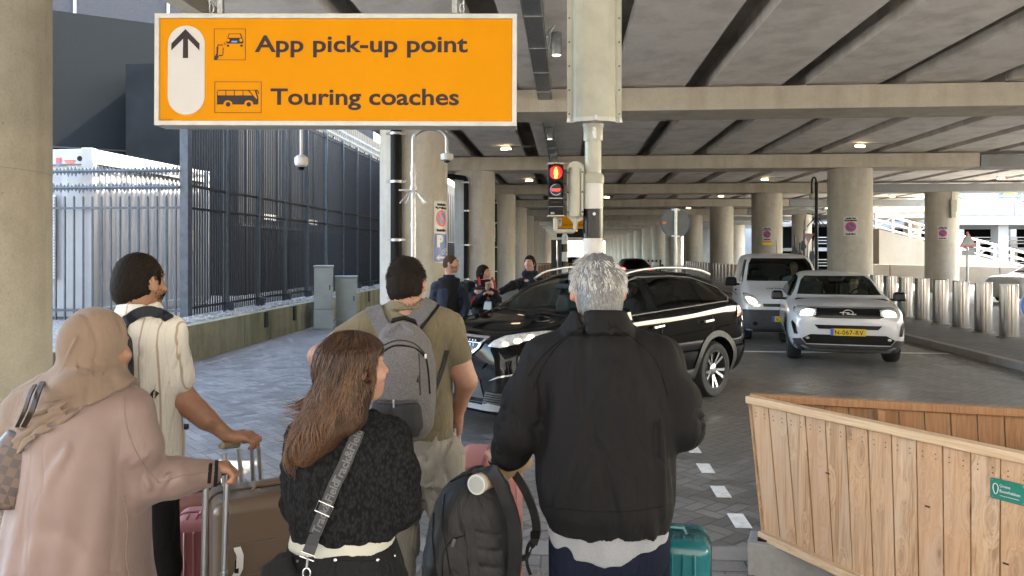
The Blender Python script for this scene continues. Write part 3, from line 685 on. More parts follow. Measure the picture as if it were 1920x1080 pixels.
for x, z, s in ((15.95, 1.7, .5), (16.25, 1.3, .6), (16.5, 2.0, .45), (16.75, .9, .7), (17.0, 1.4, .5), (16.6, .5, .9)):
    mb.prism([(0, 0), (.35 * s, -.1), (.75 * s, .15), (.45 * s, .9 * s), (.1, .5)], lambda a_, b_, t_: Vector((x + a_, 41 + t_ + x * .1, z + b_)), 0, .12)
    mb.tube([(x + .2, 41.06 + x * .1, 0), (x + .22, 41.06 + x * .1, z + 1.1)], .05, 6)
mb.build("figures", M['steel_dark'], o, smooth=0)
mb = MB(); mb.tube([(15.5, 41.9, 1.25), (18.5, 41.9, .35)], .08, 8); mb.build("rail", M['white'], o)

# ------------------------------------------------------------------ steel bollards
proto = None
OR = "end second third fourth fifth sixth seventh eighth ninth tenth eleventh twelfth".split()
BL = ["steel bollard just outside the view, beside the round blue sign"] + ["%s steel bollard of the row counted from the round blue sign" % ("first" if i == 0 else OR[i]) for i in range(9)]
for i in range(46):
    v = 13.95 + .925 * i; p = W(8.93, v, .115)
    if proto is None:
        proto = thing("steel_bollard", "", "bollard", (0, 0, 0)); mb = MB()
        mb.lathe([(.168, 0), (.168, 1.055), (.160, 1.068), (0, 1.07)], (0, 0, 0), 28); part(mb.build("tube", M['stainless'], smooth=22), proto)
        mb = MB(); mb.lathe([(.215, 0), (.215, .012), (.17, .014)], (0, 0, 0), 28); part(mb.build("base_ring", M['kerb']), proto); c = proto
    else: c = copy_tree(proto)
    c.location = p; c["group"] = "stainless steel bollards along the refuge" if i < 10 else "far steel bollards in the receding row"
    c["label"] = BL[i] if i < len(BL) else "far steel bollard of the row shrinking into the distance along the refuge kerb"

# ------------------------------------------------------------------ signs on columns
def sheet(poly, fn, cell, name, mat, parent):
    b = bmesh.new(); b.faces.new([b.verts.new((p[0], p[1], 0)) for p in poly]); xs = [p[0] for p in poly]
    k = int((max(xs) - min(xs)) / cell)
    for i in range(1, k + 1):
        bmesh.ops.bisect_plane(b, geom=b.verts[:] + b.edges[:] + b.faces[:], plane_co=(min(xs) + (max(xs) - min(xs)) * i / (k + 1), 0, 0), plane_no=(1, 0, 0), dist=1e-6)
    for v in b.verts: v.co = fn(v.co.x, v.co.y, 0)
    bmesh.ops.recalc_face_normals(b, faces=b.faces)
    me = bpy.data.meshes.new(name); b.to_mesh(me); b.free(); return link(name, me, mat, parent, 0)
def rrect(x0, x1, y0, y1, r, n=5):
    out = []
    for cx, cy, a0 in ((x1 - r, y1 - r, 0), (x0 + r, y1 - r, 90), (x0 + r, y0 + r, 180), (x1 - r, y0 + r, 270)):
        for i in range(n + 1): a = R(a0 + 90 * i / n); out.append((cx + r * math.cos(a), cy + r * math.sin(a)))
    return out
def circ(cx, cy, r, n=32): return [(cx + r * math.cos(2 * math.pi * i / n), cy + r * math.sin(2 * math.pi * i / n)) for i in range(n)]
def surf(c, r, phi, z):
    def f(a, b, t): q = phi + a / r; return Vector((c.x + (r + .012 + t) * math.sin(q), c.y - (r + .012 + t) * math.cos(q), z + b))
    return f
def txt_on(txt, x0, x1, base, cap, fn, name, mat, parent, t=.004, bold=.0, thick=.001):
    tm = text_mesh(txt, cap / .729, lambda x, y, z: (x, y, z), bold=bold)
    xs = [v[0] for v in tm.v]; lo, hi = min(xs), max(xs); k = (x1 - x0) / (hi - lo)
    mb = MB(); mb.add([fn(x0 + (v[0] - lo) * k, base + v[1], t) for v in tm.v], tm.f); return mb.build(name, mat, parent, smooth=0)
def no_parking(c, r, phi, z, label, extra=None, w=.43, h=.64):
    o = thing("no_parking_sign", label, "sign", surf(c, r, phi, z)(0, -h / 2, 0), group="no-parking signs on the columns")
    base = surf(c, r, phi, z)
    def lay(t): return lambda a, b, _t: base(a, b, t + _t)
    s = h / .64
    sheet(rrect(-w / 2, w / 2, -h / 2, h / 2, .03), lay(0), .06, "plate", M['signw'], o)
    sheet(circ(0, -.02 * s, .165 * s), lay(.003), .05, "red_ring", M['red'], o)
    sheet(circ(0, -.02 * s, .125 * s), lay(.006), .05, "blue_disc", M['blue'], o)
    k = .707; L, q = .135 * s, .017 * s; cy = -.02 * s
    sheet([(-L * k - q, cy + L * k - q), (-L * k + q, cy + L * k + q), (L * k + q, cy - L * k + q), (L * k - q, cy - L * k - q)], lay(.009), .05, "red_bar", M['red'], o)
    for tx, y, x in (("verboden", .235, .15), ("te parkeren", .17, .185), ("herhaling", -.275, .15)): txt_on(tx, -x * s, x * s, y * s, .042 * s, lay(0), "lettering", M['black'], o, bold=.008)
    return o
cv = lambda k: BV[k + 1] + .62
cl = W(-3.17, cv(1)); no_parking(cl, .70, R(60), 2.54, "no-parking sign wrapped round the column above the blue cycle sign", w=.45, h=.66)
o = thing("cycle_parking_sign", "blue P sign with a bicycle and a white arrow wrapped round the column", "sign", surf(cl, .70, R(59), 1.9)(0, -.3, 0))
base = surf(cl, .70, R(59), 1.93)
lay = lambda t: (lambda a, b, _t: base(a, b, t + _t))
sheet(rrect(-.22, .22, -.31, .29, .03), lay(0), .06, "plate", M['signw'], o); sheet(rrect(-.205, .205, -.295, .275, .02), lay(.003), .06, "blue_field", M['blue'], o)
txt_on("P", -.14, .06, .02, .22, lay(0), "letter", M['signw'], o, t=.006, bold=.02)
mbk = []
for cx in (.05, .17): sheet(circ(cx, -.10, .05, 20), lay(.006), .05, "wheel", M['signw'], o); sheet(circ(cx, -.10, .035, 20), lay(.009), .05, "wheel_centre", M['blue'], o)
sheet([(.05, -.105), (.10, -.03), (.09, -.02), (.16, -.02), (.17, -.10), (.155, -.10), (.145, -.035), (.11, -.035), (.065, -.105)], lay(.012), .05, "frame", M['signw'], o)
sheet([(-.16, -.21), (-.08, -.15), (-.08, -.19), (.16, -.19), (.16, -.225), (-.08, -.225), (-.08, -.265)], lay(.006), .05, "arrow", M['signw'], o)
for k, px, label in ((2, 932, "faded no-parking sign on the second column of the drainpipe row"), (3, 976, "faded no-parking sign on the third column of the drainpipe row")):
    c = W(-3.17, cv(k)); Y = c.y; phi = math.asin(max(-1, min(1, ((px - 960) / FPX * Y - c.x) / .70))); no_parking(c, .70, phi, 2.53 if k == 2 else 2.55, label)
c = W(9.45, cv(2)); no_parking(c, .70, R(-22), 2.68, "no-parking sign on the tall column behind the white car")
c = W(9.45, cv(3)); o = no_parking(c, .70, R(-18), 2.68, "no-parking sign with a yellow strip below it, behind the white van")
base = surf(c, .70, R(-18), 2.26); lay = lambda t: (lambda a, b, _t: base(a, b, t + _t))
sheet([(-.22, -.09), (.22, -.09), (.22, .08), (-.22, .08)], lay(0), .06, "yellow_plate", M['yellow'], o); sheet([(-.2, .03), (.2, .03), (.2, .07), (-.2, .07)], lay(.003), .06, "dark_band", M['red'], o)
c = W(17.4, cv(3)); no_parking(c, .70, R(-26), 2.72, "no-parking sign on the column beyond the bollards, nearest the open edge")
for k in (3, 5):
    c = W(17.4, cv(k)); o = thing("junction_box", "grey box on a conduit near the top of the " + ("signed" if k == 3 else "far unsigned") + " outer column", "box", (c.x, c.y - .75, 3.6), group="grey boxes on the outer columns")
    mb = MB(); mb.box((c.x + .05, c.y - .8, 3.95), (.26, .2, .55)); mb.box((c.x + .05, c.y - .78, 3.55), (.2, .16, .3)); mb.tube([(c.x + .02, c.y - .76, 4.2), (c.x + .02, c.y - .76, 4.6)], .03, 8); mb.build("box", M['cream'], o, bevel=.01)
ALB = .84
# ------------------------------------------------------------------ the big hanging sign
M['orange'] = m_plain("orange_sign_film", (.56, .215, .0), .6, var=.03, nscale=3, spec=.12)
M['signtxt'] = m_plain("charcoal_film", (.038, .030, .032), .7, spec=.1, var=0)
M['signframe'] = m_plain("sign_frame_paint", (.46, .46, .43), .4, var=.1, nscale=12)
M['arrowplate'] = m_plain("pale_plate", (.46, .445, .43), .45, var=.04, nscale=4)
SY = 5.0
roll = Matrix.Rotation(R(.25), 3, 'Y'); sc_ = P(629, 131, SY)
def sgn(px, py, t=0): q = P(px, py, SY) - sc_; q.y = -t; return sc_ + Matrix.Rotation(R(-.6), 3, 'Z') @ (roll @ q)
o = thing("direction_sign", "large orange hanging sign reading App pick-up point and Touring coaches", "sign", sc_)
fr = [(289, 26), (969, 26), (969, 236), (289, 236)]
def ring(mb, outer, inner, t0, t1):
    n = len(outer); vs_ = [sgn(*p, t0) for p in outer] + [sgn(*p, t1) for p in outer] + [sgn(*p, t1) for p in inner] + [sgn(*p, t0) for p in inner]
    mb.add(vs_, [(i + k * n, (i + 1) % n + k * n, (i + 1) % n + (k + 1) % 4 * n, i + (k + 1) % 4 * n) for k in range(4) for i in range(n)])
mb = MB(); ring(mb, fr, [(297.5, 35), (960.5, 35), (960.5, 227.5), (297.5, 227.5)], -.16, .012); mb.build("frame", M['signframe'], o, smooth=0, bevel=.003)
mb = MB(); mb.prism([(297, 34.5), (961, 34.5), (961, 228), (297, 228)], sgn, -.01, 0.0); mb.build("face", M['orange'], o, smooth=0)
mb = MB(); mb.prism([(291, 28), (967, 28), (967, 234), (291, 234)], sgn, -.155, -.02); mb.build("back", M['signframe'], o, smooth=0)
zz = lambda x, y: (290 + x / 4.694, 20 + y / 4.694)
def flat(name, pts, t, mat, par=None, th=.0015):
    mb = MB(); mb.prism(pts, sgn, t, t + th); return mb.build(name, mat, par or o, smooth=0)
n = 16; pill = [(348 + 34.8 * math.cos(R(180 + 180 * i / n)), 83 + 34.5 * math.sin(R(180 + 180 * i / n))) for i in range(n + 1)] + [(348 + 34.8 * math.cos(R(180 * i / n)), 181 + 35 * math.sin(R(180 * i / n))) for i in range(n + 1)]
flat("arrow_plate", pill, .001, M['arrowplate'])
flat("arrow", [zz(*p) for p in ((265, 165), (391, 292), (389, 353), (288, 250), (290, 420), (243, 420), (245, 250), (141, 353), (141, 292))], .003, M['signtxt'])
def frame_box(x0, y0, x1, y1, w=1.0):
    f = lambda a, b: zz(a, b); a, b, c, d = f(x0, y0), f(x1, y0), f(x1, y1), f(x0, y1)
    q = w; m3 = MB(); ou = [a, b, c, d]; inn = [(a[0] + q, a[1] + q), (b[0] - q, b[1] + q), (c[0] - q, c[1] - q), (d[0] + q, d[1] - q)]
    ring(m3, ou, inn, .0005, .002); return m3.build("pictogram_frame", M['signtxt'], o, smooth=0)
frame_box(517, 160, 797, 437, .9); frame_box(524, 626, 940, 902, .9)
# car pictogram
flat("car_pictogram", [zz(*p) for p in ((648, 203), (755, 203), (768, 243), (777, 258), (776, 285), (768, 291), (636, 291), (627, 285), (626, 258), (636, 243))], .0005, M['signtxt'])
flat("car_window", [zz(*p) for p in ((656, 210), (747, 210), (758, 241), (645, 241))], .0025, M['orange'])
flat("plate_mark", [zz(*p) for p in ((674, 268), (726, 268), (720, 282), (672, 282))], .0025, M['skyblue'] if 'skyblue' in M else m_plain("sky_blue_film", (.08, .25, .6), .4, var=0))
for cx in (642, 757): flat("headlamp", [zz(cx + 14 * math.cos(a), 262 + 14 * math.sin(a)) for a in [i * math.pi / 8 for i in range(16)]], .0025, M['orange'])
for cx in (632, 751): flat("wheel", [zz(*p) for p in ((cx, 300), (cx + 19, 300), (cx + 19, 319), (cx, 319))], .0005, M['signtxt'])
# hand with phone
flat("phone_pictogram", [zz(*p) for p in ((549, 300), (596, 300), (596, 308), (555, 309), (553, 390), (546, 400), (570, 391), (598, 393), (594, 401), (560, 403), (548, 430), (545, 435), (522, 435), (524, 405), (540, 380), (540, 320), (549, 318))], .0005, M['signtxt'])
for i in range(5): flat("finger", [zz(600 + 7 * math.cos(a) - i * .8, 332 + i * 13 + 5 * math.sin(a)) for a in [k * math.pi / 4 for k in range(8)]], .0005, M['signtxt'])
for r_ in (10, 20): flat("signal_arc", [zz(597 + r_ * math.cos(R(a)), 300 + r_ * math.sin(R(a))) for a in range(-60, 11, 14)] + [zz(597 + (r_ + 4) * math.cos(R(a)), 300 + (r_ + 4) * math.sin(R(a))) for a in range(10, -61, -14)], .0005, M['signtxt'])
# coach pictogram
flat("coach_pictogram", [zz(*p) for p in ((556, 699), (900, 699), (912, 706), (919, 735), (911, 735), (905, 712), (895, 707), (912, 770), (911, 820), (905, 828), (868, 828), (862, 806), (846, 794), (824, 790), (802, 796), (790, 810), (788, 828), (684, 828), (678, 808), (662, 796), (642, 790), (620, 795), (606, 810), (602, 828), (547, 828), (545, 712))], .0005, M['signtxt'])
for x0, x1 in ((553, 621), (629, 697), (705, 773)): flat("coach_window", [zz(*p) for p in ((x0, 708), (x1, 708), (x1, 748), (x0, 748))], .0025, M['orange'])
flat("coach_window", [zz(*p) for p in ((781, 708), (822, 708), (858, 748), (781, 748))], .0025, M['orange'])
flat("coach_window", [zz(*p) for p in ((836, 706), (880, 706), (903, 775), (896, 779), (868, 748))], .0025, M['orange'])
for cx in (645, 828): flat("coach_wheel", [zz(cx + 20 * math.cos(a), 827 + 20 * math.sin(a)) for a in [i * math.pi / 10 for i in range(20)]], .0025, M['signtxt'])
def sign_text(txt, x0, x1, base, cap, name="lettering", bold=.022, mat=None, t=.0012, spacing=1.0):
    tm = text_mesh(txt, 1.0, lambda x, y, z: (x, y, z), bold=bold, spacing=spacing); xs = [v[0] for v in tm.v]; lo, hi = min(xs), max(xs); k = (x1 - x0) / (hi - lo)
    mb = MB(); mb.add([sgn(x0 + (v[0] - lo) * k, base - v[1] * cap / .729, t) for v in tm.v], tm.f); return mb.build(name, mat or M['signtxt'], o, smooth=0)
sign_text("App pick-up point", 477, 877, 97, 31.5); sign_text("Touring coaches", 507, 861, 196, 31)
sign_text("1627 hilv", 300, 324, 226.5, 3, bold=0)
for px, cs in ((414, -1), (853, 1)):
    q = P(px, 26, SY + .08); mb = MB(); mb.box((q.x, q.y, (q.z + 5.12) / 2), (.038, .038, 5.12 - q.z)); mb.build("hanger", M['galv'], o, bevel=.003)
    mb = MB()
    for i in range(16):
        z = q.z + .03 + i * .052; ax = (i % 2) * math.pi / 2; cx_ = q.x + cs * (.05 + .012 * i)
        pts = [(cx_ + .014 * math.cos(a) * math.cos(ax), q.y - .03 + .014 * math.cos(a) * math.sin(ax), z + .034 * math.sin(a)) for a in [k * math.pi / 5 for k in range(11)]]
        mb.tube(pts, .0055, 6, caps=False)
    mb.build("chain", M['galv'], o)

# ------------------------------------------------------------------ striped signal pole, backing box, pedestrian light
PY_ = 6.0; pc = P(1112, 473, PY_); X0, Y0 = pc.x, pc.y; zpy = lambda py: CAM_H - (py - HY) / FPX * PY_
o = thing("signal_pole", "cream traffic signal pole with black and white bands below and a long cream box above", "pole", (X0, Y0, 0))
mb = MB(); mb.lathe([(.0815, -.02), (.0815, zpy(342))], (X0, Y0, 0), 32); mb.build("sleeve", M['white'], o)
for a_, b_ in ((392, 447), (503, 560), (616, 670)):
    mb = MB(); mb.lathe([(.0828, zpy(b_)), (.0828, zpy(a_))], (X0, Y0, 0), 32); mb.build("black_band", M['black_gloss'], o)
mb = MB(); mb.lathe([(.087, zpy(345)), (.090, zpy(342)), (.088, zpy(330)), (.070, zpy(325))], (X0, Y0, 0), 32); mb.build("collar", M['cream'], o)
mb = MB(); mb.lathe([(.066, zpy(330)), (.066, 5.0)], (X0, Y0, 0), 32); mb.build("shaft", M['cream'], o)
mb = MB(); mb.lathe([(.078, zpy(265)), (.078, zpy(240)), (.085, zpy(238)), (.085, zpy(232)), (.075, zpy(230))], (X0, Y0, 0), 32); mb.build("clamp", M['cream'], o)
mb = MB(); mb.box((X0, Y0 - .082, zpy(252)), (.03, .012, .09)); [mb.lathe([(.008, 0), (.008, .012)], (X0, Y0 - .088, zpy(y)), 8, mat=Matrix.Rotation(R(90), 3, 'X')) for y in (245, 258)]; mb.build("bolt_plate", M['galv'], o)
mb = MB(); mb.lathe([(.012, .0), (.012, .008)], (X0, Y0 - .083, zpy(402)), 12, mat=Matrix.Rotation(R(90), 3, 'X')); mb.build("lock", M['galv'], o)
# long half-round housing with side flanges
z0, z1 = zpy(231), 5.05
prof = [(-.216, -.055), (-.216, -.075), (-.175, -.075), (-.155, -.135), (-.10, -.175), (.0, -.19), (.10, -.175), (.155, -.135), (.175, -.075), (.216, -.075), (.216, -.055)]
mb = MB(); mb.prism(prof, lambda a_, b_, t_: Vector((X0 + .002 + a_, Y0 + b_, t_)), z0, z1); mb.build("housing", M['cream'], o, smooth=25, bevel=.002)
mb = MB()
for i in range(12):
    for s in (-.197, .199): mb.lathe([(.007, 0), (.006, .006)], (X0 + s, Y0 - .075, z0 + .06 + .19 * i), 8, mat=Matrix.Rotation(R(90), 3, 'X'))
mb.build("rivets", M['steel_dark'], o)
mb = MB(); mb.prism([(-.219, -.05), (-.219, -.082), (-.18, -.082), (-.158, -.142), (-.10, -.182), (.0, -.197), (.10, -.182), (.158, -.142), (.18, -.082), (.221, -.082), (.221, -.05)], lambda a_, b_, t_: Vector((X0 + .002 + a_, Y0 + b_, t_)), z0 - .012, z0 + .02); mb.build("end_cap", M['signframe'], o, smooth=25)
for s in (-.204, .206, .0):
    mb = MB(); mb.box((X0 + s, Y0 - (.088 if s else .2), z0 + .01), (.022, .02, .04)); mb.build("bracket", M['galv'], o, bevel=.003)
# pedestrian light
Lx = P(1041.5, 473, PY_).x; px2m = PY_ / FPX
o = thing("pedestrian_light", "black pedestrian light showing a glowing red figure above a WACHT countdown ring", "traffic light", (Lx, Y0, zpy(357)))
mb = MB(); mb.box((Lx, Y0 - .0, zpy(357.5)), (27.5 * px2m, .12, 98 * px2m)); mb.build("housing", M['black'], o, bevel=.006)
mb = MB(); mb.box((Lx, Y0 - .005, zpy(308.5)), (31 * px2m, .15, 3 * px2m)); mb.build("cap", M['cream'], o, bevel=.003)
mb = MB(); mb.box((Lx, Y0 - .005, zpy(405.5)), (31 * px2m, .15, 3 * px2m)); mb.build("cap", M['cream'], o, bevel=.003)
for i, (a_, b_) in enumerate(((310, 339), (342, 371))):
    mb = MB(); c = zpy((a_ + b_) / 2); r1 = 12.8 * px2m
    pts = [(Lx + r1 * math.cos(R(a)), c + r1 * math.sin(R(a))) for a in range(-30, 211, 12)]
    for k in range(len(pts) - 1):
        p0_, p1_ = pts[k], pts[k + 1]; mb.add([(p0_[0], Y0 - .06, p0_[1]), (p1_[0], Y0 - .06, p1_[1]), (p1_[0], Y0 - .15, p1_[1] + .004), (p0_[0], Y0 - .15, p0_[1] + .004)], [(0, 1, 2, 3)])
    vsr = mb.build("visor", M['black'], o); sm = vsr.modifiers.new("s", 'SOLIDIFY'); sm.thickness = .003
M['redlens'] = m_emit("red_lens", (1.0, .004, .01), .07); M['redfig'] = m_emit("red_figure", (1.0, .22, .03), .35); M['whitel'] = m_emit("white_led", (.6, .6, 1.0), .045); M['redtxt'] = m_emit("red_led", (1.0, .03, .02), .35)
def dpl(name, pts, t, mat): mb = MB(); mb.prism(pts, lambda a_, b_, t_: Vector((Lx + a_ * px2m, Y0 - .061 - t_, zpy(b_))), t, t + .002); return mb.build(name, mat, o, smooth=0)
dpl("red_lens", circ(0, 325, 12.2), 0, M['redlens'])
fig = [(-1, 315), (1, 315), (2, 317), (1.6, 319), (3.6, 320.5), (4.2, 329), (2.8, 329), (2.6, 336), (.6, 336), (0, 330), (-.6, 336), (-2.6, 336), (-2.8, 329), (-4.2, 329), (-3.6, 320.5), (-1.6, 319), (-2, 317)]
dpl("red_figure", fig, .003, M['redfig'])
dpl("timer_lens", circ(0, 357, 11.8), 0, M['black_gloss'])
for k in range(20):
    a = R(100 + k * 11.5); dpl("countdown_dot", circ(10 * math.cos(a), 357 - 10 * math.sin(a), .62, 8), .003, M['whitel'])
tm = text_mesh("WACHT", 1, lambda x, y, z: (x, y, z), bold=.02); xs = [v[0] for v in tm.v]; k = 16 / (max(xs) - min(xs))
mb = MB(); mb.add([(Lx + (v[0] - min(xs)) * k * px2m - 8 * px2m, Y0 - .065, zpy(359.5) + v[1] * 6.5 * px2m) for v in tm.v], tm.f); mb.build("lettering", M['redtxt'], o, smooth=0)
for k in range(5): dpl("speaker_hole", circ(-8 + 4 * k, 380, 1.2, 10), .0, M['black_gloss'])
dpl("divider", [(-13, 372), (13, 372), (13, 373.2), (-13, 373.2)], .001, M['signframe']); dpl("divider", [(-13, 388), (13, 388), (13, 388.8), (-13, 388.8)], .001, M['cont'])
tm = text_mesh("20.2", 1, lambda x, y, z: (x, y, z), bold=.03); mb = MB(); mb.add([(Lx - 10 * px2m + v[0] * 4.2 * px2m, Y0 - .0625, zpy(402) + v[1] * 5.2 * px2m) for v in tm.v], tm.f); mb.build("number", M['signw'], o, smooth=0)
# rounded signal housing seen from the side, and the U-shaped bracket
Bx = P(1079, 473, PY_).x
o = thing("signal_housing", "cream rounded signal head seen from behind between the red light and the striped pole", "traffic light", (Bx, Y0, zpy(360)))
n = 14; w = 16.5 * px2m
outl = [(w * math.cos(R(180 * i / n)), zpy(319) + w * math.sin(R(180 * i / n))) for i in range(n + 1)] + [(-w, zpy(405)), (-w * .2, zpy(420)), (w, zpy(411))]
mb = MB(); mb.prism(outl, lambda a_, b_, t_: Vector((Bx + a_, Y0 + t_, b_)), -.01, .005); mb.build("back_board", M['cream'], o, smooth=0, bevel=.002)
mb = MB(); mb.lathe([(.0, zpy(407)), (.043, zpy(407)), (.045, zpy(404)), (.045, zpy(319)), (.042, zpy(316)), (0, zpy(315))], (Bx - .01, Y0 - .05, 0), 24); mb.build("head", M['cream'], o)
mb = MB(); mb.box((Bx + .048, Y0 - .04, zpy(361)), (.022, .04, 88 * px2m)); mb.build("hinge_strip", M['cream'], o, bevel=.004)
mb = MB()
for y in (324, 361, 398): mb.lathe([(.008, 0), (.008, .01)], (Bx + .05, Y0 - .06, zpy(y)), 8, mat=Matrix.Rotation(R(90), 3, 'X')); mb.lathe([(.007, 0), (.007, .01)], (Bx - .062, Y0 - .012, zpy(y)), 8, mat=Matrix.Rotation(R(90), 3, 'X'))
mb.build("screws", M['steel_dark'], o)
mb = MB(); mb.tube([(Lx, Y0, zpy(407)), (Lx, Y0, zpy(431)), (Lx + .02, Y0, zpy(433.5)), (Bx - .02, Y0, zpy(433.5)), (Bx, Y0, zpy(431)), (Bx, Y0, zpy(405))], 4.2 * px2m, 12); mb.tube([(Bx, Y0 + .02, zpy(345)), (X0, Y0, zpy(345))], .02, 10); mb.tube([(Bx, Y0 + .02, zpy(400)), (X0, Y0, zpy(400))], .02, 10); mb.build("bracket", M['cream'], o)

# ------------------------------------------------------------------ camera mast left, dome camera
o = thing("camera_mast", "galvanised gooseneck mast with a camera and anti-climb spikes in front of the first column", "mast", P(775, 640, 13.4))
b = P(775, 640, 13.4); b.z = 0; zc = lambda py, Y: CAM_H - (py - HY) / FPX * Y
Y_ = 13.4; rr = .048; top = zc(262, Y_)
mb = MB(); mb.tube([b, b + Vector((0, 0, zc(310, Y_)))], rr, 14); mb.tube([b + Vector((0, 0, zc(310, Y_))), b + Vector((0, 0, top))], rr * .78, 14, caps=False); mb.build("pole", M['galv'], o)
ex = P(838, 0, Y_).x; arc = [(b.x, Y_, top)]
for i in range(13):
    a = R(180 - 180 * i / 12); arc.append(((b.x + ex) / 2 + (ex - b.x) / 2 * math.cos(a), Y_, top + .20 * math.sin(a)))
arc.append((ex, Y_, zc(288, Y_))); mb = MB(); mb.tube(arc, rr * .78, 12); mb.build("gooseneck", M['galv'], o)
mb = MB(); mb.lathe([(.10, zc(301, Y_)), (.115, zc(300, Y_)), (.115, zc(289, Y_)), (.06, zc(287, Y_))], (ex, Y_, 0), 20); mb.build("camera_housing", M['white'], o)
mb = MB(); mb.lathe([(.0, zc(306, Y_)), (.05, zc(304, Y_)), (.055, zc(301, Y_))], (ex, Y_, 0), 16); mb.build("lens", M['black_gloss'], o)
for z in (zc(330, Y_), zc(425, Y_)): mb = MB(); mb.tube([(b.x, Y_, z), (b.x, Y_, z + .07)], rr + .012, 14); mb.build("ring", M['galv'], o)
for i in range(9):
    a = 2 * math.pi * i / 9 + .2; z = zc(355, Y_); mb = MB(); mb.box(Vector((b.x + .12 * math.cos(a), Y_ + .12 * math.sin(a), z - .10)), (.018, .004, .40), mat=(Matrix.Rotation(a, 3, 'Z') @ Matrix.Rotation(R(-42), 3, 'Y'))); mb.build("spike", M['galv'], o)
mb = MB(); mb.tube([(b.x, Y_, zc(356, Y_)), (b.x, Y_, zc(350, Y_))], rr + .02, 14); mb.box((b.x - .12, Y_ + .06, zc(356, Y_)), (.3, .02, .03)); mb.build("spike_collar", M['galv'], o)
o = thing("dome_camera", "white dome camera hanging on a rod below the big orange sign", "camera", P(565, 300, 11))
q = P(565, 300, 11); zc11 = lambda py: zc(py, 11)
mb = MB(); mb.tube([(q.x, 11, zc11(292)), (q.x, 11, 5.12)], .022, 10); mb.build("rod", M['white'], o)
mb = MB(); mb.lathe([(.055, zc11(313)), (.088, zc11(310)), (.098, zc11(304)), (.096, zc11(296)), (.07, zc11(292.5)), (.03, zc11(290))], (q.x, 11, 0), 24); mb.build("housing", M['white'], o)
mb = MB(); mb.lathe([(.0, zc11(320)), (.035, zc11(319)), (.056, zc11(314))], (q.x, 11, 0), 20); mb.build("lens", M['black_gloss'], o)

# ------------------------------------------------------------------ cabinets by the wall
def cabinet(px0, px1, y0, y1, label, rz, two):
    Y = CAM_H * FPX / (y1 - HY); a_ = P(px0, y1, Y); b_ = P(px1, y1, Y); w = b_.x - a_.x; h = Y * (y1 - y0) / FPX; c = (a_ + b_) / 2
    o = thing("utility_cabinet", label, "cabinet", (c.x, c.y + .2, 0), group="utility cabinets at the end of the mossy wall"); w *= .93; f = h * .30 if two else .12
    Mr = Matrix.Rotation(rz, 3, 'Z'); T = lambda x, y, z: Vector((c.x, c.y + .2, 0)) + Mr @ Vector((x, y, z))
    mb = MB(); mb.box(T(0, 0, f / 2), (w, .42, f), rz=rz); mb.build("plinth", M['cabinet'], o, bevel=.01)
    mb = MB(); mb.box(T(0, 0, f + (h - f - .05) / 2), (w * .97, .40, h - f - .06), rz=rz); mb.build("body", M['cabinet'], o, bevel=.012)
    mb = MB(); mb.box(T(0, 0, h - .03), (w * 1.03, .46, .045), rz=rz); mb.build("lid", M['cabinet'], o, bevel=.012)
    mb = MB(); mb.box(T(0, -.203, f + (h - f) / 2 - .02), (w * .86, .01, h - f - .15), rz=rz); dd = mb.build("door", M['cabinet'], o, bevel=.004)
    mb = MB(); mb.box(T(w * .33, -.215, f + (h - f) * .5), (.022, .02, .12), rz=rz); mb.build("handle", M['black'], dd, bevel=.003)
cabinet(584, 622, 497, 617, "taller grey green utility cabinet on a plinth, touching the wall end", R(12), True)
cabinet(624, 668, 517, 612, "shorter utility cabinet beside the taller one", R(14), False)

# ------------------------------------------------------------------ round sign from behind, far sign group
o = thing("round_sign", "round sign seen from behind on a galvanised pole beyond the black car", "sign", P(1266, 640, 15.3))
q = P(1266.5, 418, 15.3); mb = MB(); mb.lathe([(.305, -.006), (.305, .006)], q + Vector((0, .03, 0)), 48, mat=Matrix.Rotation(R(90), 3, 'X')); mb.build("blue_rim", m_plain("blue_edge", (.01, .05, .12), .4, var=0), o)
mb = MB(); mb.lathe([(.28, -.006), (.28, .006)], q + Vector((0, .022, 0)), 48, mat=Matrix.Rotation(R(90), 3, 'X')); mb.build("back", m_plain("sign_back", (.10, .11, .11), .5, .3), o)
mb = MB(); mb.tube([(q.x, q.y - .02, 0), (q.x, q.y - .02, q.z + .30)], .032, 12); mb.build("pole", M['galv'], o)
for dz in (.27, -.27): mb = MB(); mb.box(q + Vector((0, -.02, dz)), (.17, .03, .035)); mb.build("clamp", M['galv'], o)
mb = MB(); mb.box(q + Vector((-.225, .0, .0)), (.08, .004, .045)); mb.build("sticker", m_plain("orange_sticker", (.6, .16, .04), .5, var=.1), o)
Y_ = 21.0; F = lambda px, py: P(px, py, Y_)
o = thing("direction_sign", "small far orange sign with a white arrow over a dark display", "sign", F(1105, 420))
mb = MB(); c = (F(1042, 404) + F(1128, 428)) / 2; mb.box(c, (86 * Y_ / FPX, .12, 24 * Y_ / FPX)); mb.build("face", M['orange'], o, smooth=0)
mb = MB(); mb.prism(rrect(0, .105, 0, .24, .05), lambda a_, b_, t_: F(1046, 425) + Vector((a_, -.065 - t_, b_)), 0, .005); mb.build("arrow_plate", M['arrowplate'], o, smooth=0)
mb = MB(); mb.prism([(.052, .21), (.085, .17), (.085, .15), (.06, .175), (.06, .10), (.045, .10), (.045, .175), (.02, .15), (.02, .17)], lambda a_, b_, t_: F(1046, 425) + Vector((a_, -.072 - t_, b_)), 0, .004); mb.build("arrow", M['signtxt'], o, smooth=0)
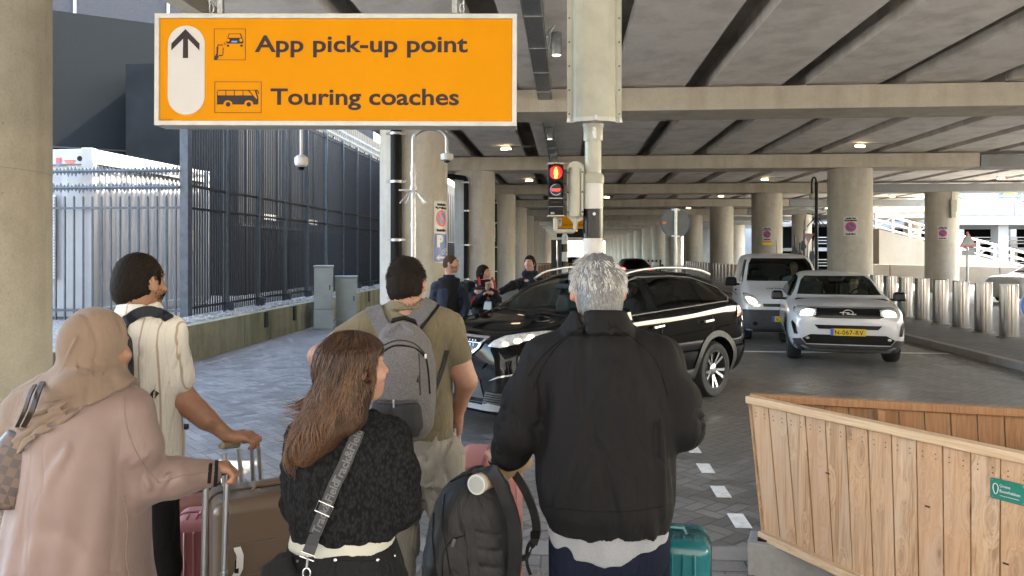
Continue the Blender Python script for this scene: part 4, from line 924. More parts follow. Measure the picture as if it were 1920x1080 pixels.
for x0, x1, tt in ((1056, 1064, "mm"), (1066, 1092, "Touring coaches")):
    tm = text_mesh(tt, 1, lambda x, y, z: (x, y, z), bold=.02); xs = [v[0] for v in tm.v]; k = (x1 - x0) * Y_ / FPX / (max(xs) - min(xs)); b_ = F(x0, 423)
    mb = MB(); mb.add([(b_.x + (v[0] - min(xs)) * k, b_.y - .064, b_.z + v[1] * .06) for v in tm.v], tm.f); mb.build("lettering", M['signtxt'], o, smooth=0)
mb = MB(); [mb.tube([F(x, 404), F(x, 404) + Vector((0, 0, 5.0 - F(x, 404).z))], .02, 6) for x in (1098, 1122)]; mb.build("hangers", M['galv'], o)
o = thing("display_panel", "dark electronic display hanging below the far orange sign", "display", F(1100, 437))
mb = MB(); c = (F(1044, 429) + F(1128, 445)) / 2; mb.box(c, (84 * Y_ / FPX, .14, 16 * Y_ / FPX)); mb.build("panel", M['black'], o, smooth=0)
mb = MB(); c = F(1080, 432); mb.box(c + Vector((0, -.075, 0)), (.05, .01, .04)); mb.build("led", m_emit("orange_led", (1, .35, .02), 1.0), o, smooth=0)
def bw_pole(px, Y, w, label, top, bands):
    p = P(px, HY, Y); o = thing("striped_pole", label, "pole", (p.x, Y, 0)); r_ = w / 2 * Y / FPX; z_ = lambda py: CAM_H - (py - HY) / FPX * Y
    mb = MB(); mb.lathe([(r_, 0), (r_, z_(top)), (r_ * .5, z_(top - 6)), (0, z_(top - 8))], (p.x, Y, 0), 20); mb.build("shaft", M['white'], o)
    for a_, b_ in bands: mb = MB(); mb.lathe([(r_ + .003, z_(b_)), (r_ + .003, z_(a_))], (p.x, Y, 0), 20); mb.build("black_band", M['black_gloss'], o)
bw_pole(1059, 17.5, 11.5, "thin black and white striped pole further back, beside the planters", 443, ((457.5, 472.5), (490, 503), (520, 533)))
# hanging dark boards between the left columns
o = thing("information_board", "dark free-standing board in the distance beyond the waving woman", "board", P(1043, 520, 34))
for px in (1038.5, 1049.5): mb = MB(); c = P(px, 480, 34); mb.box((c.x, 34, 1.5), (10 * 34 / FPX, .1, 1.8)); mb.build("panel", m_plain("board_grey", (.06, .065, .06), .6), o)
mb = MB(); c = P(1045, 480, 34); mb.tube([(c.x, 33.9, 0), (c.x, 33.9, 2.1)], .03, 8); mb.build("pole", M['galv'], o)
# round blue sign at the frame's edge
q = P(1941, 573, 11.9); o = thing("round_sign", "blue round sign facing the road at the very edge beside the bollards", "sign", (q.x, q.y, 0))
mb = MB(); mb.lathe([(.25, -.006), (.25, .006)], q, 40, mat=Matrix.Rotation(R(90), 3, 'X')); mb.build("rim", M['signw'], o)
mb = MB(); mb.lathe([(.235, -.006), (.235, .006)], q + Vector((0, -.006, 0)), 40, mat=Matrix.Rotation(R(90), 3, 'X')); mb.build("face", m_plain("sign_blue", (.01, .12, .5), .4, var=0), o)
mb = MB(); mb.tube([(q.x, q.y + .05, .1), (q.x, q.y + .05, q.z + .2)], .03, 10); mb.build("pole", M['galv'], o)
# antenna-like road signal boards and reflectors far down the road
o = thing("guard_rail", "far white reflector rail across the road beyond the round blue sign", "rail", P(1215, 490, 46))
mb = MB(); a_, b_ = P(1195, 489, 46), P(1243, 489, 46); mb.box((a_ + b_) / 2, (b_.x - a_.x, .08, .12)); mb.build("rail", M['black'], o)
mb = MB(); [mb.box(P(1197 + i * 7.5, 489, 45.9), (.13, .02, .09)) for i in range(7)]; mb.build("reflectors", M['signw'], o)
mb = MB(); [mb.tube([(P(x, 489, 46).x, 46, 0), (P(x, 489, 46).x, 46, 1.3)], .05, 6) for x in (1200, 1238)]; mb.build("posts", M['black'], o)
ALB = .9
# ------------------------------------------------------------------ cars
M['paint_black'] = m_plain("black_car_paint", (.004, .004, .0045), .4, 0, spec=.0, var=0, coat=.5)
M['paint_white'] = m_plain("white_car_paint", (.50, .505, .51), .3, 0, var=0, coat=.8)
M['paint_vanw'] = m_plain("white_van_paint", (.54, .54, .545), .35, 0, var=.05, nscale=2, coat=.5)
M['glass'] = m_glass("car_glass", (.42, .52, .48)); M['glass_dark'] = m_glass("privacy_glass", (.06, .065, .065))
M['tyre'] = m_plain("tyre_rubber", (.012, .012, .012), .75, var=.15, nscale=20)
M['clad'+'ding'] = m_plain("grey_cladding", (.028, .028, .03), .6, var=.1)
M['lens'] = m_plain("headlight_lens", (.62, .62, .62), .15, .35, var=.3, nscale=30, coat=1)
M['beam_w'] = m_emit("white_headlight", (1, 1, .98), 3.0); M['beam_y'] = m_emit("warm_headlight", (1, .70, .30), .55)
M['plate'] = m_plain("plate_yellow", (.55, .36, .005), .4, var=0); M['redlamp'] = m_plain("red_lamp_plastic", (.35, .01, .01), .15, var=0, coat=1)
M['seat'] = m_plain("seat_cloth", (.03, .03, .033), .8, var=.2); M['rim'] = m_plain("machined_alloy", (.62, .62, .64), .22, 1.0, var=0)

def loft(stations, ring):
    """stations: list of parameter tuples; ring(params) -> half ring of (y, z); closed solid in (x, y, z)"""
    vs_ = []; n = None
    for st in stations:
        h = ring(st); full = h + [(-y, z) for y, z in h[-2:0:-1]]; n = len(full)
        vs_ += [(st[0], y, z) for y, z in full]
    fs = []
    for i in range(len(stations) - 1):
        for j in range(n):
            j2 = (j + 1) % n; fs.append((i * n + j, i * n + j2, (i + 1) * n + j2, (i + 1) * n + j))
    m = len(stations) - 1; h = n // 2
    for base, flip in ((0, 1), (m * n, 0)):                       # cap with quads between the two halves
        for j in range(h):
            a_, b_ = base + j, base + j + 1; c_, d_ = base + (n - j - 1) % n if j + 1 <= h else 0, base + (n - j) % n
            f = (a_, b_, c_, d_)
            if len(set(f)) == 4: fs.append(f if flip else f[::-1])
            elif len(set(f)) == 3: fs.append(tuple(dict.fromkeys(f if flip else f[::-1])))
    return vs_, fs
def ring_body(p):
    x, zb, wb, zw, ww, zbl, wbl, zrs, wrs, zt = p
    return [(0, zb), (.6 * wb, zb), (.93 * wb, zb + .015), (wb, zb + .07), (ww, zw - .08), (ww * 1.004, zw + .06), (wbl, zbl - .03), (wbl - .012, zbl + .015), (wrs + (wbl - wrs) * .06, zrs - .03), (wrs - .05, zrs + (zt - zrs) * .55), (.55 * wrs, zt - .004), (0, zt)]
def evalmesh(me, mods):
    o = bpy.data.objects.new("tmp", me); col.objects.link(o); extra = []
    for kind, kw in mods:
        md = o.modifiers.new(kind, kind)
        for k, v in kw.items(): setattr(md, k, v)
    dg = bpy.context.evaluated_depsgraph_get(); dg.update()
    out = bpy.data.meshes.new_from_object(o.evaluated_get(dg)); bpy.data.objects.remove(o); return out
def clean(me):
    b = bmesh.new(); b.from_mesh(me); bmesh.ops.remove_doubles(b, verts=b.verts, dist=1e-5); bmesh.ops.recalc_face_normals(b, faces=b.faces); b.to_mesh(me); b.free(); return me
def carve(me, cutters):
    objs = []
    mods = []
    for c in cutters:
        co = bpy.data.objects.new("tmpcut", c); col.objects.link(co); objs.append(co); mods.append(('BOOLEAN', dict(operation='DIFFERENCE', object=co, solver='EXACT')))
    out = evalmesh(me, mods)
    for co in objs: bpy.data.objects.remove(co)
    return out
def prism_mesh(poly, fn, t0, t1):
    mb = MB(); mb.prism(poly, fn, t0, t1); return clean(mb.mesh("cut"))

def view(az):
    a = R(az); d = Vector((-math.cos(a), -math.sin(a), 0)); e = Vector((-math.sin(a), math.cos(a), 0))
    return (lambda s, z: e * s - d * 4 + Vector((0, 0, z))), d
def wheel(parent, x, y, r, style, side, w=.225):
    o = bpy.data.objects.new("wheel", None); col.objects.link(o); o.parent = parent; T = Matrix.Translation((x, y, r)) @ Matrix.Rotation(R(-90 * side), 4, 'X')
    def put(mb, name, mat, sm=40):
        me = mb.mesh(name); me.transform(T); me = clean(me); q = link(name, me, mat, None, sm); q.parent = o; return q
    rr = r * .69
    mb = MB(); mb.lathe([(rr * .9, -w / 2 + .02), (rr, -w / 2), (r * .93, -w / 2 + .005), (r, -w / 2 + .04), (r, w / 2 - .04), (r * .93, w / 2 - .005), (rr + .02, w / 2), (rr, w / 2 - .012)], n=48, cap=False); put(mb, "tyre", M['tyre'])
    mb = MB(); mb.lathe([(rr * .98, -w / 2 + .03), (rr * .98, w / 2 - .01), (rr * 1.01, w / 2 - .002), (rr * .95, w / 2 - .004), (rr * .92, w / 2 - .05), (rr * .9, -.02), (0, -.02)], n=48, mi=0, cap=False); put(mb, "rim_barrel", M['claddi' + 'ng'])
    mb = MB(); n = 5
    for i in range(n):
        a0 = 2 * math.pi * i / n + .3
        for s in ((-.14, .14) if style == 'double' else (0,)):
            ww = .032 if style == 'double' else .06
            for (r0, r1, w0, w1, z0_, z1_) in ((.05, rr * .97, ww * .8, ww * 1.3, w / 2 - .05, w / 2 - .012),):
                a1 = a0 + s * 1.6; p0_ = Vector((r0 * math.cos(a0 + s * .5), r0 * math.sin(a0 + s * .5), z0_)); p1_ = Vector((r1 * math.cos(a1), r1 * math.sin(a1), z1_))
                dd = (p1_ - p0_).normalized(); nn = Vector((-dd.y, dd.x, 0)).normalized()
                mb.add([p0_ - nn * w0 / 2, p0_ + nn * w0 / 2, p1_ + nn * w1 / 2, p1_ - nn * w1 / 2] + [q + Vector((0, 0, -.03)) for q in (p0_ - nn * w0 / 2, p0_ + nn * w0 / 2, p1_ + nn * w1 / 2, p1_ - nn * w1 / 2)],
                       [(0, 1, 2, 3), (7, 6, 5, 4), (0, 4, 5, 1), (1, 5, 6, 2), (2, 6, 7, 3), (3, 7, 4, 0)])
    mb.lathe([(.075, w / 2 - .07), (.075, w / 2 - .045), (.045, w / 2 - .03), (0, w / 2 - .028)], n=24); put(mb, "rim", M['rim'], 30)
    return o

def build_car(name, label, cat, loc, rz, st, wheels, r, paint, side_windows, ws_poly, ws_x, rear_poly=None, glass=None, group=None, cavity=True, style='double', seats=True, track=None):
    t = thing(name, label, cat, loc, rz, group)
    vs_, fs = loft(st, ring_body); me = bpy.data.meshes.new("b"); me.from_pydata(vs_, [], fs); me = clean(me)
    me = evalmesh(me, [('SUBSURF', dict(levels=2, render_levels=2))]); me = clean(me)
    bv = BVHTree.FromPolygons([tuple(v.co) for v in me.vertices], [tuple(p.vertices) for p in me.polygons])
    cuts = []
    W_ = max(s[4] for s in st)
    for wx in wheels:
        for s in (-1, 1):
            mb = MB(); mb.lathe([(r + .055, 0), (r + .055, .5)], (wx, s * (W_ - .30), r + .01), 40, mat=Matrix.Rotation(R(-90 * s), 3, 'X')); cuts.append(clean(mb.mesh("c")))
            mb = MB(); mb.box((wx, s * (W_ - .05), .1), ((r + .055) * 2, .5, .3)); cuts.append(clean(mb.mesh("c"))) if False else None
    if cavity:
        cav = []
        for p in st:
            x, zb, wb, zw, ww, zbl, wbl, zrs, wrs, zt = p
            if ws_x[0] - 2.9 < x < ws_x[1] and zt - .05 > .80: cav.append((x, .55, wb - .12, .7, ww - .09, zbl - .03, wbl - .075, zrs - .055, wrs - .06, zt - .06))
        v2, f2 = loft(cav, ring_body); m2 = bpy.data.meshes.new("c"); m2.from_pydata(v2, [], f2); m2 = clean(m2); m2 = evalmesh(m2, [('SUBSURF', dict(levels=1, render_levels=1))]); cuts.append(clean(m2))
        for poly in side_windows: cuts.append(prism_mesh(poly[0], lambda a_, b_, t_: Vector((a_, t_, b_)), -2, 2))
        cuts.append(prism_mesh(ws_poly, lambda a_, b_, t_: Vector((t_, a_, b_)), ws_x[0], ws_x[1]))
    me2 = carve(me, cuts)
    me2.materials.clear(); me2.materials.append(paint); me2.materials.append(M['black']); me2.materials.append(M['seat'])
    mi = []
    for p in me2.polygons:
        c = p.center; k = 0
        for wx in wheels:
            if math.hypot(c.x - wx, c.z - r - .01) < r + .06 and abs(c.y) < W_ - .02 and c.z < .9:
                if abs(math.hypot(c.x - wx, c.z - r - .01) - (r + .055)) < .012 or abs(abs(c.y) - (W_ - .30)) < .01: k = 1
        if cavity and k == 0 and c.z > .5:
            h = bv.find_nearest(c)
            if h[3] > .02: k = 1
        mi.append(k)
    me2.polygons.foreach_set("material_index", mi)
    o = bpy.data.objects.new("body", me2); col.objects.link(o); o.parent = t
    me2.polygons.foreach_set("use_smooth", [True] * len(me2.polygons)); me2.set_sharp_from_angle(angle=R(32))
    for wx in wheels:
        for s in (-1, 1): wheel(t, wx, s * ((track or (W_ - .135))), r, style, s)
    def dec(nm, poly, az, mat, off=.004, thick=0, cell=.06, par=None, maxd=8):
        fn, d = view(az); q = decal(poly, fn, d, bv, off, cell, nm, mat, par or t, thick, 60, maxd=maxd); return q
    g_ = glass or M['glass']
    for poly in side_windows:
        P2, gm = poly
        for az, sg in ((90, -1), (-90, 1)): dec("window", [(sg * a_, b_) for a_, b_ in P2], az, gm, .0)
    dec("windscreen", ws_poly, 0, g_, .0)
    if rear_poly: dec("rear_window", rear_poly, 180, M['glass_dark'] if not cavity else M['black_gloss'], .004)
    if cavity and seats:
        for sx, sy in ((-.25, .38), (-.25, -.38), (-1.1, .4), (-1.1, -.4)):
            mb = MB(); mb.box((sx + ws_x[1] - 1.15, sy, .98), (.14, .46, .62), mat=Matrix.Rotation(R(-12), 3, 'Y')); mb.box((sx + ws_x[1] - 1.22, sy, 1.36), (.10, .24, .16)); mb.box((sx + ws_x[1] - .92, sy, .70), (.5, .48, .16)); mb.build("seat", M['seat'], None, bevel=.04).parent = t
        mb = MB(); mb.tube([(ws_x[1] - .60, .38 + .18 * math.cos(a), 1.02 + .18 * math.sin(a)) for a in [k * math.pi / 10 for k in range(21)]], .014, 8, caps=False); mb.build("steering_wheel", M['black']).parent = t
        mb = MB(); mb.box((ws_x[1] - .30, 0, .93), (.5, 1.5, .22)); mb.build("dashboard", M['black'], bevel=.06).parent = t
    return t, bv, dec
def mirror(t, x, y, z, s, mat, sc=1.0):
    mb = MB(); mb.box((x, y + s * .12, z), (.16 * sc, .22 * sc, .16 * sc), taper=(.7, .8)); o = mb.build("mirror", mat, bevel=.04, seg=3); o.parent = t
    mb = MB(); mb.box((x + .02, y, z - .06), (.06, .12, .04)); q = mb.build("mirror_arm", M['black'], bevel=.01); q.parent = t
def plate(t, dec_or, x, y, z, txt, az=0, w=.52, h=.11, blue=True):
    a = R(az); f = Vector((math.cos(a), math.sin(a), 0)); e = Vector((-math.sin(a), math.cos(a), 0)); c = Vector((x, y, z))
    fn = lambda u, v, t_: c + e * u + Vector((0, 0, v)) + f * t_
    mb = MB(); mb.prism([(-w / 2, -h / 2), (w / 2, -h / 2), (w / 2, h / 2), (-w / 2, h / 2)], fn, -.01, .01); p = mb.build("number_plate", M['plate'], smooth=0); p.parent = t
    fn2 = lambda u, v, t_: fn(u, v, t_)          # text reads correctly from the front
    if blue: mb = MB(); mb.prism([(-w / 2, -h / 2), (-w / 2 + .045, -h / 2), (-w / 2 + .045, h / 2), (-w / 2, h / 2)], fn2, .0101, .0115); q = mb.build("blue_band", m_plain("plate_blue", (.01, .06, .4), .4, var=0), smooth=0); q.parent = p
    tm = text_mesh(txt, 1, lambda x_, y_, z_: (x_, y_, z_), bold=.012, spacing=1.1); xs = [v[0] for v in tm.v]; k = (w * .80) / (max(xs) - min(xs))
    mb = MB(); mb.add([fn2(-w / 2 + .065 + (v[0] - min(xs)) * k, -h * .33 + v[1] * h * .9, .012) for v in tm.v], tm.f); q = mb.build("lettering", M['black'], smooth=0); q.parent = p

# ---- black SUV crossing in front
ST3 = [(2.235, .36, .50, .55, .58, .74, .56, .86, .46, .90), (2.19, .26, .72, .52, .78, .80, .76, .95, .64, .985), (2.04, .215, .81, .50, .885, .88, .86, 1.01, .76, 1.05),
       (1.72, .21, .83, .55, .915, .95, .895, 1.05, .80, 1.09), (1.30, .21, .84, .58, .92, 1.00, .90, 1.09, .80, 1.125), (1.05, .21, .84, .60, .92, 1.04, .90, 1.115, .80, 1.15),
       (.90, .21, .84, .60, .92, 1.06, .895, 1.20, .72, 1.235), (.50, .21, .84, .60, .92, 1.08, .89, 1.41, .66, 1.45), (.15, .21, .84, .60, .92, 1.09, .885, 1.525, .62, 1.575),
       (-.30, .21, .84, .60, .92, 1.10, .88, 1.565, .61, 1.615), (-.90, .21, .84, .60, .92, 1.12, .88, 1.555, .60, 1.61), (-1.40, .21, .84, .60, .92, 1.15, .875, 1.52, .59, 1.575),
       (-1.78, .22, .84, .60, .92, 1.18, .86, 1.455, .58, 1.51), (-2.0, .24, .83, .60, .91, 1.16, .85, 1.33, .60, 1.37), (-2.12, .27, .81, .60, .89, 1.10, .84, 1.20, .66, 1.23), (-2.20, .31, .75, .62, .82, 1.00, .80, 1.08, .68, 1.10), (-2.235, .38, .6, .64, .68, .90, .66, .98, .56, 1.0)]
swin = [([(.86, 1.135), (.52, 1.335), (.16, 1.475), (-.16, 1.51), (-.16, 1.145)], M['glass']),
        ([(-.23, 1.145), (-.23, 1.512), (-.75, 1.51), (-1.12, 1.485), (-1.12, 1.165)], M['glass_dark']),
        ([(-1.18, 1.17), (-1.18, 1.48), (-1.42, 1.445), (-1.72, 1.34), (-1.80, 1.25), (-1.72, 1.22)], M['glass_dark'])]
ws = [(-.70, 1.19), (.70, 1.19), (.60, 1.44), (.52, 1.515), (-.52, 1.515), (-.60, 1.44)]
hx, hy = -math.sin(R(46)), -math.cos(R(46)); rzb = math.atan2(hy, hx)
left = Vector((-hy, hx)); cxy = Vector((2.50, 9.5)) - left * .785 + Vector((hx, hy)) * 1.37      # from the near rear wheel
suv, bvb, dec = build_car("black_suv", "glossy black SUV crossing from the roadside with lit headlights and chrome grille", "car", (cxy.x, cxy.y, 0), rzb, ST3, (1.30, -1.37), .35, M['paint_black'], swin, ws, (.05, 1.35), [(-.55, 1.2), (.55, 1.2), (.5, 1.45), (-.5, 1.45)])
G = M['clad' + 'ding']
# grille: chrome frame, dark field, rows of chrome dashes
gp = [(-.46, .985), (.46, .985), (.42, .90), (.25, .79), (-.25, .79), (-.42, .90)]
dec("grille_frame", [(a_ * 1.09, .89 + (b_ - .89) * 1.22) for a_, b_ in gp], 0, M['chrome'], .012, .012)
dec("grille", gp, 0, M['black_gloss'], .018, .006)
mb = MB(); fn0, d0 = view(0)
for j in range(5):
    z = .965 - .038 * j; lim = .42 - max(0, (.93 - z)) * 1.3; k = int(lim / .042)
    for i in range(-k, k + 1):
        if (abs(i) * .042) > lim: continue
        h = bvb.ray_cast(fn0(i * .042, z), d0)
        if h[0]: mb.box(h[0] - d0 * .024, (.008, .017, .026), mat=Matrix.Rotation(math.atan2(h[1].y, h[1].x), 3, 'Z'))
mb.build("grille_studs", M['chrome'], smooth=0, bevel=.002).parent = suv
for s in (1, -1):
    hp = [(s * a_, b_) for a_, b_ in ((.10, .925), (.26, .915), (.42, .945), (.64, .99), (.86, 1.045), (.74, 1.05), (.50, 1.04), (.30, 1.02), (.17, .975))]
    # coordinates across the corner, seen from 38 degrees off the nose
    az = 38 * s; off0 = .0
    hpp = [(a_ - s * 1.23 + s * .42 , b_) for a_, b_ in hp]
    e = Vector((-math.sin(R(az)), math.cos(R(az)), 0)); nose = e.dot(Vector((2.14, s * .50, 0)))
    H = [(nose + s * (abs(a_) - .10) * .80 , b_ - .0) for a_, b_ in hp]
    lamp_ = dec("headlight", H, az, M['lens'], .006, .004, cell=.04)
    for q0, rr_ in ((.22, .024), (.36, .028), (.50, .026)):
        zc0 = .905 + q0 * .19; dec("bulb", [(nose + s * q0 * .8 + rr_ * 1.3 * math.cos(a_), zc0 + rr_ * .8 * math.sin(a_)) for a_ in [k * math.pi / 6 for k in range(12)]], az, M['beam_y'], .011, 0, .04, par=lamp_ or suv)
    dec("fog_lamp_surround", [(nose + s * a_, b_) for a_, b_ in ((-.02, .50), (.10, .62), (.34, .69), (.40, .62), (.30, .50))], az, M['black_gloss'], .006, .004, .05)
    dec("fog_trim", [(nose + s * a_, b_) for a_, b_ in ((.02, .60), (.12, .655), (.34, .695), (.33, .68), (.13, .64))], az, M['chrome'], .013, .004, .05)
    dec("side_intake", [(nose + s * a_, b_) for a_, b_ in ((-.06, .34), (-.02, .49), (.30, .49), (.24, .34))], az, G, .006, .003, .05)
    for j in range(6): dec("intake_slat", [(nose + s * a_, .355 + j * .022 + b_) for a_, b_ in ((-.04, 0), (.24 + j * .008, 0), (.24 + j * .008, .007), (-.04, .007))], az, M['black_gloss'], .012, .003, .08)
dec("bumper_shine", [(-.50, .705), (.50, .705), (.56, .765), (-.56, .765)], 0, M['paint_black'], .012, .006)
dec("lower_grille", [(-.52, .42), (.52, .42), (.46, .60), (-.46, .60)], 0, G, .006, .004)
for j in range(5): dec("lower_slat", [(-.48, .435 + j * .034), (.48, .435 + j * .034), (.47, .445 + j * .034), (-.47, .445 + j * .034)], 0, G, .012, .003, .1)
dec("skid_plate", [(-.72, .315), (.72, .315), (.78, .375), (.60, .39), (.50, .365), (-.50, .365), (-.60, .39), (-.78, .375)], 0, M['chrome'], .02, .02, .08)
plate(suv, None, 2.245, 0, .665, "TN-09-XL")
for s in (90, -90):
    q = -1 if s == 90 else 1; S = lambda pts: [(q * a_, b_) for a_, b_ in pts]
    dec("sill_cladding", S([(.93, .22), (.86, .42), (-.92, .42), (-1.0, .22)]), s, G, .008, .004)
    dec("sill_trim", S([(.80, .385), (-.86, .385), (-.86, .405), (.80, .405)]), s, M['chrome'], .016, .004)
    for wx in (1.30, -1.37):
        arc = [(wx + .50 * math.cos(R(a_)), .36 + .485 * math.sin(R(a_))) for a_ in range(-12, 193, 8)] + [(wx + .412 * math.cos(R(a_)), .36 + .412 * math.sin(R(a_))) for a_ in range(192, -13, -8)]
        dec("arch_cladding", S(arc), s, G, .008, .004, .06)
    dec("window_trim", S([(.90, 1.115), (-1.75, 1.205), (-1.86, 1.25), (-1.85, 1.235), (-1.76, 1.192), (.90, 1.103)]), s, M['chrome'], .007, .003, .1)
    dec("roof_trim", S([(.60, 1.335), (.30, 1.455), (-.1, 1.53), (-.75, 1.53), (-1.25, 1.495), (-1.85, 1.335), (-1.86, 1.35), (-1.25, 1.512), (-.75, 1.545), (-.1, 1.545), (.30, 1.47), (.58, 1.36)]), s, M['chrome'], .006, .003, .08)
    for x in (.92, -.195, -1.30): dec("door_seam", S([(x + .004, .43), (x + .004, 1.10), (x - .004, 1.10), (x - .004, .43)]), s, M['black'], .002, 0, .1)
    for x in (.02, -1.05):
        dec("door_handle", S([(x, .965), (x - .2, .975), (x - .2, 1.0), (x, .99)]), s, M['chrome'], .03, .025, .06)
    dec("crease", S([(.9, .80), (-2.0, .90), (-2.0, .907), (.9, .807)]), s, M['paint_black'], .012, .008, .1)
    mb = MB(); yy = (.63 if s == 90 else -.63); mb.tube(catmull([(.35, yy, 1.50), (.15, yy, 1.585), (-.3, yy, 1.635), (-.9, yy, 1.638), (-1.4, yy, 1.60), (-1.65, yy, 1.54)], 5), .016, 8); mb.build("roof_rail", M['alu'], smooth=60).parent = suv
    dec("tail_light", [(q * -1.90 , .98), (q * -2.12, 1.03), (q * -2.14, 1.12), (q * -1.96, 1.12)], s, M['redlamp'], .008, .004, .06)
mirror(suv, .72, .90, 1.16, 1, M['paint_black']); mirror(suv, .72, -.90, 1.16, -1, M['paint_black'])
mb = MB(); mb.box((.52, 0, 1.43), (.04, .24, .07)); mb.build("rear_view_mirror", M['black'], bevel=.01).parent = suv
mb = MB(); mb.tube([(-1.35, 0, 1.59), (-1.5, 0, 1.66), (-1.52, 0, 1.62)], .012, 6); mb.build("antenna", M['black']).parent = suv

def turn(pts, az, xr): return [(b_[0] * math.cos(R(az)) - xr * math.sin(R(az)), b_[1]) for b_ in pts]
# ---- white SUV facing the camera
def scale_st(st, kx, kw, kz): return [(p[0] * kx, p[1] * kz) + (p[2] * kw, p[3] * kz, p[4] * kw, p[5] * kz, p[6] * kw, p[7] * kz, p[8] * kw, p[9] * kz) for p in st]
STW = scale_st(ST3, .93, .972, .925)
kx, kz = .93, .925
swin2 = [([(a_ * kx, b_ * kz) for a_, b_ in p], g_) for p, g_ in swin]
ws2 = [(a_ * .972, b_ * kz - (.0 if b_ > 1.3 else .01)) for a_, b_ in ws]
pl = P(1590, 622, 11.9); rzw = R(-90 - 17)
hv = Vector((math.cos(rzw), math.sin(rzw)))
wsuv, bvw, decw = build_car("white_suv", "white compact SUV facing the camera with bright headlights and yellow plate", "car", (pl.x - hv.x * 2.08, pl.y - hv.y * 2.08, 0), rzw, STW, (1.22, -1.27), .33, M['paint_white'], swin2, ws2, (.05, 1.28), style='single')
decw("nose_panel", [(-.74, .93), (.74, .93), (.70, .85), (.45, .775), (-.45, .775), (-.70, .85)], 0, M['black_gloss'], .010, .006)
decw("nose_trim", [(-.74, .935), (.74, .935), (.74, .947), (-.74, .947)], 0, M['chrome'], .014, .006)
for s in (1, -1):
    hl = decw("headlight", turn([(s * a_, b_) for a_, b_ in ((.46, .91), (.46, .82), (.56, .79), (.74, .80), (.84, .86), (.84, .925), (.6, .925))], 12 * s, 2.0), 12 * s, M['lens'], .016, .006, .05)
    decw("lamp", turn([(s * a_, b_) for a_, b_ in ((.50, .885), (.52, .815), (.70, .81), (.68, .87), (.60, .895))], 12 * s, 2.0), 12 * s, M['beam_w'], .026, 0, .05, par=hl)
    decw("corner_intake", turn([(s * a_, b_) for a_, b_ in ((.74, .50), (.80, .50), (.86, .68), (.84, .72), (.78, .66))], 12 * s, 2.0), 12 * s, M['black_gloss'], .010, .004, .05)
    decw("fog_lamp", [(s * (.60 + .03 * math.cos(a_)), .45 + .02 * math.sin(a_)) for a_ in [k * math.pi / 4 for k in range(8)]], 0, M['alu'], .03, .004, .05)
mb = MB(); fnw, dw = view(0); h = bvw.ray_cast(fnw(0, .855), dw)[0]
mb.tube([h + Vector((.02, .075 * math.cos(a_), .075 * math.sin(a_) * .72)) for a_ in [k * math.pi / 14 for k in range(29)]], .007, 6, caps=False); mb.tube([h + Vector((.02, y, z)) for y, z in ((-.12, .012), (.02, .012), (-.02, -.012), (.12, -.012))], .007, 6); mb.build("emblem", M['alu']).parent = wsuv
decw("upper_intake", [(-.44, .60), (.44, .60), (.50, .665), (-.50, .665)], 0, M['black_gloss'], .008, .004)
decw("lower_intake", [(-.62, .36), (.62, .36), (.68, .44), (.56, .51), (-.56, .51), (-.68, .44)], 0, M['black'], .010, .006)
decw("lower_cladding", [(-.86, .20), (.86, .20), (.86, .42), (.70, .44), (.62, .345), (-.62, .345), (-.70, .44), (-.86, .42)], 0, G, .014, .008)
decw("skid_plate", [(-.60, .255), (.60, .255), (.70, .325), (.66, .335), (.56, .285), (-.56, .285), (-.66, .335), (-.70, .325)], 0, M['alu'], .03, .01)
decw("bonnet_crease", [(-.02, .965), (.02, .965), (.004, 1.05), (-.004, 1.05)], 0, M['paint_white'], .006, .004)
plate(wsuv, None, 2.10, 0, .555, "N-067-RV")
for s in (90, -90):
    q = -1 if s == 90 else 1; S = lambda pts: [(q * a_, b_) for a_, b_ in pts]
    decw("sill_cladding", S([(.84, .20), (.78, .36), (-.84, .36), (-.92, .20)]), s, G, .008, .004)
    for wx in (1.22, -1.27):
        arc = [(wx + .465 * math.cos(R(a_)), .34 + .45 * math.sin(R(a_))) for a_ in range(-12, 193, 8)] + [(wx + .392 * math.cos(R(a_)), .34 + .392 * math.sin(R(a_))) for a_ in range(192, -13, -8)]
        decw("arch_cladding", S(arc), s, G, .008, .004, .06)
    decw("door_seam", S([(.86, .40), (.86, 1.03), (.852, 1.03), (.852, .40)]), s, M['black'], .002, 0, .1)
    decw("door_handle", S([(.0, .93), (-.2, .94), (-.2, .965), (.0, .955)]), s, M['paint_white'], .03, .025, .06)
mirror(wsuv, .66, .88, 1.06, 1, M['black_gloss']); mirror(wsuv, .66, -.88, 1.06, -1, M['black_gloss'])
mb = MB(); mb.box((.50, 0, 1.34), (.04, .24, .07)); mb.build("rear_view_mirror", M['black'], bevel=.01).parent = wsuv

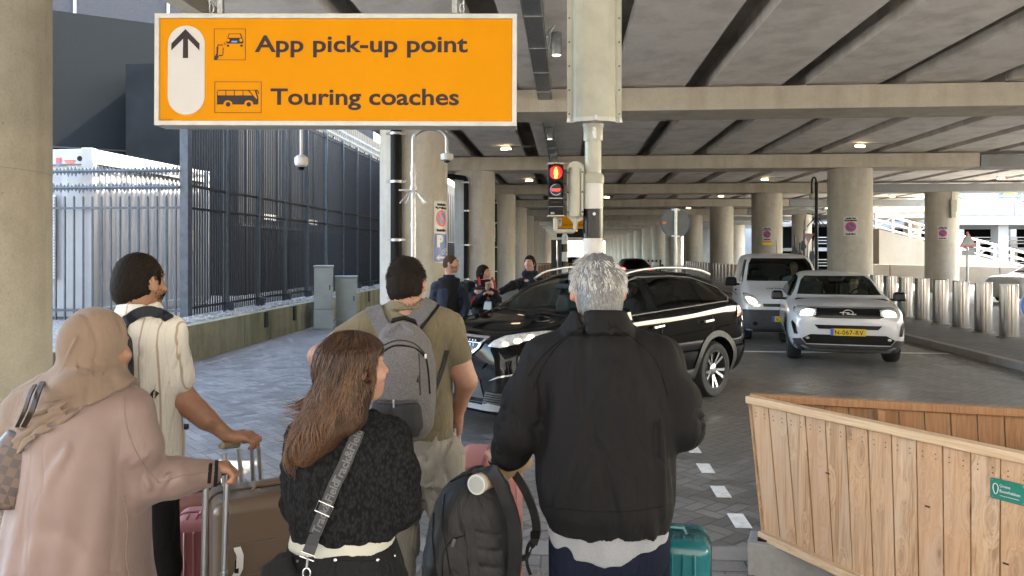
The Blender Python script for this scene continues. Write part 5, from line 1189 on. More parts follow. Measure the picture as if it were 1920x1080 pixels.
# ---- white van behind it
STV = scale_st([(2.20, .34, .60, .50, .66, .68, .64, .78, .56, .80), (2.15, .24, .74, .50, .80, .80, .77, .92, .68, .95), (2.02, .21, .78, .50, .83, .92, .81, 1.02, .72, 1.05), (1.75, .20, .80, .55, .845, 1.02, .83, 1.11, .74, 1.15), (1.45, .20, .80, .6, .85, 1.08, .835, 1.20, .75, 1.25),
       (1.25, .20, .80, .6, .85, 1.10, .835, 1.34, .73, 1.39), (.95, .20, .80, .6, .85, 1.12, .83, 1.58, .70, 1.63), (.70, .20, .80, .6, .85, 1.13, .83, 1.71, .69, 1.77), (.40, .20, .80, .6, .85, 1.14, .83, 1.77, .69, 1.835), (-.6, .20, .80, .6, .85, 1.15, .83, 1.79, .69, 1.86),
       (-1.6, .20, .80, .6, .85, 1.15, .83, 1.78, .69, 1.85), (-2.05, .22, .80, .6, .85, 1.15, .82, 1.75, .69, 1.81), (-2.15, .25, .78, .6, .83, 1.13, .80, 1.68, .66, 1.74), (-2.20, .35, .70, .6, .74, 1.10, .72, 1.5, .58, 1.55)], 1, 1, .975)
swv = [([(1.22, 1.20), (.86, 1.55), (.70, 1.66), (.42, 1.68), (.42, 1.18)], M['glass_dark'])]
wsv = [(-.70, 1.23), (.70, 1.23), (.63, 1.58), (.56, 1.70), (-.56, 1.70), (-.63, 1.58)]
rv = R(-90 - 14); hv2 = Vector((math.cos(rv), math.sin(rv))); vfront = P(1473, 600, 14.9)
van, bvv, decv = build_car("white_van", "small white delivery van waiting behind the white SUV with a lit warm headlight", "van", (vfront.x - hv2.x * 2.15, vfront.y - hv2.y * 2.15, 0), rv, STV, (1.36, -1.36), .32, M['paint_vanw'], swv, wsv, (.30, 1.60), style='single')
for s in (1, -1):
    hl = decv("headlight", turn([(s * a_, b_) for a_, b_ in ((.44, .84), (.44, .74), (.60, .73), (.82, .86), (.86, 1.0), (.76, 1.0), (.60, .96))], 14 * s, 2.05), 14 * s, M['lens'], .008, .004, .05)
    decv("lamp", turn([(s * a_, b_) for a_, b_ in ((.50, .82), (.52, .76), (.66, .80), (.76, .92), (.68, .93), (.56, .89))], 14 * s, 2.05), 14 * s, M['beam_y'], .014, 0, .05, par=hl)
    decv("fog_lamp", [(s * (.58 + .05 * math.cos(a_)), .40 + .04 * math.sin(a_)) for a_ in [k * math.pi / 4 for k in range(8)]], 0, M['black_gloss'], .02, .004, .05)
decv("grille", [(-.42, .74), (.42, .74), (.44, .80), (-.44, .80)], 0, M['black_gloss'], .008, .004)
decv("bumper", [(-.90, .18), (.90, .18), (.90, .60), (.80, .68), (-.80, .68), (-.90, .60)], 0, G, .010, .006)
plate(van, None, 2.235, 0, .50, "VX-318-K")
for s in (90, -90):
    q = -1 if s == 90 else 1; S = lambda pts: [(q * a_, b_) for a_, b_ in pts]
    decv("bumper_side", S([(2.3, .18), (2.3, .66), (1.86, .66), (1.80, .2)]), s, G, .010, .006)
    for x in (1.30, .34, -.62): decv("door_seam", S([(x + .004, .30), (x + .004, 1.12), (x - .004, 1.12), (x - .004, .30)]), s, M['black'], .003, 0, .1)
    decv("slide_rail", S([(.30, .86), (-1.9, .86), (-1.9, .885), (.30, .885)]), s, M['black'], .006, 0, .1)
    decv("side_panel", S([(.28, 1.20), (-.56, 1.20), (-.56, 1.66), (.28, 1.66)]), s, M['cont'], .005, .003, .1)
    decv("door_handle", S([(.50, .98), (.34, .98), (.34, 1.01), (.50, 1.01)]), s, M['black'], .03, .025, .06)
mirror(van, .98, .88, 1.20, 1, M['black'], 1.2); mirror(van, .98, -.88, 1.20, -1, M['black'], 1.2)
mb = MB(); mb.tube([(.45, 0, 1.80), (.25, 0, 2.10)], .006, 6); mb.build("antenna", M['black']).parent = van
tm = text_mesh("AVIGLEG", 1, lambda x, y, z: (x, y, z), bold=.02); fb = lambda x, y: Vector((0, 0, 0))
mb = MB(); vv_ = []
for v in tm.v:
    yy = -(v[0] * .11 - .10); xx = 1.80 + v[1] * .10; h_ = bvv.ray_cast(Vector((xx, yy, 3)), Vector((0, 0, -1)))[0]; vv_.append(h_ + Vector((0, 0, .004)))
mb.add(vv_, tm.f); mb.build("lettering", M['steel_dark'], smooth=0).parent = van

# ---- plain car at the right edge and two far cars
def far_car(px, py, Y, rz, paint, name, label, sc=1.0):
    p = P(px, py, Y); t, bv_, d_ = build_car(name, label, "car", (p.x, p.y, 0), rz, scale_st(ST3, .95, .96, .93 * sc), (1.24, -1.30), .33, paint, [([(a_ * .95, b_ * .93 * sc) for a_, b_ in q_], M['black_gloss']) for q_, g_ in swin], [(a_ * .96, b_ * .93 * sc) for a_, b_ in ws], (.05, 1.3), [(a_ * .93, b_ * .93 * sc) for a_, b_ in ((-.6, 1.22), (.6, 1.22), (.5, 1.45), (-.5, 1.45))], glass=M['black_gloss'], cavity=False, style='single')
    return t, d_
t, d_ = far_car(1966, 520, 27, R(195), M['paint_white'], "parked_car", "white car at the very edge beyond the last bollards")
t, d_ = far_car(1184, 495, 42, R(88), M['paint_black'], "distant_car", "tiny distant dark car with red tail lights beside the grey haired man's head")
for s in (-1, 1): d_("tail_light", [(s * .55, .85), (s * .82, .87), (s * .82, 1.05), (s * .60, 1.0)], 180, m_emit("tail_glow", (1, .02, .01), 1.0), .01, 0, .1)
t, d_ = far_car(1078, 490, 55, R(-92), M['paint_black'], "distant_car", "tiny distant dark car facing the camera just past the thin striped pole")
ALB = .80
# ------------------------------------------------------------------ figures: signed-distance bodies turned into one surface
class Field:
    def __init__(s, lo, hi, h):
        s.h = h; s.lo = np.array(lo, float); s.n = np.ceil((np.array(hi) - s.lo) / h).astype(int) + 1
        ax = [s.lo[i] + h * np.arange(s.n[i]) for i in range(3)]
        s.X, s.Y, s.Z = np.meshgrid(*ax, indexing='ij'); s.X = s.X.astype(np.float32); s.Y = s.Y.astype(np.float32); s.Z = s.Z.astype(np.float32)
        s.d = np.full(s.X.shape, 1.0, np.float32)
    def box(s, lo, hi, pad):
        sl = tuple(slice(max(0, int((lo[i] - pad - s.lo[i]) / s.h)), min(s.n[i], int((hi[i] + pad - s.lo[i]) / s.h) + 2)) for i in range(3))
        return sl
    def smin(s, d, k, sl=(slice(None),) * 3):
        o = s.d[sl]
        if k <= 0: s.d[sl] = np.minimum(o, d); return s
        h = np.clip(.5 + .5 * (o - d) / k, 0, 1); s.d[sl] = o * (1 - h) + d * h - k * h * (1 - h); return s
    def cut(s, d, k=.01):                       # subtract
        h = np.clip(.5 - .5 * (s.d + d) / k, 0, 1); s.d = s.d * (1 - h) + (-d) * h + k * h * (1 - h); return s
    def capsule(s, a, b, ra, rb=None, k=.03, sq=(1, 1, 1)):
        rb = ra if rb is None else rb; a = np.array(a, float); b = np.array(b, float); q = np.array(sq); rm = max(ra, rb) * max(1, max(sq))
        sl = s.box(np.minimum(a, b) - rm, np.maximum(a, b) + rm, k + .03); X, Y, Z = s.X[sl], s.Y[sl], s.Z[sl]
        if X.size == 0: return s
        ab = (b - a) / q; L = (ab ** 2).sum() + 1e-9
        px, py, pz = (X - a[0]) / q[0], (Y - a[1]) / q[1], (Z - a[2]) / q[2]
        t = np.clip((px * ab[0] + py * ab[1] + pz * ab[2]) / L, 0, 1)
        d = np.sqrt((px - t * ab[0]) ** 2 + (py - t * ab[1]) ** 2 + (pz - t * ab[2]) ** 2) - (ra + (rb - ra) * t)
        return s.smin(d * min(q), k, sl)
    def chain(s, pts, rs, k=.03, sq=(1, 1, 1)):
        for i in range(len(pts) - 1): s.capsule(pts[i], pts[i + 1], rs[i], rs[i + 1], k, sq)
        return s
    def ell(s, c, r, k=.03, rot=None):
        c = np.array(c, float); m = max(r); sl = s.box(c - m, c + m, k + .03); d = _e0(s.X[sl] - c[0], s.Y[sl] - c[1], s.Z[sl] - c[2], r, rot)
        if d.size == 0: return s
        return s.smin(d, k, sl)
    def trunk(s, rows, k=.03, rot=0.0, p=2.3, cx0=0, cy0=0):
        """rows: (z, cx, cy, half width, half depth) rising; turned by rot about the vertical"""
        rows = sorted(rows); z = [r[0] for r in rows]; g = s.Z
        # smooth interpolation
        zz_ = np.linspace(z[0], z[-1], 200); out = []
        for i in range(1, 5):
            v = np.interp(zz_, z, [r[i] for r in rows]); ker = np.ones(9) / 9; v2 = np.convolve(np.pad(v, 4, 'edge'), ker, 'valid'); out.append(np.interp(g[0, 0], zz_, v2))
        cx, cy, a, b = out; c, sn = math.cos(rot), math.sin(rot)
        x0, y0 = s.X - cx, s.Y - cy; x = x0 * c + y0 * sn; y = -x0 * sn + y0 * c
        q = (np.abs(x / a) ** p + np.abs(y / b) ** p) ** (1 / p); rad = np.sqrt(x * x + y * y) + 1e-6
        dr = rad * (1 - 1 / np.maximum(q, 1e-3)); dr = np.where(q < 1, np.maximum(dr, -.06), dr)
        dz = np.maximum(z[0] - g, g - z[-1]); d = np.where(dz > 0, np.sqrt(np.maximum(dr, 0) ** 2 + dz ** 2), np.maximum(dr, dz))
        return s.smin(d, k)
    def add(s, fn): s.d = s.d + fn(s.X, s.Y, s.Z); return s
    def mesh(s, name, smooth=1):
        d = s.d; n = d.shape; ins = d < 0
        cs = [(i, j, k) for i in (0, 1) for j in (0, 1) for k in (0, 1)]
        m = [ins[i:n[0] - 1 + i, j:n[1] - 1 + j, k:n[2] - 1 + k] for i, j, k in cs]
        cnt = sum(x.astype(np.int8) for x in m); act = (cnt > 0) & (cnt < 8); idx = -np.ones(act.shape, np.int64); ii = np.argwhere(act); idx[act] = np.arange(len(ii))
        acc = np.zeros((len(ii), 3)); w = np.zeros(len(ii)); I, J, K = ii.T
        for a in cs:
            for ax in range(3):
                if a[ax] == 1: continue
                b = list(a); b[ax] = 1; da = d[I + a[0], J + a[1], K + a[2]]; db = d[I + b[0], J + b[1], K + b[2]]; cr = (da < 0) != (db < 0)
                t = np.where(cr, da / np.where(np.abs(da - db) < 1e-9, 1, da - db), 0); p = np.array(a, float)[None].repeat(len(ii), 0); p[:, ax] += t
                acc += np.where(cr[:, None], p, 0); w += cr
        V = (ii + acc / np.maximum(w, 1)[:, None]) * s.h + s.lo
        F = []
        for ax in range(3):
            o = [x for x in range(3) if x != ax]; sl0 = [slice(None)] * 3; sl1 = [slice(None)] * 3; sl0[ax] = slice(0, n[ax] - 1); sl1[ax] = slice(1, n[ax])
            a = ins[tuple(sl0)]; b = ins[tuple(sl1)]; ch = np.argwhere(a != b)
            ch = ch[(ch[:, o[0]] > 0) & (ch[:, o[1]] > 0) & (ch[:, o[0]] < n[o[0]] - 1) & (ch[:, o[1]] < n[o[1]] - 1)]
            q = []
            for da_, db_ in ((0, 0), (1, 0), (1, 1), (0, 1)):
                c = ch.copy(); c[:, o[0]] -= da_; c[:, o[1]] -= db_; q.append(idx[c[:, 0], c[:, 1], c[:, 2]])
            q = np.stack(q, 1); fl = a[tuple(ch.T)]
            if ax == 1: fl = ~fl
            q[~fl] = q[~fl][:, ::-1]; F.append(q)
        F = np.concatenate(F); F = F[(F >= 0).all(1)]
        for _ in range(smooth):                       # light Laplacian
            nb = np.zeros_like(V); c = np.zeros(len(V))
            for a, b in ((0, 1), (1, 2), (2, 3), (3, 0)):
                np.add.at(nb, F[:, a], V[F[:, b]]); np.add.at(nb, F[:, b], V[F[:, a]]); np.add.at(c, F[:, a], 1); np.add.at(c, F[:, b], 1)
            V = V * .5 + .5 * nb / np.maximum(c, 1)[:, None]
        me = bpy.data.meshes.new(name); me.from_pydata(V.tolist(), [], F.tolist()); me.validate(); me.update(); return me
    def obj(s, name, mat, parent=None, smooth=1):
        o = link(name, s.mesh(name, smooth), mat, None, 180)
        if parent is not None: o.parent = parent
        return o

def folds(lines):
    """creases of cloth: list of (point, direction of the crease, across, wavelength, amplitude, reach)"""
    def f(X, Y, Z):
        out = np.zeros_like(X)
        for p, d, wl, am, L, Wd in lines:
            p = np.array(p); d = np.array(d, float); d /= np.linalg.norm(d)
            x, y, z = X - p[0], Y - p[1], Z - p[2]; t = x * d[0] + y * d[1] + z * d[2]
            r = np.sqrt(np.maximum(x * x + y * y + z * z - t * t, 0)); g = np.exp(-(r / Wd) ** 2) * np.exp(-(t / L) ** 2)
            out += -am * 1.25 * np.exp(-(r / wl) ** 2) * g + am * .7 * np.exp(-((r - wl * 1.5) / (wl * .8)) ** 2) * g
        return out
    return f
def wrink(seed, amp, scale, zs=1.0, warp=.5):
    """irregular creases: narrow valleys between soft swells, stretched by zs along z"""
    r_ = np.random.RandomState(seed); K = [(r_.normal(size=3), r_.rand() * 6.28, .6 + r_.rand()) for _ in range(7)]
    def f(X, Y, Z):
        o = np.zeros_like(X); wx = X + warp * .05 * np.sin(Z * 9 + seed)
        for kv, ph, m in K:
            kv = kv / np.linalg.norm(kv) * m; o += np.sin((wx * kv[0] + Y * kv[1] + Z * kv[2] * zs) * scale + ph + 1.3 * np.sin((Z * .7 + X * .5) * scale * .45 + ph))
        return amp * (1.5 * np.exp(-(o / .55) ** 2) - .35 * np.abs(o) / 2)
    return f

def m_skin(name, c, rough=.5):
    t = NT(name); f = t.noise(9, 5, .6); g = t.noise(60, 3, .6)
    b = t.ramp(f, [(.3, mul(c, .82)), (.7, mul(c, 1.12))]); b = t.mix(.25, b, t.ramp(g, [(.3, (.7, .35, .3)), (.7, (1, 1, 1))]), 'MULTIPLY'); t.base(b).set(Roughness=rough)
    t.b.inputs["Subsurface Weight"].default_value = .12; t.b.inputs["Subsurface Radius"].default_value = (.02, .008, .004); t.b.inputs["Subsurface Scale"].default_value = .3
    t.b.inputs["Specular IOR Level"].default_value = .35; t.bump(t.noise(220, 3, .6), .18, .001); return t.mat
def m_cloth(name, c, rough=.85, weave=900, bump=.25, var=.1, sheen=.2, wr=0, wscale=14, spec=.2, melange=0):
    t = NT(name); f = t.noise(6, 5, .6); b = t.ramp(f, [(.3, mul(c, 1 - var)), (.7, mul(c, 1 + var))])
    if melange: b = t.mix(melange, b, t.ramp(t.noise(260, 3, .7), [(.35, mul(c, .4)), (.65, mul(c, 1.7))]))
    t.base(b).set(Roughness=rough); t.b.inputs["Specular IOR Level"].default_value = spec; t.b.inputs["Sheen Weight"].default_value = sheen; t.b.inputs["Sheen Roughness"].default_value = .5
    h = t.noise(weave, 2, .5)
    pb = t.bump(h, bump, .0008)
    if wr:
        w = t.noise(wscale * .8, 3, .5, t.mapping(scale=(1.5, 1.5, .5)), dist=.8); t.bump(t.ramp(t.m('ABSOLUTE', t.m('SUBTRACT', w, .5)), [(0, 0), (.05, .55), (.22, 1)]), wr, .014, pb)
    return t.mat
SK = {'m': m_skin("skin_olive", (0.357, 0.187, 0.123)), 'l': m_skin("skin_fair", (0.416, 0.232, 0.168)), 'd': m_skin("skin_tan", (0.306, 0.162, 0.102)), 'r': m_skin("skin_ruddy", (0.416, 0.208, 0.144))}

def strands(name, mat, parent, roots, seglen, nseg, width, dirfn, seed=1, taper=.25, loc=None):
    """hair locks as thin curved three sided slivers; roots: (point, normal, length)"""
    r_ = np.random.RandomState(seed); V = []; F = []; uvs = []
    for p, n, L in roots:
        p = np.array(p, float); n = np.array(n, float); k = len(V); pts = [p]; d = None
        for i in range(nseg):
            d = dirfn(pts[-1], n, i / nseg, d, r_); d = d / (np.linalg.norm(d) + 1e-9); pts.append(pts[-1] + d * L / nseg)
        sd = np.cross(pts[-1] - pts[0], n); sd = sd / (np.linalg.norm(sd) + 1e-9); ht = np.cross(sd, pts[-1] - pts[0]); ht = ht / (np.linalg.norm(ht) + 1e-9); w0 = width * (.6 + .8 * r_.rand()); c = r_.rand()
        for i, q in enumerate(pts):
            w = w0 * (1 - (1 - taper) * (i / nseg) ** 1.5) * (.75 + .25 * min(1, i)); 
            V += [q - sd * w, q + sd * w, q + ht * w * .8]; uvs += [(c, i / nseg)] * 3
        for i in range(nseg):
            a = k + i * 3
            for j in range(3): j2 = (j + 1) % 3; F.append((a + j, a + j2, a + 3 + j2, a + 3 + j))
        F.append((k + nseg * 3, k + nseg * 3 + 1, k + nseg * 3 + 2))
    me = bpy.data.meshes.new(name); me.from_pydata([tuple(v) for v in V], [], F); me.update()
    at = me.attributes.new("lock", 'FLOAT', 'POINT'); at.data.foreach_set("value", [u[0] for u in uvs]); a2 = me.attributes.new("along", 'FLOAT', 'POINT'); a2.data.foreach_set("value", [u[1] for u in uvs])
    o = link(name, me, mat, None, 180)
    if parent is not None: o.parent = parent
    return o
def m_hair(name, stops, tips=None, rough=.45, spec=.5, zramp=None):
    t = NT(name); a = t.n("ShaderNodeAttribute"); a.attribute_name = "lock"; b = t.n("ShaderNodeAttribute"); b.attribute_name = "along"
    base = t.ramp(t.m("ADD", a.outputs["Fac"], t.m("MULTIPLY", t.m("SUBTRACT", t.noise(170, 3, .7, t.mapping(scale=(1, 1, .35))), .35), 1.1)), stops)
    if tips: base = t.mix(t.m('MULTIPLY', t.ramp(b.outputs["Fac"], [(.4, 0), (.95, 1)]), t.ramp(a.outputs["Fac"], [(.1, .35), (.7, 1)])), base, tips)
    base = t.mix(.3, base, t.ramp(t.noise(120, 2), [(.3, 0.0), (.7, 1.0)]), 'OVERLAY')
    t.base(base).set(Roughness=rough); t.b.inputs["Specular IOR Level"].default_value = spec; return t.mat

def fingers(F, palm, fwd, up, side, curl, k=.006, sc=1.0, spread=.010, thumb=1, grip=0):
    """four unequal bent fingers and a thumb added to field F. palm centre, fwd: towards the knuckles, up: back of the hand, side: towards the thumb"""
    palm, fwd, up, side = [np.array(v, float) for v in (palm, fwd, up, side)]; fwd /= np.linalg.norm(fwd); up /= np.linalg.norm(up); side /= np.linalg.norm(side)
    F.chain([palm - fwd * .045 * sc, palm + fwd * .03 * sc + side * .022 * sc], [.021 * sc, .015 * sc], .02); F.chain([palm - fwd * .045 * sc, palm + fwd * .03 * sc - side * .022 * sc], [.021 * sc, .014 * sc], .02); F.chain([palm - fwd * .02 * sc - side * .01, palm + fwd * .03 * sc], [.022 * sc, .015 * sc], .015)
    for i, (off, L) in enumerate(((.030, .072), (.010, .080), (-.011, .074), (-.031, .058))):
        p = palm + fwd * (.038 - abs(off) * .15) * sc + side * off * sc; d = fwd + side * off * spread * 10; d /= np.linalg.norm(d); pts = [p]; ang = 0
        for j, f_ in enumerate((.45, .32, .25)):
            ang += curl * (.8 if j == 0 else 1.0) + i * .03; dd = d * math.cos(ang) - up * math.sin(ang); pts.append(pts[-1] + dd * L * f_ * sc)
        F.chain(pts, [.0105 * sc, .0095 * sc, .0088 * sc, .0078 * sc], k)
    p = palm - fwd * .028 * sc + side * .026 * sc; t1 = p + (side * .8 + fwd * .6 - up * .25) * .034 * sc; t2 = t1 + (fwd * .9 - up * (.4 + grip * .5) + side * .15) * .030 * sc; t3 = t2 + (fwd * .8 - up * (.5 + grip) - side * grip * .6) * .024 * sc
    F.chain([p, t1, t2, t3], [.016 * sc, .0125 * sc, .0105 * sc, .009 * sc], .010)

def head(F, c, yaw, s=1.0, pitch=0.0, neck=None, jaw=1.0, ears=True):
    """adult head; c = centre of the skull, yaw: facing direction (0 = away from the camera, +Y); returns the rotation"""
    Rm = Matrix.Rotation(yaw, 3, 'Z') @ Matrix.Rotation(pitch, 3, 'X'); c = Vector(c); T = lambda x, y, z: tuple(c + Rm @ (Vector((x, y, z)) * s))
    F.ell(T(0, -.008, .012), (.077 * s, .095 * s, .098 * s), .02, Rm); F.ell(T(0, .035, -.05), (.060 * s * jaw, .062 * s, .070 * s), .04, Rm); F.ell(T(0, .062, -.088), (.030 * s * jaw, .028 * s, .026 * s), .03, Rm)
    F.ell(T(0, -.03, -.03), (.068 * s, .075 * s, .07 * s), .03, Rm)
    F.capsule(T(0, .088, .012), T(0, .108, -.026), .008 * s, .013 * s, .012); F.ell(T(.013, .098, -.030), (.008 * s,) * 3, .008); F.ell(T(-.013, .098, -.030), (.008 * s,) * 3, .008)
    for q in (-1, 1):
        F.ell(T(q * .045, .068, -.03), (.022 * s, .02 * s, .02 * s), .02); F.capsule(T(q * .016, .088, .024), T(q * .046, .076, .026), .008 * s, .007 * s, .012)
    F.capsule(T(-.018, .090, -.060), T(.018, .090, -.060), .0065 * s, .0065 * s, .006); F.capsule(T(-.014, .088, -.070), T(.014, .088, -.070), .0075 * s, .0075 * s, .006)
    if ears:
        for q in (-1, 1):
            Re = Rm @ Matrix.Rotation(R(-22) * q, 3, 'Z') @ Matrix.Rotation(R(8), 3, 'X')
            F.ell(T(q * .084, -.008, -.006), (.0075 * s, .019 * s, .031 * s), .006, Re); F.ell(T(q * .082, .0, -.030), (.007 * s, .010 * s, .012 * s), .008)
            _cut(F, T(q * .092, -.002, -.004), (.005 * s, .010 * s, .018 * s), Re, .006)
    return Rm, T
def _e0(x, y, z, r, rot):
    if rot is not None:
        Mi = np.array(rot.inverted()); x, y, z = Mi[0][0] * x + Mi[0][1] * y + Mi[0][2] * z, Mi[1][0] * x + Mi[1][1] * y + Mi[1][2] * z, Mi[2][0] * x + Mi[2][1] * y + Mi[2][2] * z
    k0 = np.sqrt((x / r[0]) ** 2 + (y / r[1]) ** 2 + (z / r[2]) ** 2); k1 = np.sqrt((x / r[0] ** 2) ** 2 + (y / r[1] ** 2) ** 2 + (z / r[2] ** 2) ** 2) + 1e-6
    return k0 * (k0 - 1) / k1
def _cut(F, c, r, rot, k):
    c = np.array(c, float); m = max(r); sl = F.box(c - m, c + m, k + .02); d = _e0(F.X[sl] - c[0], F.Y[sl] - c[1], F.Z[sl] - c[2], r, rot); o = F.d[sl]
    if d.size: h = np.clip(.5 - .5 * (o + d) / k, 0, 1); F.d[sl] = o * (1 - h) + (-d) * h + k * h * (1 - h)
def face_bits(T, s, parent, brow, lips=(.42, .15, .13), closed=False):
    mb = MB()
    for q in (-1, 1): mb.lathe([(0, -.009 * s), (.006 * s, -.007 * s), (.009 * s, 0), (.006 * s, .007 * s), (0, .009 * s)], T(q * .031, .0755, .008), 12)
    mb.build("eyes", m_plain("eye_white", (.6, .6, .58), .2, var=0)).parent = parent
    mb = MB()
    for q in (-1, 1): mb.lathe([(.0, .0), (.0048 * s, -.0), (.0045 * s, .003), (0, .004)], T(q * .031, .0825, .008), 12, mat=Matrix.Rotation(R(-90), 3, 'X'))
    mb.build("irises", m_plain("iris", (.03, .015, .01), .1, var=0)).parent = parent
    mb = MB()
    for q in (-1, 1): mb.tube([T(q * .014, .097, .030), T(q * .030, .095, .036), T(q * .048, .084, .030)], [.0035 * s, .0042 * s, .002 * s], 6)
    mb.build("eyebrows", brow).parent = parent
    mb = MB(); mb.tube([T(-.024, .089, -.064), T(-.010, .098, -.063), T(.010, .098, -.063), T(.024, .089, -.064)], [.003 * s, .006 * s, .006 * s, .003 * s], 8); mb.build("lips", m_plain("lips", lips, .4, var=0)).parent = parent

def shoes(x, y, rz, mat, parent, sc=1.0, z=0.0):
    M_ = Matrix.Rotation(rz, 3, 'Z'); T = lambda a, b, c_: tuple(Vector((x, y, z)) + M_ @ Vector((a, b, c_)) * sc)
    F = Field((x - .22, y - .22, -.02 + z), (x + .22, y + .22, .16 + z), .009); F.chain([T(0, -.07, .045), T(0, .06, .04), T(0, .15, .032)], [.043 * sc, .045 * sc, .034 * sc], .02, (1, 1, 1)); F.chain([T(0, -.06, .05), T(0, -.05, .10)], [.042 * sc, .044 * sc], .02)
    F.d = np.maximum(F.d, z + .006 - F.Z); return F.obj("shoe", mat, parent)
# ------------------------------------------------------------------ the people waiting at the crossing
def rows(Y0, data, dcy=0.0):
    """(py, x left, x right, half depth[, forward shift]) in the photograph's pixels at distance Y0 -> trunk rows"""
    out = []
    for r in data:
        z = CAM_H - (r[0] - HY) / FPX * Y0; x0, x1 = (r[1] - 960) / FPX * Y0, (r[2] - 960) / FPX * Y0
        out.append((z, (x0 + x1) / 2, Y0 + dcy + (r[4] if len(r) > 4 else 0), (x1 - x0) / 2, r[3]))
    return out
def pt(px, py, Y): return tuple(P(px, py, Y))
def legs(F, Y0, hipx, hz, wid, rt, kx=None, spread=.11, back=0.0, r_knee=None, foot=.1):
    cx = (hipx - 960) / FPX * Y0
    for q in (-1, 1):
        kx_ = cx + q * spread * 1.0; F.chain([(cx + q * wid, Y0 + back, hz), (kx_ + q * .01, Y0 + back + .02, .50), (kx_ + q * .015, Y0 + back - .01, .10)], [rt, r_knee or rt * .72, (r_knee or rt * .72) * foot / .1 * .8], .04)
    return cx
def scalp_roots(bv, c, Rm, n, cond, seed, lenf):
    r_ = np.random.RandomState(seed); out = []; c = Vector(c); Ri = Rm.inverted()
    while len(out) < n:
        d = Vector(r_.normal(size=3)).normalized(); l = Ri @ d
        if not cond(l.x, l.y, l.z): continue
        h = bv.ray_cast(c + d * .4, -d)
        if h[0] is None or (h[0] - c).length > .15: continue
        out.append((h[0] - d * .002, d, lenf(l.x, l.y, l.z) * (.8 + .4 * r_.rand())))
    return out
def hair_region(x, y, z, low=-.62, side=-.12, front=.62):
    if y > .75 and z < .62: return False
    if y > .25: return z > -.05 + (y - .25) * 1.15 and not (z < .1 and abs(x) < .6)
    if abs(x) > .72 and -.35 < y < .3 and z < .12: return False
    if y > -.25: return z > side - (.25 - y) * .5
    return z > low + (y + 1) * .25
def tang(p, n, c, down=1.0): 
    g = np.array((0, 0, -1.0)); g = g - n * g.dot(n); return g / (np.linalg.norm(g) + 1e-6)
def body_obj(F, skin, name, label, cat, loc):
    me = F.mesh(name, 1); L = Vector(loc); 
    o = bpy.data.objects.new(name, me); col.objects.link(o); me.materials.append(skin); me.polygons.foreach_set("use_smooth", [True] * len(me.polygons))
    bv = BVHTree.FromPolygons([tuple(v.co) for v in me.vertices], [tuple(p.vertices) for p in me.polygons])
    me.transform(Matrix.Translation(-L)); o.location = L; tag(o, label, cat); return o, bv
def kid(o, parent): o.parent = parent; o.matrix_parent_inverse = parent.matrix_basis.inverted(); return o
M['grey_tee'] = m_cloth("heather_grey_jersey", (.22, .23, .25), melange=.2); M['navy'] = m_cloth("navy_trousers", (.006, .009, .020), var=.15, wr=.3, sheen=.0, spec=.1)
M['jacket'] = m_cloth("black_nylon_jacket", (.0062, .0058, .0064), rough=.8, sheen=.0, spec=.16, weave=1400, bump=.15, wr=.34, wscale=5)
M['olive'] = m_cloth("olive_jersey", (.14, .118, .075), wr=.3, sheen=.05); M['khaki'] = m_cloth("stone_trousers", (.23, .215, .19), wr=.5, wscale=9, sheen=.05)
M['coat'] = m_cloth("mauve_coat", (.182, .124, .110), rough=.5, sheen=.1, spec=.4, wr=.2, wscale=4, weave=1200); M['scarf'] = m_cloth("taupe_scarf", (.178, .126, .094), rough=.95, sheen=.1, bump=.6, wr=.12, wscale=14)
M['knit'] = m_cloth("black_knit", (.008, .008, .009), rough=.95, sheen=.12, spec=.1); M['blk'] = m_cloth("black_cotton", (.010, .010, .011), sheen=.02, wr=.3, spec=.12); M['tee_w'] = m_cloth("white_cotton", (.40, .40, .35))
t = M['knit'].node_tree; 
t = NT("black_boucle_knit"); vo = t.n("ShaderNodeTexVoronoi"); vo.inputs["Scale"].default_value = 120; t.l(t.mapping(scale=(1, 1, .55)), vo.inputs["Vector"])
t.base(t.mix(.6, (.009, .009, .010), t.ramp(vo.outputs["Distance"], [(.2, (.022, .022, .024)), (.7, (.002, .002, .002))]))).set(Roughness=.95); t.b.inputs["Specular IOR Level"].default_value = .12
w_ = t.n("ShaderNodeTexWave"); w_.inputs["Scale"].default_value = 14; w_.inputs["Distortion"].default_value = 2.5; w_.inputs["Detail"].default_value = 2; t.l(t.tc.outputs["Object"], w_.inputs["Vector"])
pb = t.bump(w_.outputs[1], .35, .003); t.bump(vo.outputs["Distance"], -.6, .003, pb); M['knit'] = t.mat

# ---- grey haired man in the black jacket
Yg = 2.55; base = (P(1130, HY, Yg).x, Yg, 0)
F = Field((base[0] - .55, Yg - .35, -.01), (base[0] + .52, Yg + .45, 1.92), .0054)
hc = P(1121, 541, Yg + .02); Rg, Tg = head(F, hc, R(3), 1.06)
F.chain([Tg(0, -.040, -.03), pt(1122, 620, Yg - .02)], [.061, .070], .03)
F.trunk(rows(Yg, [(1000, 1045, 1235, .13), (930, 1035, 1235, .14), (780, 1040, 1232, .13), (680, 1040, 1220, .11), (640, 1075, 1180, .09), (605, 1098, 1148, .06)]), .03)
legs(F, Yg, 1142, .90, .09, .085)
wL = P(945, 866, Yg + .14); F.chain([pt(1030, 675, Yg), pt(975, 795, Yg - .01), tuple(wL)], [.055, .045, .030], .03)
F.chain([pt(1218, 675, Yg), pt(1272, 795, Yg - .01), pt(1235, 815, Yg + .26)], [.055, .045, .030], .03)
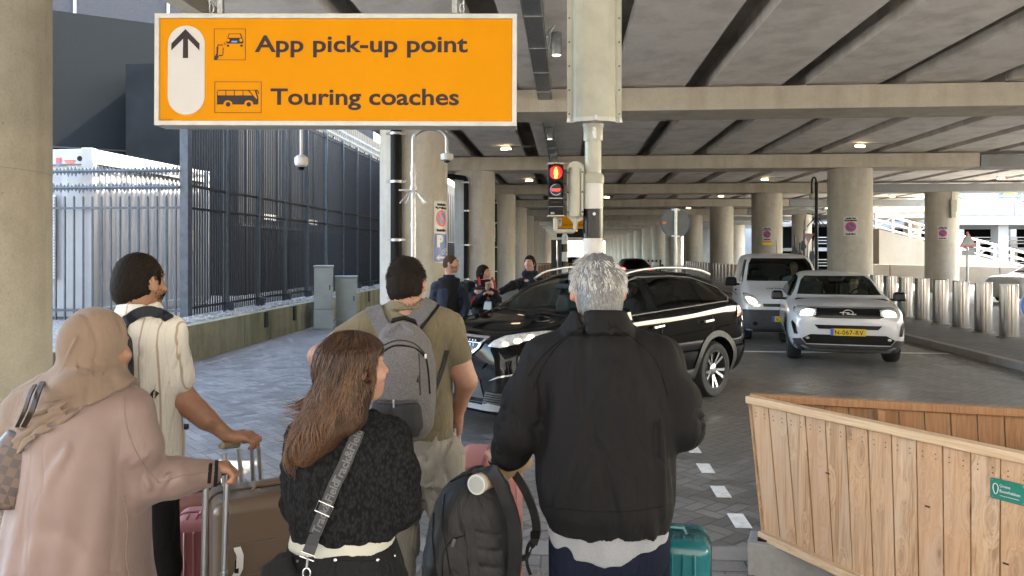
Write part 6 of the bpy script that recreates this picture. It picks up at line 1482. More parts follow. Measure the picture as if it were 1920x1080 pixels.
fingers(F, wL + Vector((-.028, .05, .012)), (-.15, .9, .1), (-.35, .1, .93), (1, .2, .2), .95, grip=.5); fingers(F, P(1225, 818, Yg + .33), (-.2, .9, 0), (0, 0, 1), (-1, 0, 0), .9, grip=.4)
man_g, bvg = body_obj(F, SK['r'], "person", "heavyset man with grey hair in a loose black jacket, seen from behind", "person", base)
def kg(o): return kid(o, man_g)
F = Field((base[0] - .45, Yg - .32, .84), (base[0] + .48, Yg + .42, 1.66), .0065)
F.trunk(rows(Yg, [(981, 1028, 1254, .165), (966, 1022, 1258, .172), (945, 1010, 1264, .19), (900, 1004, 1264, .19), (850, 1004, 1264, .185), (780, 1008, 1262, .17), (720, 1012, 1252, .155), (670, 1022, 1238, .135), (640, 1045, 1205, .115), (612, 1082, 1168, .085), (596, 1093, 1156, .073)]), .035)
F.chain([pt(1100, 640, Yg), pt(1022, 676, Yg)], [.075, .078], .05); F.chain([pt(1150, 638, Yg), pt(1232, 672, Yg)], [.075, .080], .05)
F.chain([pt(1020, 678, Yg), pt(988, 745, Yg - .01), pt(970, 806, Yg - .01)], [.082, .078, .074], .03); F.chain([pt(970, 806, Yg - .01), pt(958, 842, Yg + .06), tuple(wL)], [.072, .064, .048], .03)
F.chain([pt(1234, 676, Yg), pt(1268, 745, Yg - .01), pt(1276, 800, Yg - .01), pt(1245, 812, Yg + .22)], [.082, .076, .074, .052], .03)
# collar
cc = P(1122, 599, Yg - .022)
for a in range(0, 360, 12):
    q = R(a); F.capsule((cc.x + .108 * math.sin(q) , cc.y - .098 * math.cos(q), cc.z - .030), (cc.x + .086 * math.sin(q), cc.y - .080 * math.cos(q), cc.z + .020 + .008 * math.cos(q)), .014, .008, .016)
lp = lambda px, py, dy=-.15: pt(px, py, Yg + dy)
F.add(folds([(p_, d_, w_ * 1.25, a_ * 1.2, L_ * 2.2, W_ * 1.7) for p_, d_, w_, a_, L_, W_ in [(lp(1030, 745), (.25, 0, 1), .013, .012, .11, .05), (lp(1050, 760), (.12, 0, 1), .012, .010, .14, .05), (lp(1012, 700), (.5, .1, 1), .012, .010, .09, .04), (lp(1240, 755), (-.05, 0, 1), .014, .013, .14, .05), (lp(1225, 700), (-.45, 0, 1), .012, .008, .10, .04),
   (lp(1075, 880), (.55, 0, 1), .016, .008, .12, .06), (lp(1195, 900), (-.3, 0, 1), .016, .009, .13, .06), (lp(1130, 800), (.12, 0, 1), .018, .006, .16, .07), (lp(1165, 730), (-.2, 0, 1), .016, .006, .12, .06), (lp(1150, 880), (.3, 0, 1), .015, .007, .12, .06), (lp(1090, 820), (.3, 0, 1), .016, .006, .12, .06),
   (lp(985, 770, -.05), (1, 0, .25), .010, .009, .05, .04), (lp(975, 800, -.05), (1, 0, -.1), .010, .010, .05, .04), (lp(960, 835, 0), (1, .2, .3), .009, .009, .05, .03), (lp(990, 735, -.05), (1, 0, .5), .010, .008, .06, .04), (lp(1290, 770, -.05), (1, 0, -.3), .010, .009, .05, .04), (lp(1275, 810, -.05), (1, 0, .3), .010, .009, .06, .03)]]))
F.add(wrink(3, .0052, 15, .28)); F.add(lambda X, Y, Z: np.where(Z < 0.925, .0018 * np.sin(np.arctan2(Y - Yg, X - base[0]) * 90), 0))
jk = kg(F.obj("jacket", M['jacket'], None, 1)); bj = bvh_of([jk])
# seams: yoke lines from collar to sleeve, hem band edge
M['seam'] = m_plain("black_stitching", (.004, .004, .004), .8, spec=.1, var=0)
for pts_ in ([(1098, 612), (1055, 640), (1022, 680), (1000, 730)], [(1104, 606), (1062, 630), (1020, 665), (990, 705)], [(1150, 610), (1195, 640), (1232, 680), (1252, 740)], [(1012, 948), (1080, 957), (1140, 960), (1200, 957), (1262, 945)]):
    cp = catmull([(a_, b_, 0) for a_, b_ in pts_], 8); q = []
    for a_, b_, _ in cp:
        o_ = Vector((0, 0, CAM_H)); d_ = (P(a_, b_, Yg) - o_).normalized(); h = bj.ray_cast(o_, d_)
        if h[0]: q.append(h[0] + h[1] * .0005)
    if len(q) > 3: mb = MB(); mb.tube(q, .0016, 6); kid(mb.build("seam", M['seam'], None, 180), man_g)
F = Field((base[0] - .3, Yg - .26, .74), (base[0] + .3, Yg + .26, .96), .0065)
F.trunk(rows(Yg, [(1030, 1040, 1244, .145), (985, 1030, 1250, .155), (950, 1035, 1245, .15)]), .03); F.add(lambda X, Y, Z: .006 * np.sin(X * 60) * np.sin(X * 23 + 1) + .004 * np.sin(X * 31 + Z * 8)); F.d = np.maximum(F.d, (.832 + .020 * np.sin(F.X * 14 + 1.0) + .010 * np.sin(F.X * 33)) - F.Z)
kg(F.obj("shirt", M['grey_tee']))
F = Field((base[0] - .3, Yg - .26, .04), (base[0] + .3, Yg + .26, .95), .008)
F.trunk(rows(Yg, [(1060, 1048, 1240, .13), (990, 1045, 1238, .14)]), .04); legs(F, Yg, 1142, .84, .098, .108, r_knee=.082); F.add(wrink(8, .004, 26, .6)); kg(F.obj("trousers", M['navy']))
for q in (-1, 1): kid(shoes(base[0] + q * .12, Yg, R(-8) * q, M['black'], None), man_g)
def curlyhair(n, seed, name, mat, bv, c, Rm, parent, lenf, width, lift, wave, flow, cond=hair_region, nseg=5):
    roots = scalp_roots(bv, c, Rm, n, cond, seed, lenf); fl = flow
    def dirfn(p, nn, f, d, r_):
        g = fl(p, nn); g = g - nn * g.dot(nn) * (1 if f < .4 else .6); g /= (np.linalg.norm(g) + 1e-6)
        return g + nn * lift * (1 - f * 1.2) + r_.normal(size=3) * wave + np.array((math.sin(p[2] * 120 + p[0] * 60), math.cos(p[0] * 110), math.sin(p[1] * 90 + p[2] * 40))) * wave * 1.2
    return kid(strands(name, mat, None, roots, 0, nseg, width, dirfn, seed), parent)
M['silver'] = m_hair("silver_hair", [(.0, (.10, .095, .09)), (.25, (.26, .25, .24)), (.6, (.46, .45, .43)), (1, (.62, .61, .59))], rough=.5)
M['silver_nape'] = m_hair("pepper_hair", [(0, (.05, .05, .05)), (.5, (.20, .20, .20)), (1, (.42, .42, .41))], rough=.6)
F = Field(Vector(hc) - Vector((.15, .16, .16)), Vector(hc) + Vector((.15, .16, .17)), .005)
F.ell(Tg(0, -.012, .022), (.083, .101, .100), .02, Rg); F.ell(Tg(0, -.045, -.045), (.077, .075, .096), .03, Rg)
Ri = np.array(Rg.inverted()); lx = lambda X, Y, Z: (Ri[0][0] * (X - hc.x) + Ri[0][1] * (Y - hc.y), Ri[1][0] * (X - hc.x) + Ri[1][1] * (Y - hc.y), Z - hc.z)
def facecut(F, lxf, yl=.045, nape=-.085, ear=True):
    x, y, z = lxf(F.X, F.Y, F.Z); F.d = np.maximum(F.d, np.minimum(y - yl, .05 - z) ); F.d = np.maximum(F.d, nape - z + np.abs(x) * .3 + .004 * np.sin(x * 500) * np.sin(x * 170 + 1))
    if ear: F.d = np.maximum(F.d, np.minimum(.030 - np.sqrt((y + .004) ** 2 + (z + .010) ** 2) , np.abs(x) - .05) * 1.0)
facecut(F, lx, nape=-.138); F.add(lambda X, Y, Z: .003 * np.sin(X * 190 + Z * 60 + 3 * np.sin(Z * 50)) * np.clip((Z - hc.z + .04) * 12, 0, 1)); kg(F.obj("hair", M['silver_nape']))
crown = np.array(Tg(.012, -.055, .105))
def flow_g(p, n):
    v = p - crown; s_ = np.cross(np.array((0, 0, 1.0)), v); top = max(0, min(1, (p[2] - hc.z - .02) / .07)); return np.array((0, -.1, -1.0)) * (1 - top * .6) + v * 6 * top + s_ * 10 * top
curlyhair(2600, 5, "hair_locks", M['silver'], bvg, hc, Rg, man_g, lambda x, y, z: .042 if z > .25 else (.024 if z > -.05 else .009), .0019, .24, .17, flow_g)
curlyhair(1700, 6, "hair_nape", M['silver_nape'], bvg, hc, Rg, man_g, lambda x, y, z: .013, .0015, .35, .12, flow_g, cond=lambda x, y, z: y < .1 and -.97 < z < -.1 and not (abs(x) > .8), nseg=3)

# ---- man in the olive T-shirt with a grey backpack
Yo = 3.35; base = (P(775, HY, Yo).x, Yo, 0); hc = P(762, 529, Yo + .02)
F = Field((base[0] - .52, Yo - .32, -.01), (base[0] + .38, Yo + .34, 1.87), .0065)
Ro, To = head(F, hc, R(-4), 1.02); F.chain([To(0, -.040, -.03), pt(764, 590, Yo - .02)], [.061, .064], .03)
F.trunk(rows(Yo, [(830, 725, 840, .10), (760, 718, 838, .11), (660, 705, 835, .11), (610, 715, 825, .09), (578, 748, 782, .055)]), .03); legs(F, Yo, 795, .90, .085, .075, spread=.10)
eR = P(874, 714, Yo + .0); wR = P(857, 778, Yo + .10)
F.chain([pt(838, 615, Yo), tuple(eR), tuple(wR)], [.058, .046, .029], .03); F.capsule(tuple(P(848, 660, Yo)), tuple(P(862, 690, Yo)), .056, .052, .03)
eL = P(598, 668, Yo - .03); F.chain([pt(690, 612, Yo), pt(640, 640, Yo - .02), tuple(eL), pt(640, 735, Yo + .12)], [.058, .052, .044, .032], .03)
fingers(F, wR + Vector((.002, .035, -.045)), (.05, .55, -.8), (.9, .25, .3), (-.2, .8, .5), 1.05, grip=.5); fingers(F, P(652, 758, Yo + .14), (.6, .3, -.7), (-.5, 0, .7), (0, 1, 0), .4)
man_o, bvo = body_obj(F, SK['l'], "person", "dark haired man in an olive T-shirt and stone trousers with a grey backpack", "person", base)
ko = lambda o: kid(o, man_o)
F = Field((base[0] - .45, Yo - .3, .95), (base[0] + .34, Yo + .3, 1.66), .0065)
F.trunk(rows(Yo, [(816, 706, 850, .125), (780, 704, 850, .13), (720, 700, 848, .13), (660, 695, 846, .13), (625, 698, 842, .12), (600, 715, 828, .10), (577, 738, 796, .075), (560, 741, 786, .066)]), .035)
F.chain([pt(735, 592, Yo), pt(692, 610, Yo)], [.06, .068], .05); F.chain([pt(800, 590, Yo), pt(838, 610, Yo)], [.06, .068], .05)
cc = P(764, 563, Yo - .025)
for a in range(0, 360, 14): q = R(a); F.capsule((cc.x + .074 * math.sin(q), cc.y - .070 * math.cos(q), cc.z - .03), (cc.x + .072 * math.sin(q), cc.y - .069 * math.cos(q), cc.z - .004), .012, .006, .012)
F.chain([pt(840, 614, Yo), pt(855, 664, Yo)], [.070, .071], .03); F.chain([pt(690, 612, Yo), pt(648, 638, Yo - .02)], [.072, .070], .03)
lq = lambda px, py, dy=-.12: pt(px, py, Yo + dy)
F.add(folds([(lq(830, 690), (.3, 0, 1), .013, .010, .10, .05), (lq(838, 740), (-.15, 0, 1), .014, .010, .12, .05), (lq(800, 780), (.9, 0, .5), .014, .007, .08, .05), (lq(845, 640, -.05), (.8, 0, .6), .011, .007, .06, .04), (lq(822, 640), (.15, 0, 1), .012, .009, .09, .04), (lq(770, 570), (1, 0, .05), .010, .004, .08, .03)])); F.add(wrink(11, .003, 24, .5))
sh = ko(F.obj("shirt", M['olive'], None, 1)); bso = bvh_of([sh])
F = Field((base[0] - .3, Yo - .26, .04), (base[0] + .3, Yo + .26, 1.10), .008)
F.trunk(rows(Yo, [(900, 742, 848, .115), (860, 740, 850, .12), (815, 740, 846, .115), (800, 742, 844, .11)]), .04); legs(F, Yo, 795, .92, .085, .098, r_knee=.078, spread=.10); F.add(wrink(21, .006, 30, .8)); F.add(folds([(pt(812, 850, Yo - .11), (.2, 0, 1), .012, .010, .12, .04), (pt(790, 900, Yo - .1), (1, 0, .5), .014, .010, .10, .04), (pt(820, 960, Yo - .1), (1, 0, -.3), .014, .010, .10, .04), (pt(780, 980, Yo - .1), (1, 0, .4), .014, .010, .10, .04)]))
ko(F.obj("trousers", M['khaki']))
for q in (-1, 1): kid(shoes(base[0] + .03 + q * .11, Yo, R(-8) * q, M['white'], None), man_o)
M['dark_hair'] = m_hair("dark_hair", [(0, (.006, .004, .003)), (.6, (.016, .011, .008)), (1, (.035, .024, .017))], rough=.8, spec=.12)
def shorthair(parent, bv, hc, Rm, T, lxf, seed, s=1.0, mat=None, n=2300, L=.017):
    mat = mat or M['dark_hair']; F = Field(Vector(hc) - Vector((.15, .16, .16)), Vector(hc) + Vector((.15, .16, .17)), .0055)
    F.ell(T(0, -.010, .016), (.081 * s, .099 * s, .100 * s), .02, Rm); F.ell(T(0, -.040, -.040), (.072 * s, .073 * s, .086 * s), .03, Rm); facecut(F, lxf, nape=-.108); F.add(lambda X, Y, Z: .0022 * np.sin(X * 330 + 2 * np.sin(Z * 210)) * np.sin(Z * 260 + Y * 190) + np.clip((hc[2] - .045 - Z) * .16, 0, .02)); kid(F.obj("hair", mat), parent)
    cr = np.array(T(.01, -.05, .1))
    def fl(p, n): v = p - cr; top = max(0, min(1, (p[2] - hc.z - .02) / .08)); return np.array((0, 0, -1.0)) * (1 - top) + (v * 8 + np.cross(np.array((0, 0, 1.0)), v) * 5) * top
    curlyhair(n, seed, "hair_locks", mat, bv, hc, Rm, parent, lambda x, y, z: L * (1.25 if z > .3 else (.8 if z > -.2 else .5)), .0017, .95, .2, fl, nseg=3)
def lxof(hc, Rm):
    Ri = np.array(Rm.inverted()); hx_, hy_, hz_ = hc
    return lambda X, Y, Z: (Ri[0][0] * (X - hx_) + Ri[0][1] * (Y - hy_), Ri[1][0] * (X - hx_) + Ri[1][1] * (Y - hy_), Z - hz_)
shorthair(man_o, bvo, hc, Ro, To, lxof(hc, Ro), 31, 1.03)

# ---- man in the striped short sleeved shirt
Ym = 3.10; base = (P(285, HY, Ym).x, Ym, 0); hc = P(262, 528, Ym + .02)
F = Field((base[0] - .42, Ym - .36, -.01), (base[0] + .52, Ym + .42, 1.88), .0054)
Rm_, Tm = head(F, hc, R(-20), 1.04, pitch=R(-2)); F.chain([Tm(0, -.042, -.03), pt(262, 600, Ym - .01)], [.060, .060], .03)
F.trunk(rows(Ym, [(860, 240, 328, .11), (760, 235, 325, .11), (660, 222, 320, .11), (620, 225, 312, .09), (590, 248, 285, .06)]), .03); legs(F, Ym, 256, .90, .075, .065, spread=.085)
sR = pt(316, 625, Ym); eM = P(334, 738, Ym + .04); wM = P(424, 815, Ym + .12)
F.chain([sR, tuple(eM), tuple(wM)], [.056, .048, .030], .03); F.capsule(tuple(P(345, 750, Ym + .045)), tuple(P(385, 787, Ym + .08)), .050, .040, .03)
fingers(F, P(452, 818, Ym + .135), (.97, .12, .02), (.0, -.25, .95), (-.1, .95, .2), .85, grip=.3)
F.chain([pt(225, 625, Ym), pt(205, 740, Ym + .05), pt(230, 820, Ym + .25)], [.055, .045, .03], .03); fingers(F, P(235, 828, Ym + .30), (0, 1, 0), (0, 0, 1), (1, 0, 0), .8)
man_m, bvm = body_obj(F, SK['d'], "person", "bearded man in a cream striped short sleeved shirt resting a hand on suitcase handles", "person", base)
km = lambda o: kid(o, man_m)
t = NT("striped_shirt"); sx = t.n("ShaderNodeSeparateXYZ"); t.l(t.mapping(rot=(0, 0, R(12)), loc=(.0, 0, 0)), sx.inputs[0]); ph = t.m('FRACT', t.m('MULTIPLY', t.m('ADD', sx.outputs[0], t.m('MULTIPLY', sx.outputs[2], .05)), 1 / .052))
st_ = t.ramp(ph, [(.40, 0), (.43, 1), (.51, 1), (.54, 0)]); s2 = t.ramp(ph, [(.86, 0), (.88, .5), (.90, .5), (.92, 0)])
b_ = t.mix(t.m('MULTIPLY', st_, .75), (.56, .535, .48), (.27, .18, .10)); b_ = t.mix(s2, b_, (.44, .39, .31)); t.base(t.mix(.12, b_, t.ramp(t.noise(500, 2), [(.3, 0.0), (.7, 1.0)]), 'OVERLAY')).set(Roughness=.9); t.b.inputs["Sheen Weight"].default_value = .2
pb = t.bump(t.noise(900, 2), .3, .0008); w__ = t.noise(12, 3, .5, t.mapping(scale=(1.8, 1.8, .5)), dist=1.2); t.bump(t.ramp(w__, [(.35, 0), (.65, 1)], 'EASE'), .35, .012, pb); M['striped'] = t.mat
F = Field((base[0] - .34, Ym - .32, .92), (base[0] + .3, Ym + .3, 1.68), .0065)
F.trunk(rows(Ym, [(868, 232, 337, .135), (820, 230, 336, .135), (740, 226, 332, .13), (670, 216, 330, .13), (640, 214, 328, .125), (610, 226, 312, .10), (588, 240, 292, .078), (574, 246, 286, .068)]), .035)
F.chain([pt(285, 604, Ym), pt(318, 624, Ym)], [.064, .068], .05); F.chain([pt(245, 602, Ym), pt(220, 620, Ym)], [.064, .068], .05); F.chain([pt(318, 628, Ym), pt(328, 708, Ym + .02)], [.071, .077], .03); F.chain([pt(220, 625, Ym), pt(210, 700, Ym + .02)], [.07, .066], .03)
cc = P(265, 566, Ym)
for a in range(0, 360, 14): q = R(a); F.capsule((cc.x + .080 * math.sin(q), cc.y - .074 * math.cos(q) - .02, cc.z - .040), (cc.x + .074 * math.sin(q), cc.y - .070 * math.cos(q) - .02, cc.z - .010), .012, .007, .012)
le = lambda px, py, dy=-.12: pt(px, py, Ym + dy)
F.add(folds([(le(300, 690), (.25, 0, 1), .013, .012, .13, .05), (le(290, 760), (.1, 0, 1), .014, .012, .16, .05), (le(318, 800), (-.05, 0, 1), .013, .010, .14, .05), (le(262, 780), (.1, 0, 1), .014, .009, .14, .05), (le(330, 670, -.05), (.4, 0, 1), .010, .008, .08, .03), (le(308, 655), (-.4, 0, 1), .010, .009, .07, .03), (le(330, 850, -.05), (.1, 0, 1), .012, .010, .08, .05)])); F.add(wrink(14, .0035, 26, .4))
km(F.obj("shirt", M['striped']))
F = Field((base[0] - .24, Ym - .26, .04), (base[0] + .26, Ym + .26, 1.06), .008); F.trunk(rows(Ym, [(930, 240, 330, .11), (850, 240, 326, .11)]), .04); legs(F, Ym, 256, .90, .080, .085, r_knee=.074, spread=.085); F.add(wrink(22, .005, 26, .6)); km(F.obj("trousers", M['blk']))
for q in (-1, 1): kid(shoes(base[0] - .06 + q * .09, Ym, R(-8) * q, M['white'], None), man_m)
shorthair(man_m, bvm, hc, Rm_, Tm, lxof(hc, Rm_), 41, 1.06, L=.014)
def beard(parent, bv, hc, Rm, seed, n=1500, mat=None, L=.009):
    curlyhair(n, seed, "beard", mat or M['dark_hair'], bv, hc, Rm, parent, lambda x, y, z: L, .0024, .5, .15, lambda p, nn: np.array((0, 0, -1.0)), cond=lambda x, y, z: (-.95 < z < -.28) and y > .12 and not (z > -.42 and abs(x) < .33), nseg=2)
beard(man_m, bvm, hc, Rm_, 43)
# ---- woman in the mauve coat and taupe headscarf
Yh = 2.25; base = (P(150, HY, Yh).x, Yh, 0); hc = P(180, 652, Yh + .03)
F = Field((base[0] - .42, Yh - .34, -.01), (base[0] + .50, Yh + .40, 1.70), .0054)
Rh, Th = head(F, hc, R(-28), .95, ears=False); F.chain([Th(0, -.03, -.03), pt(165, 740, Yh - .02)], [.055, .062], .03)
F.trunk(rows(Yh, [(1040, 70, 245, .13), (900, 80, 235, .12), (790, 85, 235, .12), (750, 110, 220, .09)]), .03); legs(F, Yh, 150, .88, .085, .085)
eH = P(262, 905, Yh + .02); wH = P(388, 888, Yh + .13); F.chain([pt(238, 775, Yh), tuple(eH), tuple(wH)], [.052, .044, .028], .03)
fingers(F, P(408, 876, Yh + .15), (.85, .45, -.12), (-.05, .0, 1), (-.4, .9, .1), 1.0, grip=.5, sc=.93); F.chain([pt(70, 775, Yh), pt(25, 880, Yh), pt(40, 960, Yh + .18)], [.05, .042, .028], .03)
wom_h, bvh_ = body_obj(F, SK['d'], "person", "woman in a mauve coat and taupe headscarf gripping a suitcase handle", "person", base)
kh = lambda o: kid(o, wom_h)
F = Field((base[0] - .42, Yh - .42, .40), (base[0] + .45, Yh + .38, 1.50), .007)
def coat_shape(F, g=0.0):
    F.trunk(rows(Yh, [(1330, -20, 300, .25), (1180, -5, 285, .24), (1080, 15, 266, .225), (1000, 35, 262, .21), (920, 48, 262, .195), (850, 55, 262, .18), (790, 60, 258, .165), (750, 75, 245, .14), (722, 105, 225, .11), (705, 130, 205, .08)]), .04)
    F.chain([pt(190, 740, Yh), pt(240, 770, Yh)], [.07, .072], .05); F.chain([pt(115, 740, Yh), pt(70, 775, Yh)], [.07, .075], .05)
    F.chain([pt(240, 775, Yh), pt(255, 840, Yh), tuple(eH)], [.074, .072, .068], .03); F.chain([tuple(eH), pt(330, 895, Yh + .07), tuple(wH)], [.066, .058, .047], .03); F.chain([pt(68, 780, Yh), pt(25, 870, Yh), pt(35, 950, Yh + .16)], [.076, .07, .055], .03)
coat_shape(F)
lw = lambda px, py, dy=-.18: pt(px, py, Yh + dy)
F.add(folds([(lw(212, 810), (-.45, 0, 1), .016, .014, .14, .06), (lw(195, 860), (.05, 0, 1), .018, .010, .18, .06), (lw(245, 870, -.06), (.9, 0, .5), .012, .006, .07, .04), (lw(275, 905, -.04), (.5, 0, -1), .011, .006, .06, .04), (lw(320, 885, 0), (.6, .2, 1), .010, .008, .05, .03), (lw(130, 830), (.5, 0, 1), .016, .008, .12, .06), (lw(225, 790), (-.3, 0, 1), .010, .007, .14, .05)])); F.add(wrink(5, .003, 12, .3)); F.add(lambda X, Y, Z: (.005 * np.sin(X * 44 - (Z - 1) * 7 + 1.4 * np.sin(X * 17)) + .003 * np.sin(X * 90 - Z * 9)) * np.clip((1.30 - Z) * 3.5, 0, 1) * (X < base[0] + .16))
coat = kh(F.obj("coat", M['coat'])); bc = bvh_of([coat])
for pts_, w in (([(232, 745), (238, 800), (262, 860), (298, 905)], .0022), ([(300, 905), (340, 893), (392, 884)], .0018), ([(232, 930), (240, 985), (236, 1040), (245, 1090)], .002), ([(395, 870), (392, 905)], .006)):
    q = []
    for a_, b_, _ in catmull([(a_, b_, 0) for a_, b_ in pts_], 8):
        o_ = Vector((0, 0, CAM_H)); h = bc.ray_cast(o_, (P(a_, b_, Yh) - o_).normalized())
        if h[0]: q.append(h[0])
    if len(q) > 3: mb = MB(); mb.tube(q, w, 6); kid(mb.build("piping" if w < .005 else "cuff", m_plain("coat_piping", (.17, .12, .10), .7, var=0) if w < .005 else M['blk'], None, 180), wom_h)
mb = MB(); c_ = P(392, 888, Yh + .13); mb.tube([c_ + Vector((-.006, 0, .0)), c_ + Vector((.022, .012, -.002))], .042, 20); kh(mb.build("cuff", M['blk'], None))
F = Field((base[0] - .42, Yh - .34, 1.12), (base[0] + .34, Yh + .32, 1.72), .006)
coat_shape(F); F.d = F.d - .016
# hem: falls from the near shoulder down across the back to the far elbow
hemz = 1.415 + .70 * (F.X - (base[0] + .13)); F.d = np.maximum(F.d, hemz - F.Z + .004 * np.sin(F.X * 60)); F.d = np.maximum(F.d, (base[0] - .345 + (F.Z - 1.2) * .12) - F.X)
F.d = np.maximum(F.d, F.Z - 1.50)
F.ell(Th(0, -.008, .020), (.083, .104, .106), .03, Rh); F.ell(Th(0, -.02, -.05), (.074, .082, .080), .03, Rh); F.ell(Th(0, .02, -.075), (.062, .072, .06), .03, Rh)
F.trunk(rows(Yh, [(752, 108, 232, .110), (728, 124, 222, .096), (706, 134, 212, .086), (690, 136, 212, .082)]), .025)
F.capsule(pt(215, 722, Yh - .03), pt(130, 735, Yh - .09), .034, .040, .03); F.capsule(pt(130, 735, Yh - .09), pt(85, 760, Yh - .05), .042, .040, .03)
x, y, z = lxof(hc, Rh)(F.X, F.Y, F.Z)
F.d = np.maximum(F.d, np.minimum(np.minimum(y - .066, .075 - z), z + .080))                     # face opening
fl_ = []
for k in range(9):
    py_ = 700 + k * 13; fl_.append((pt(165 - k * 9, py_ + 4, Yh - .15), (1, 0, -.10 + .10 * k), .0065, .008 + .002 * (k % 2), .13, .06))
for k in range(6): fl_.append((pt(140 + k * 14, 640 + (k % 3) * 14, Yh - .08), (.5 - .1 * k, 0, 1), .006, .0045, .06, .04))
fl_ += [(pt(205, 690, Yh - .06), (1, 0, .5), .006, .007, .05, .03), (pt(195, 676, Yh - .08), (1, 0, .25), .006, .006, .06, .03), (pt(90, 780, Yh - .15), (.9, 0, .75), .008, .008, .10, .04), (pt(120, 790, Yh - .15), (.9, 0, .6), .008, .008, .10, .04), (pt(150, 780, Yh - .15), (.9, 0, .45), .008, .008, .10, .04)]
F.add(folds([(p_, d_, w_, a_ * 1.7, L_ * 1.3, W_ * 1.2) for p_, d_, w_, a_, L_, W_ in fl_])); F.add(wrink(9, .0035, 34, .8)); kh(F.obj("headscarf", M['scarf']))
F = Field((base[0] - .24, Yh - .2, .04), (base[0] + .24, Yh + .2, .6), .01); legs(F, Yh, 150, .55, .09, .08, r_knee=.075); kh(F.obj("trousers", M['blk']))
for q in (-1, 1): kid(shoes(base[0] + q * .10, Yh, R(-8) * q, M['black'], None, .92), wom_h)

# ---- woman with long brown hair in a cropped black knit jacket
Yw = 2.30; base = (P(650, HY, Yw).x, Yw, 0); hc = P(665, 688, Yw + .02)
F = Field((base[0] - .34, Yw - .32, -.01), (base[0] + .36, Yw + .36, 1.68), .0065)
Rw, Tw = head(F, hc, R(-57), .93, jaw=.92, pitch=R(2)); F.chain([Tw(0, -.03, -.03), pt(655, 775, Yw - .01)], [.048, .055], .03)
F.trunk(rows(Yw, [(1080, 560, 728, .10), (1000, 572, 715, .085), (900, 572, 725, .095), (820, 562, 745, .10), (790, 600, 700, .075)]), .03); legs(F, Yw, 648, .86, .075, .075)
eW = P(752, 952, Yw + .02); F.chain([pt(733, 820, Yw), pt(752, 945, Yw + .03), pt(745, 935, Yw + .22)], [.042, .034, .026], .03); fingers(F, P(738, 925, Yw + .29), (-.3, 1, .2), (0, 0, 1), (-1, 0, 0), .9, sc=.9)
F.chain([pt(575, 815, Yw), pt(560, 930, Yw + .03), pt(600, 950, Yw + .22)], [.045, .038, .026], .03)
wom_w, bvw_ = body_obj(F, SK['l'], "person", "woman with long wavy brown hair in a cropped black knit jacket", "person", base)
kw = lambda o: kid(o, wom_w)
F = Field((base[0] - .30, Yw - .30, .90), (base[0] + .34, Yw + .36, 1.38), .0065)
F.trunk(rows(Yw, [(1006, 548, 740, .115), (985, 546, 745, .12), (955, 541, 752, .128), (900, 541, 752, .13), (850, 545, 750, .125), (815, 555, 748, .115), (793, 585, 722, .09), (778, 620, 695, .065)]), .035)
F.chain([pt(700, 800, Yw), pt(732, 818, Yw)], [.05, .056], .04); F.chain([pt(600, 800, Yw), pt(572, 820, Yw)], [.05, .056], .04)
F.chain([pt(733, 820, Yw), pt(748, 890, Yw), tuple(eW)], [.056, .062, .058], .03); F.chain([tuple(eW), pt(758, 925, Yw + .14), pt(748, 932, Yw + .20)], [.056, .05, .035], .03); F.chain([pt(572, 822, Yw), pt(566, 880, Yw), pt(560, 940, Yw + .04), pt(600, 950, Yw + .18)], [.056, .058, .052, .036], .03)
ln = lambda px, py, dy=-.12: pt(px, py, Yw + dy)
F.add(folds([(ln(706, 880), (-.05, 0, 1), .012, .013, .14, .05), (ln(712, 940), (.15, 0, 1), .012, .012, .10, .05), (ln(765, 950, -.05), (.6, 0, 1), .010, .008, .06, .04), (ln(745, 900, -.06), (.8, 0, .6), .012, .007, .06, .04), (ln(570, 930), (.1, 0, 1), .014, .008, .10, .05)]))
F.add(lambda X, Y, Z: np.where(Z > .975, .0026 * np.sin(X * 210 + 1.2 * np.sin(Z * 150)) * np.sin(Z * 170 + np.sin(X * 90)), 0)); F.add(lambda X, Y, Z: np.where(Z < .975, .0012 * np.sin(np.arctan2(Y - Yw, X - base[0]) * 120), 0)); F.add(wrink(17, .002, 40, .7))
kj = kw(F.obj("knit_jacket", M['knit'])); bkj = bvh_of([kj])
F = Field((base[0] - .26, Yw - .2, .87), (base[0] + .26, Yw + .2, .98), .006); F.trunk(rows(Yw, [(1020, 543, 741, .122), (985, 550, 738, .115)]), .02); kw(F.obj("shirt", M['tee_w']))
F = Field((base[0] - .28, Yw - .26, .04), (base[0] + .28, Yw + .26, .97), .0075); F.trunk(rows(Yw, [(1140, 528, 764, .145), (1080, 533, 758, .14), (1040, 538, 750, .13), (1010, 544, 740, .118)]), .03); legs(F, Yw, 648, .80, .088, .098, r_knee=.066); F.add(wrink(23, .002, 30, .7)); tr = kw(F.obj("trousers", M['blk'])); btr = bvh_of([tr])
def onsurf(bv, px, py, Y):
    o_ = Vector((0, 0, CAM_H)); return bv.ray_cast(o_, (P(px, py, Y) - o_).normalized())
for pts_ in ([(628, 1050), (630, 1080), (640, 1130)], [(628, 1050), (670, 1052), (712, 1050)], [(712, 1050), (718, 1090), (715, 1130)], [(545, 1030), (640, 1036), (738, 1030)], [(555, 1050), (590, 1052)]):
    q = [h[0] for a_, b_, _ in catmull([(a_, b_, 0) for a_, b_ in pts_], 6) for h in [onsurf(btr, a_, b_, Yw)] if h[0]]
    if len(q) > 2: mb = MB(); mb.tube(q, .0011, 5); kw(mb.build("seam", M['seam'], None, 180))
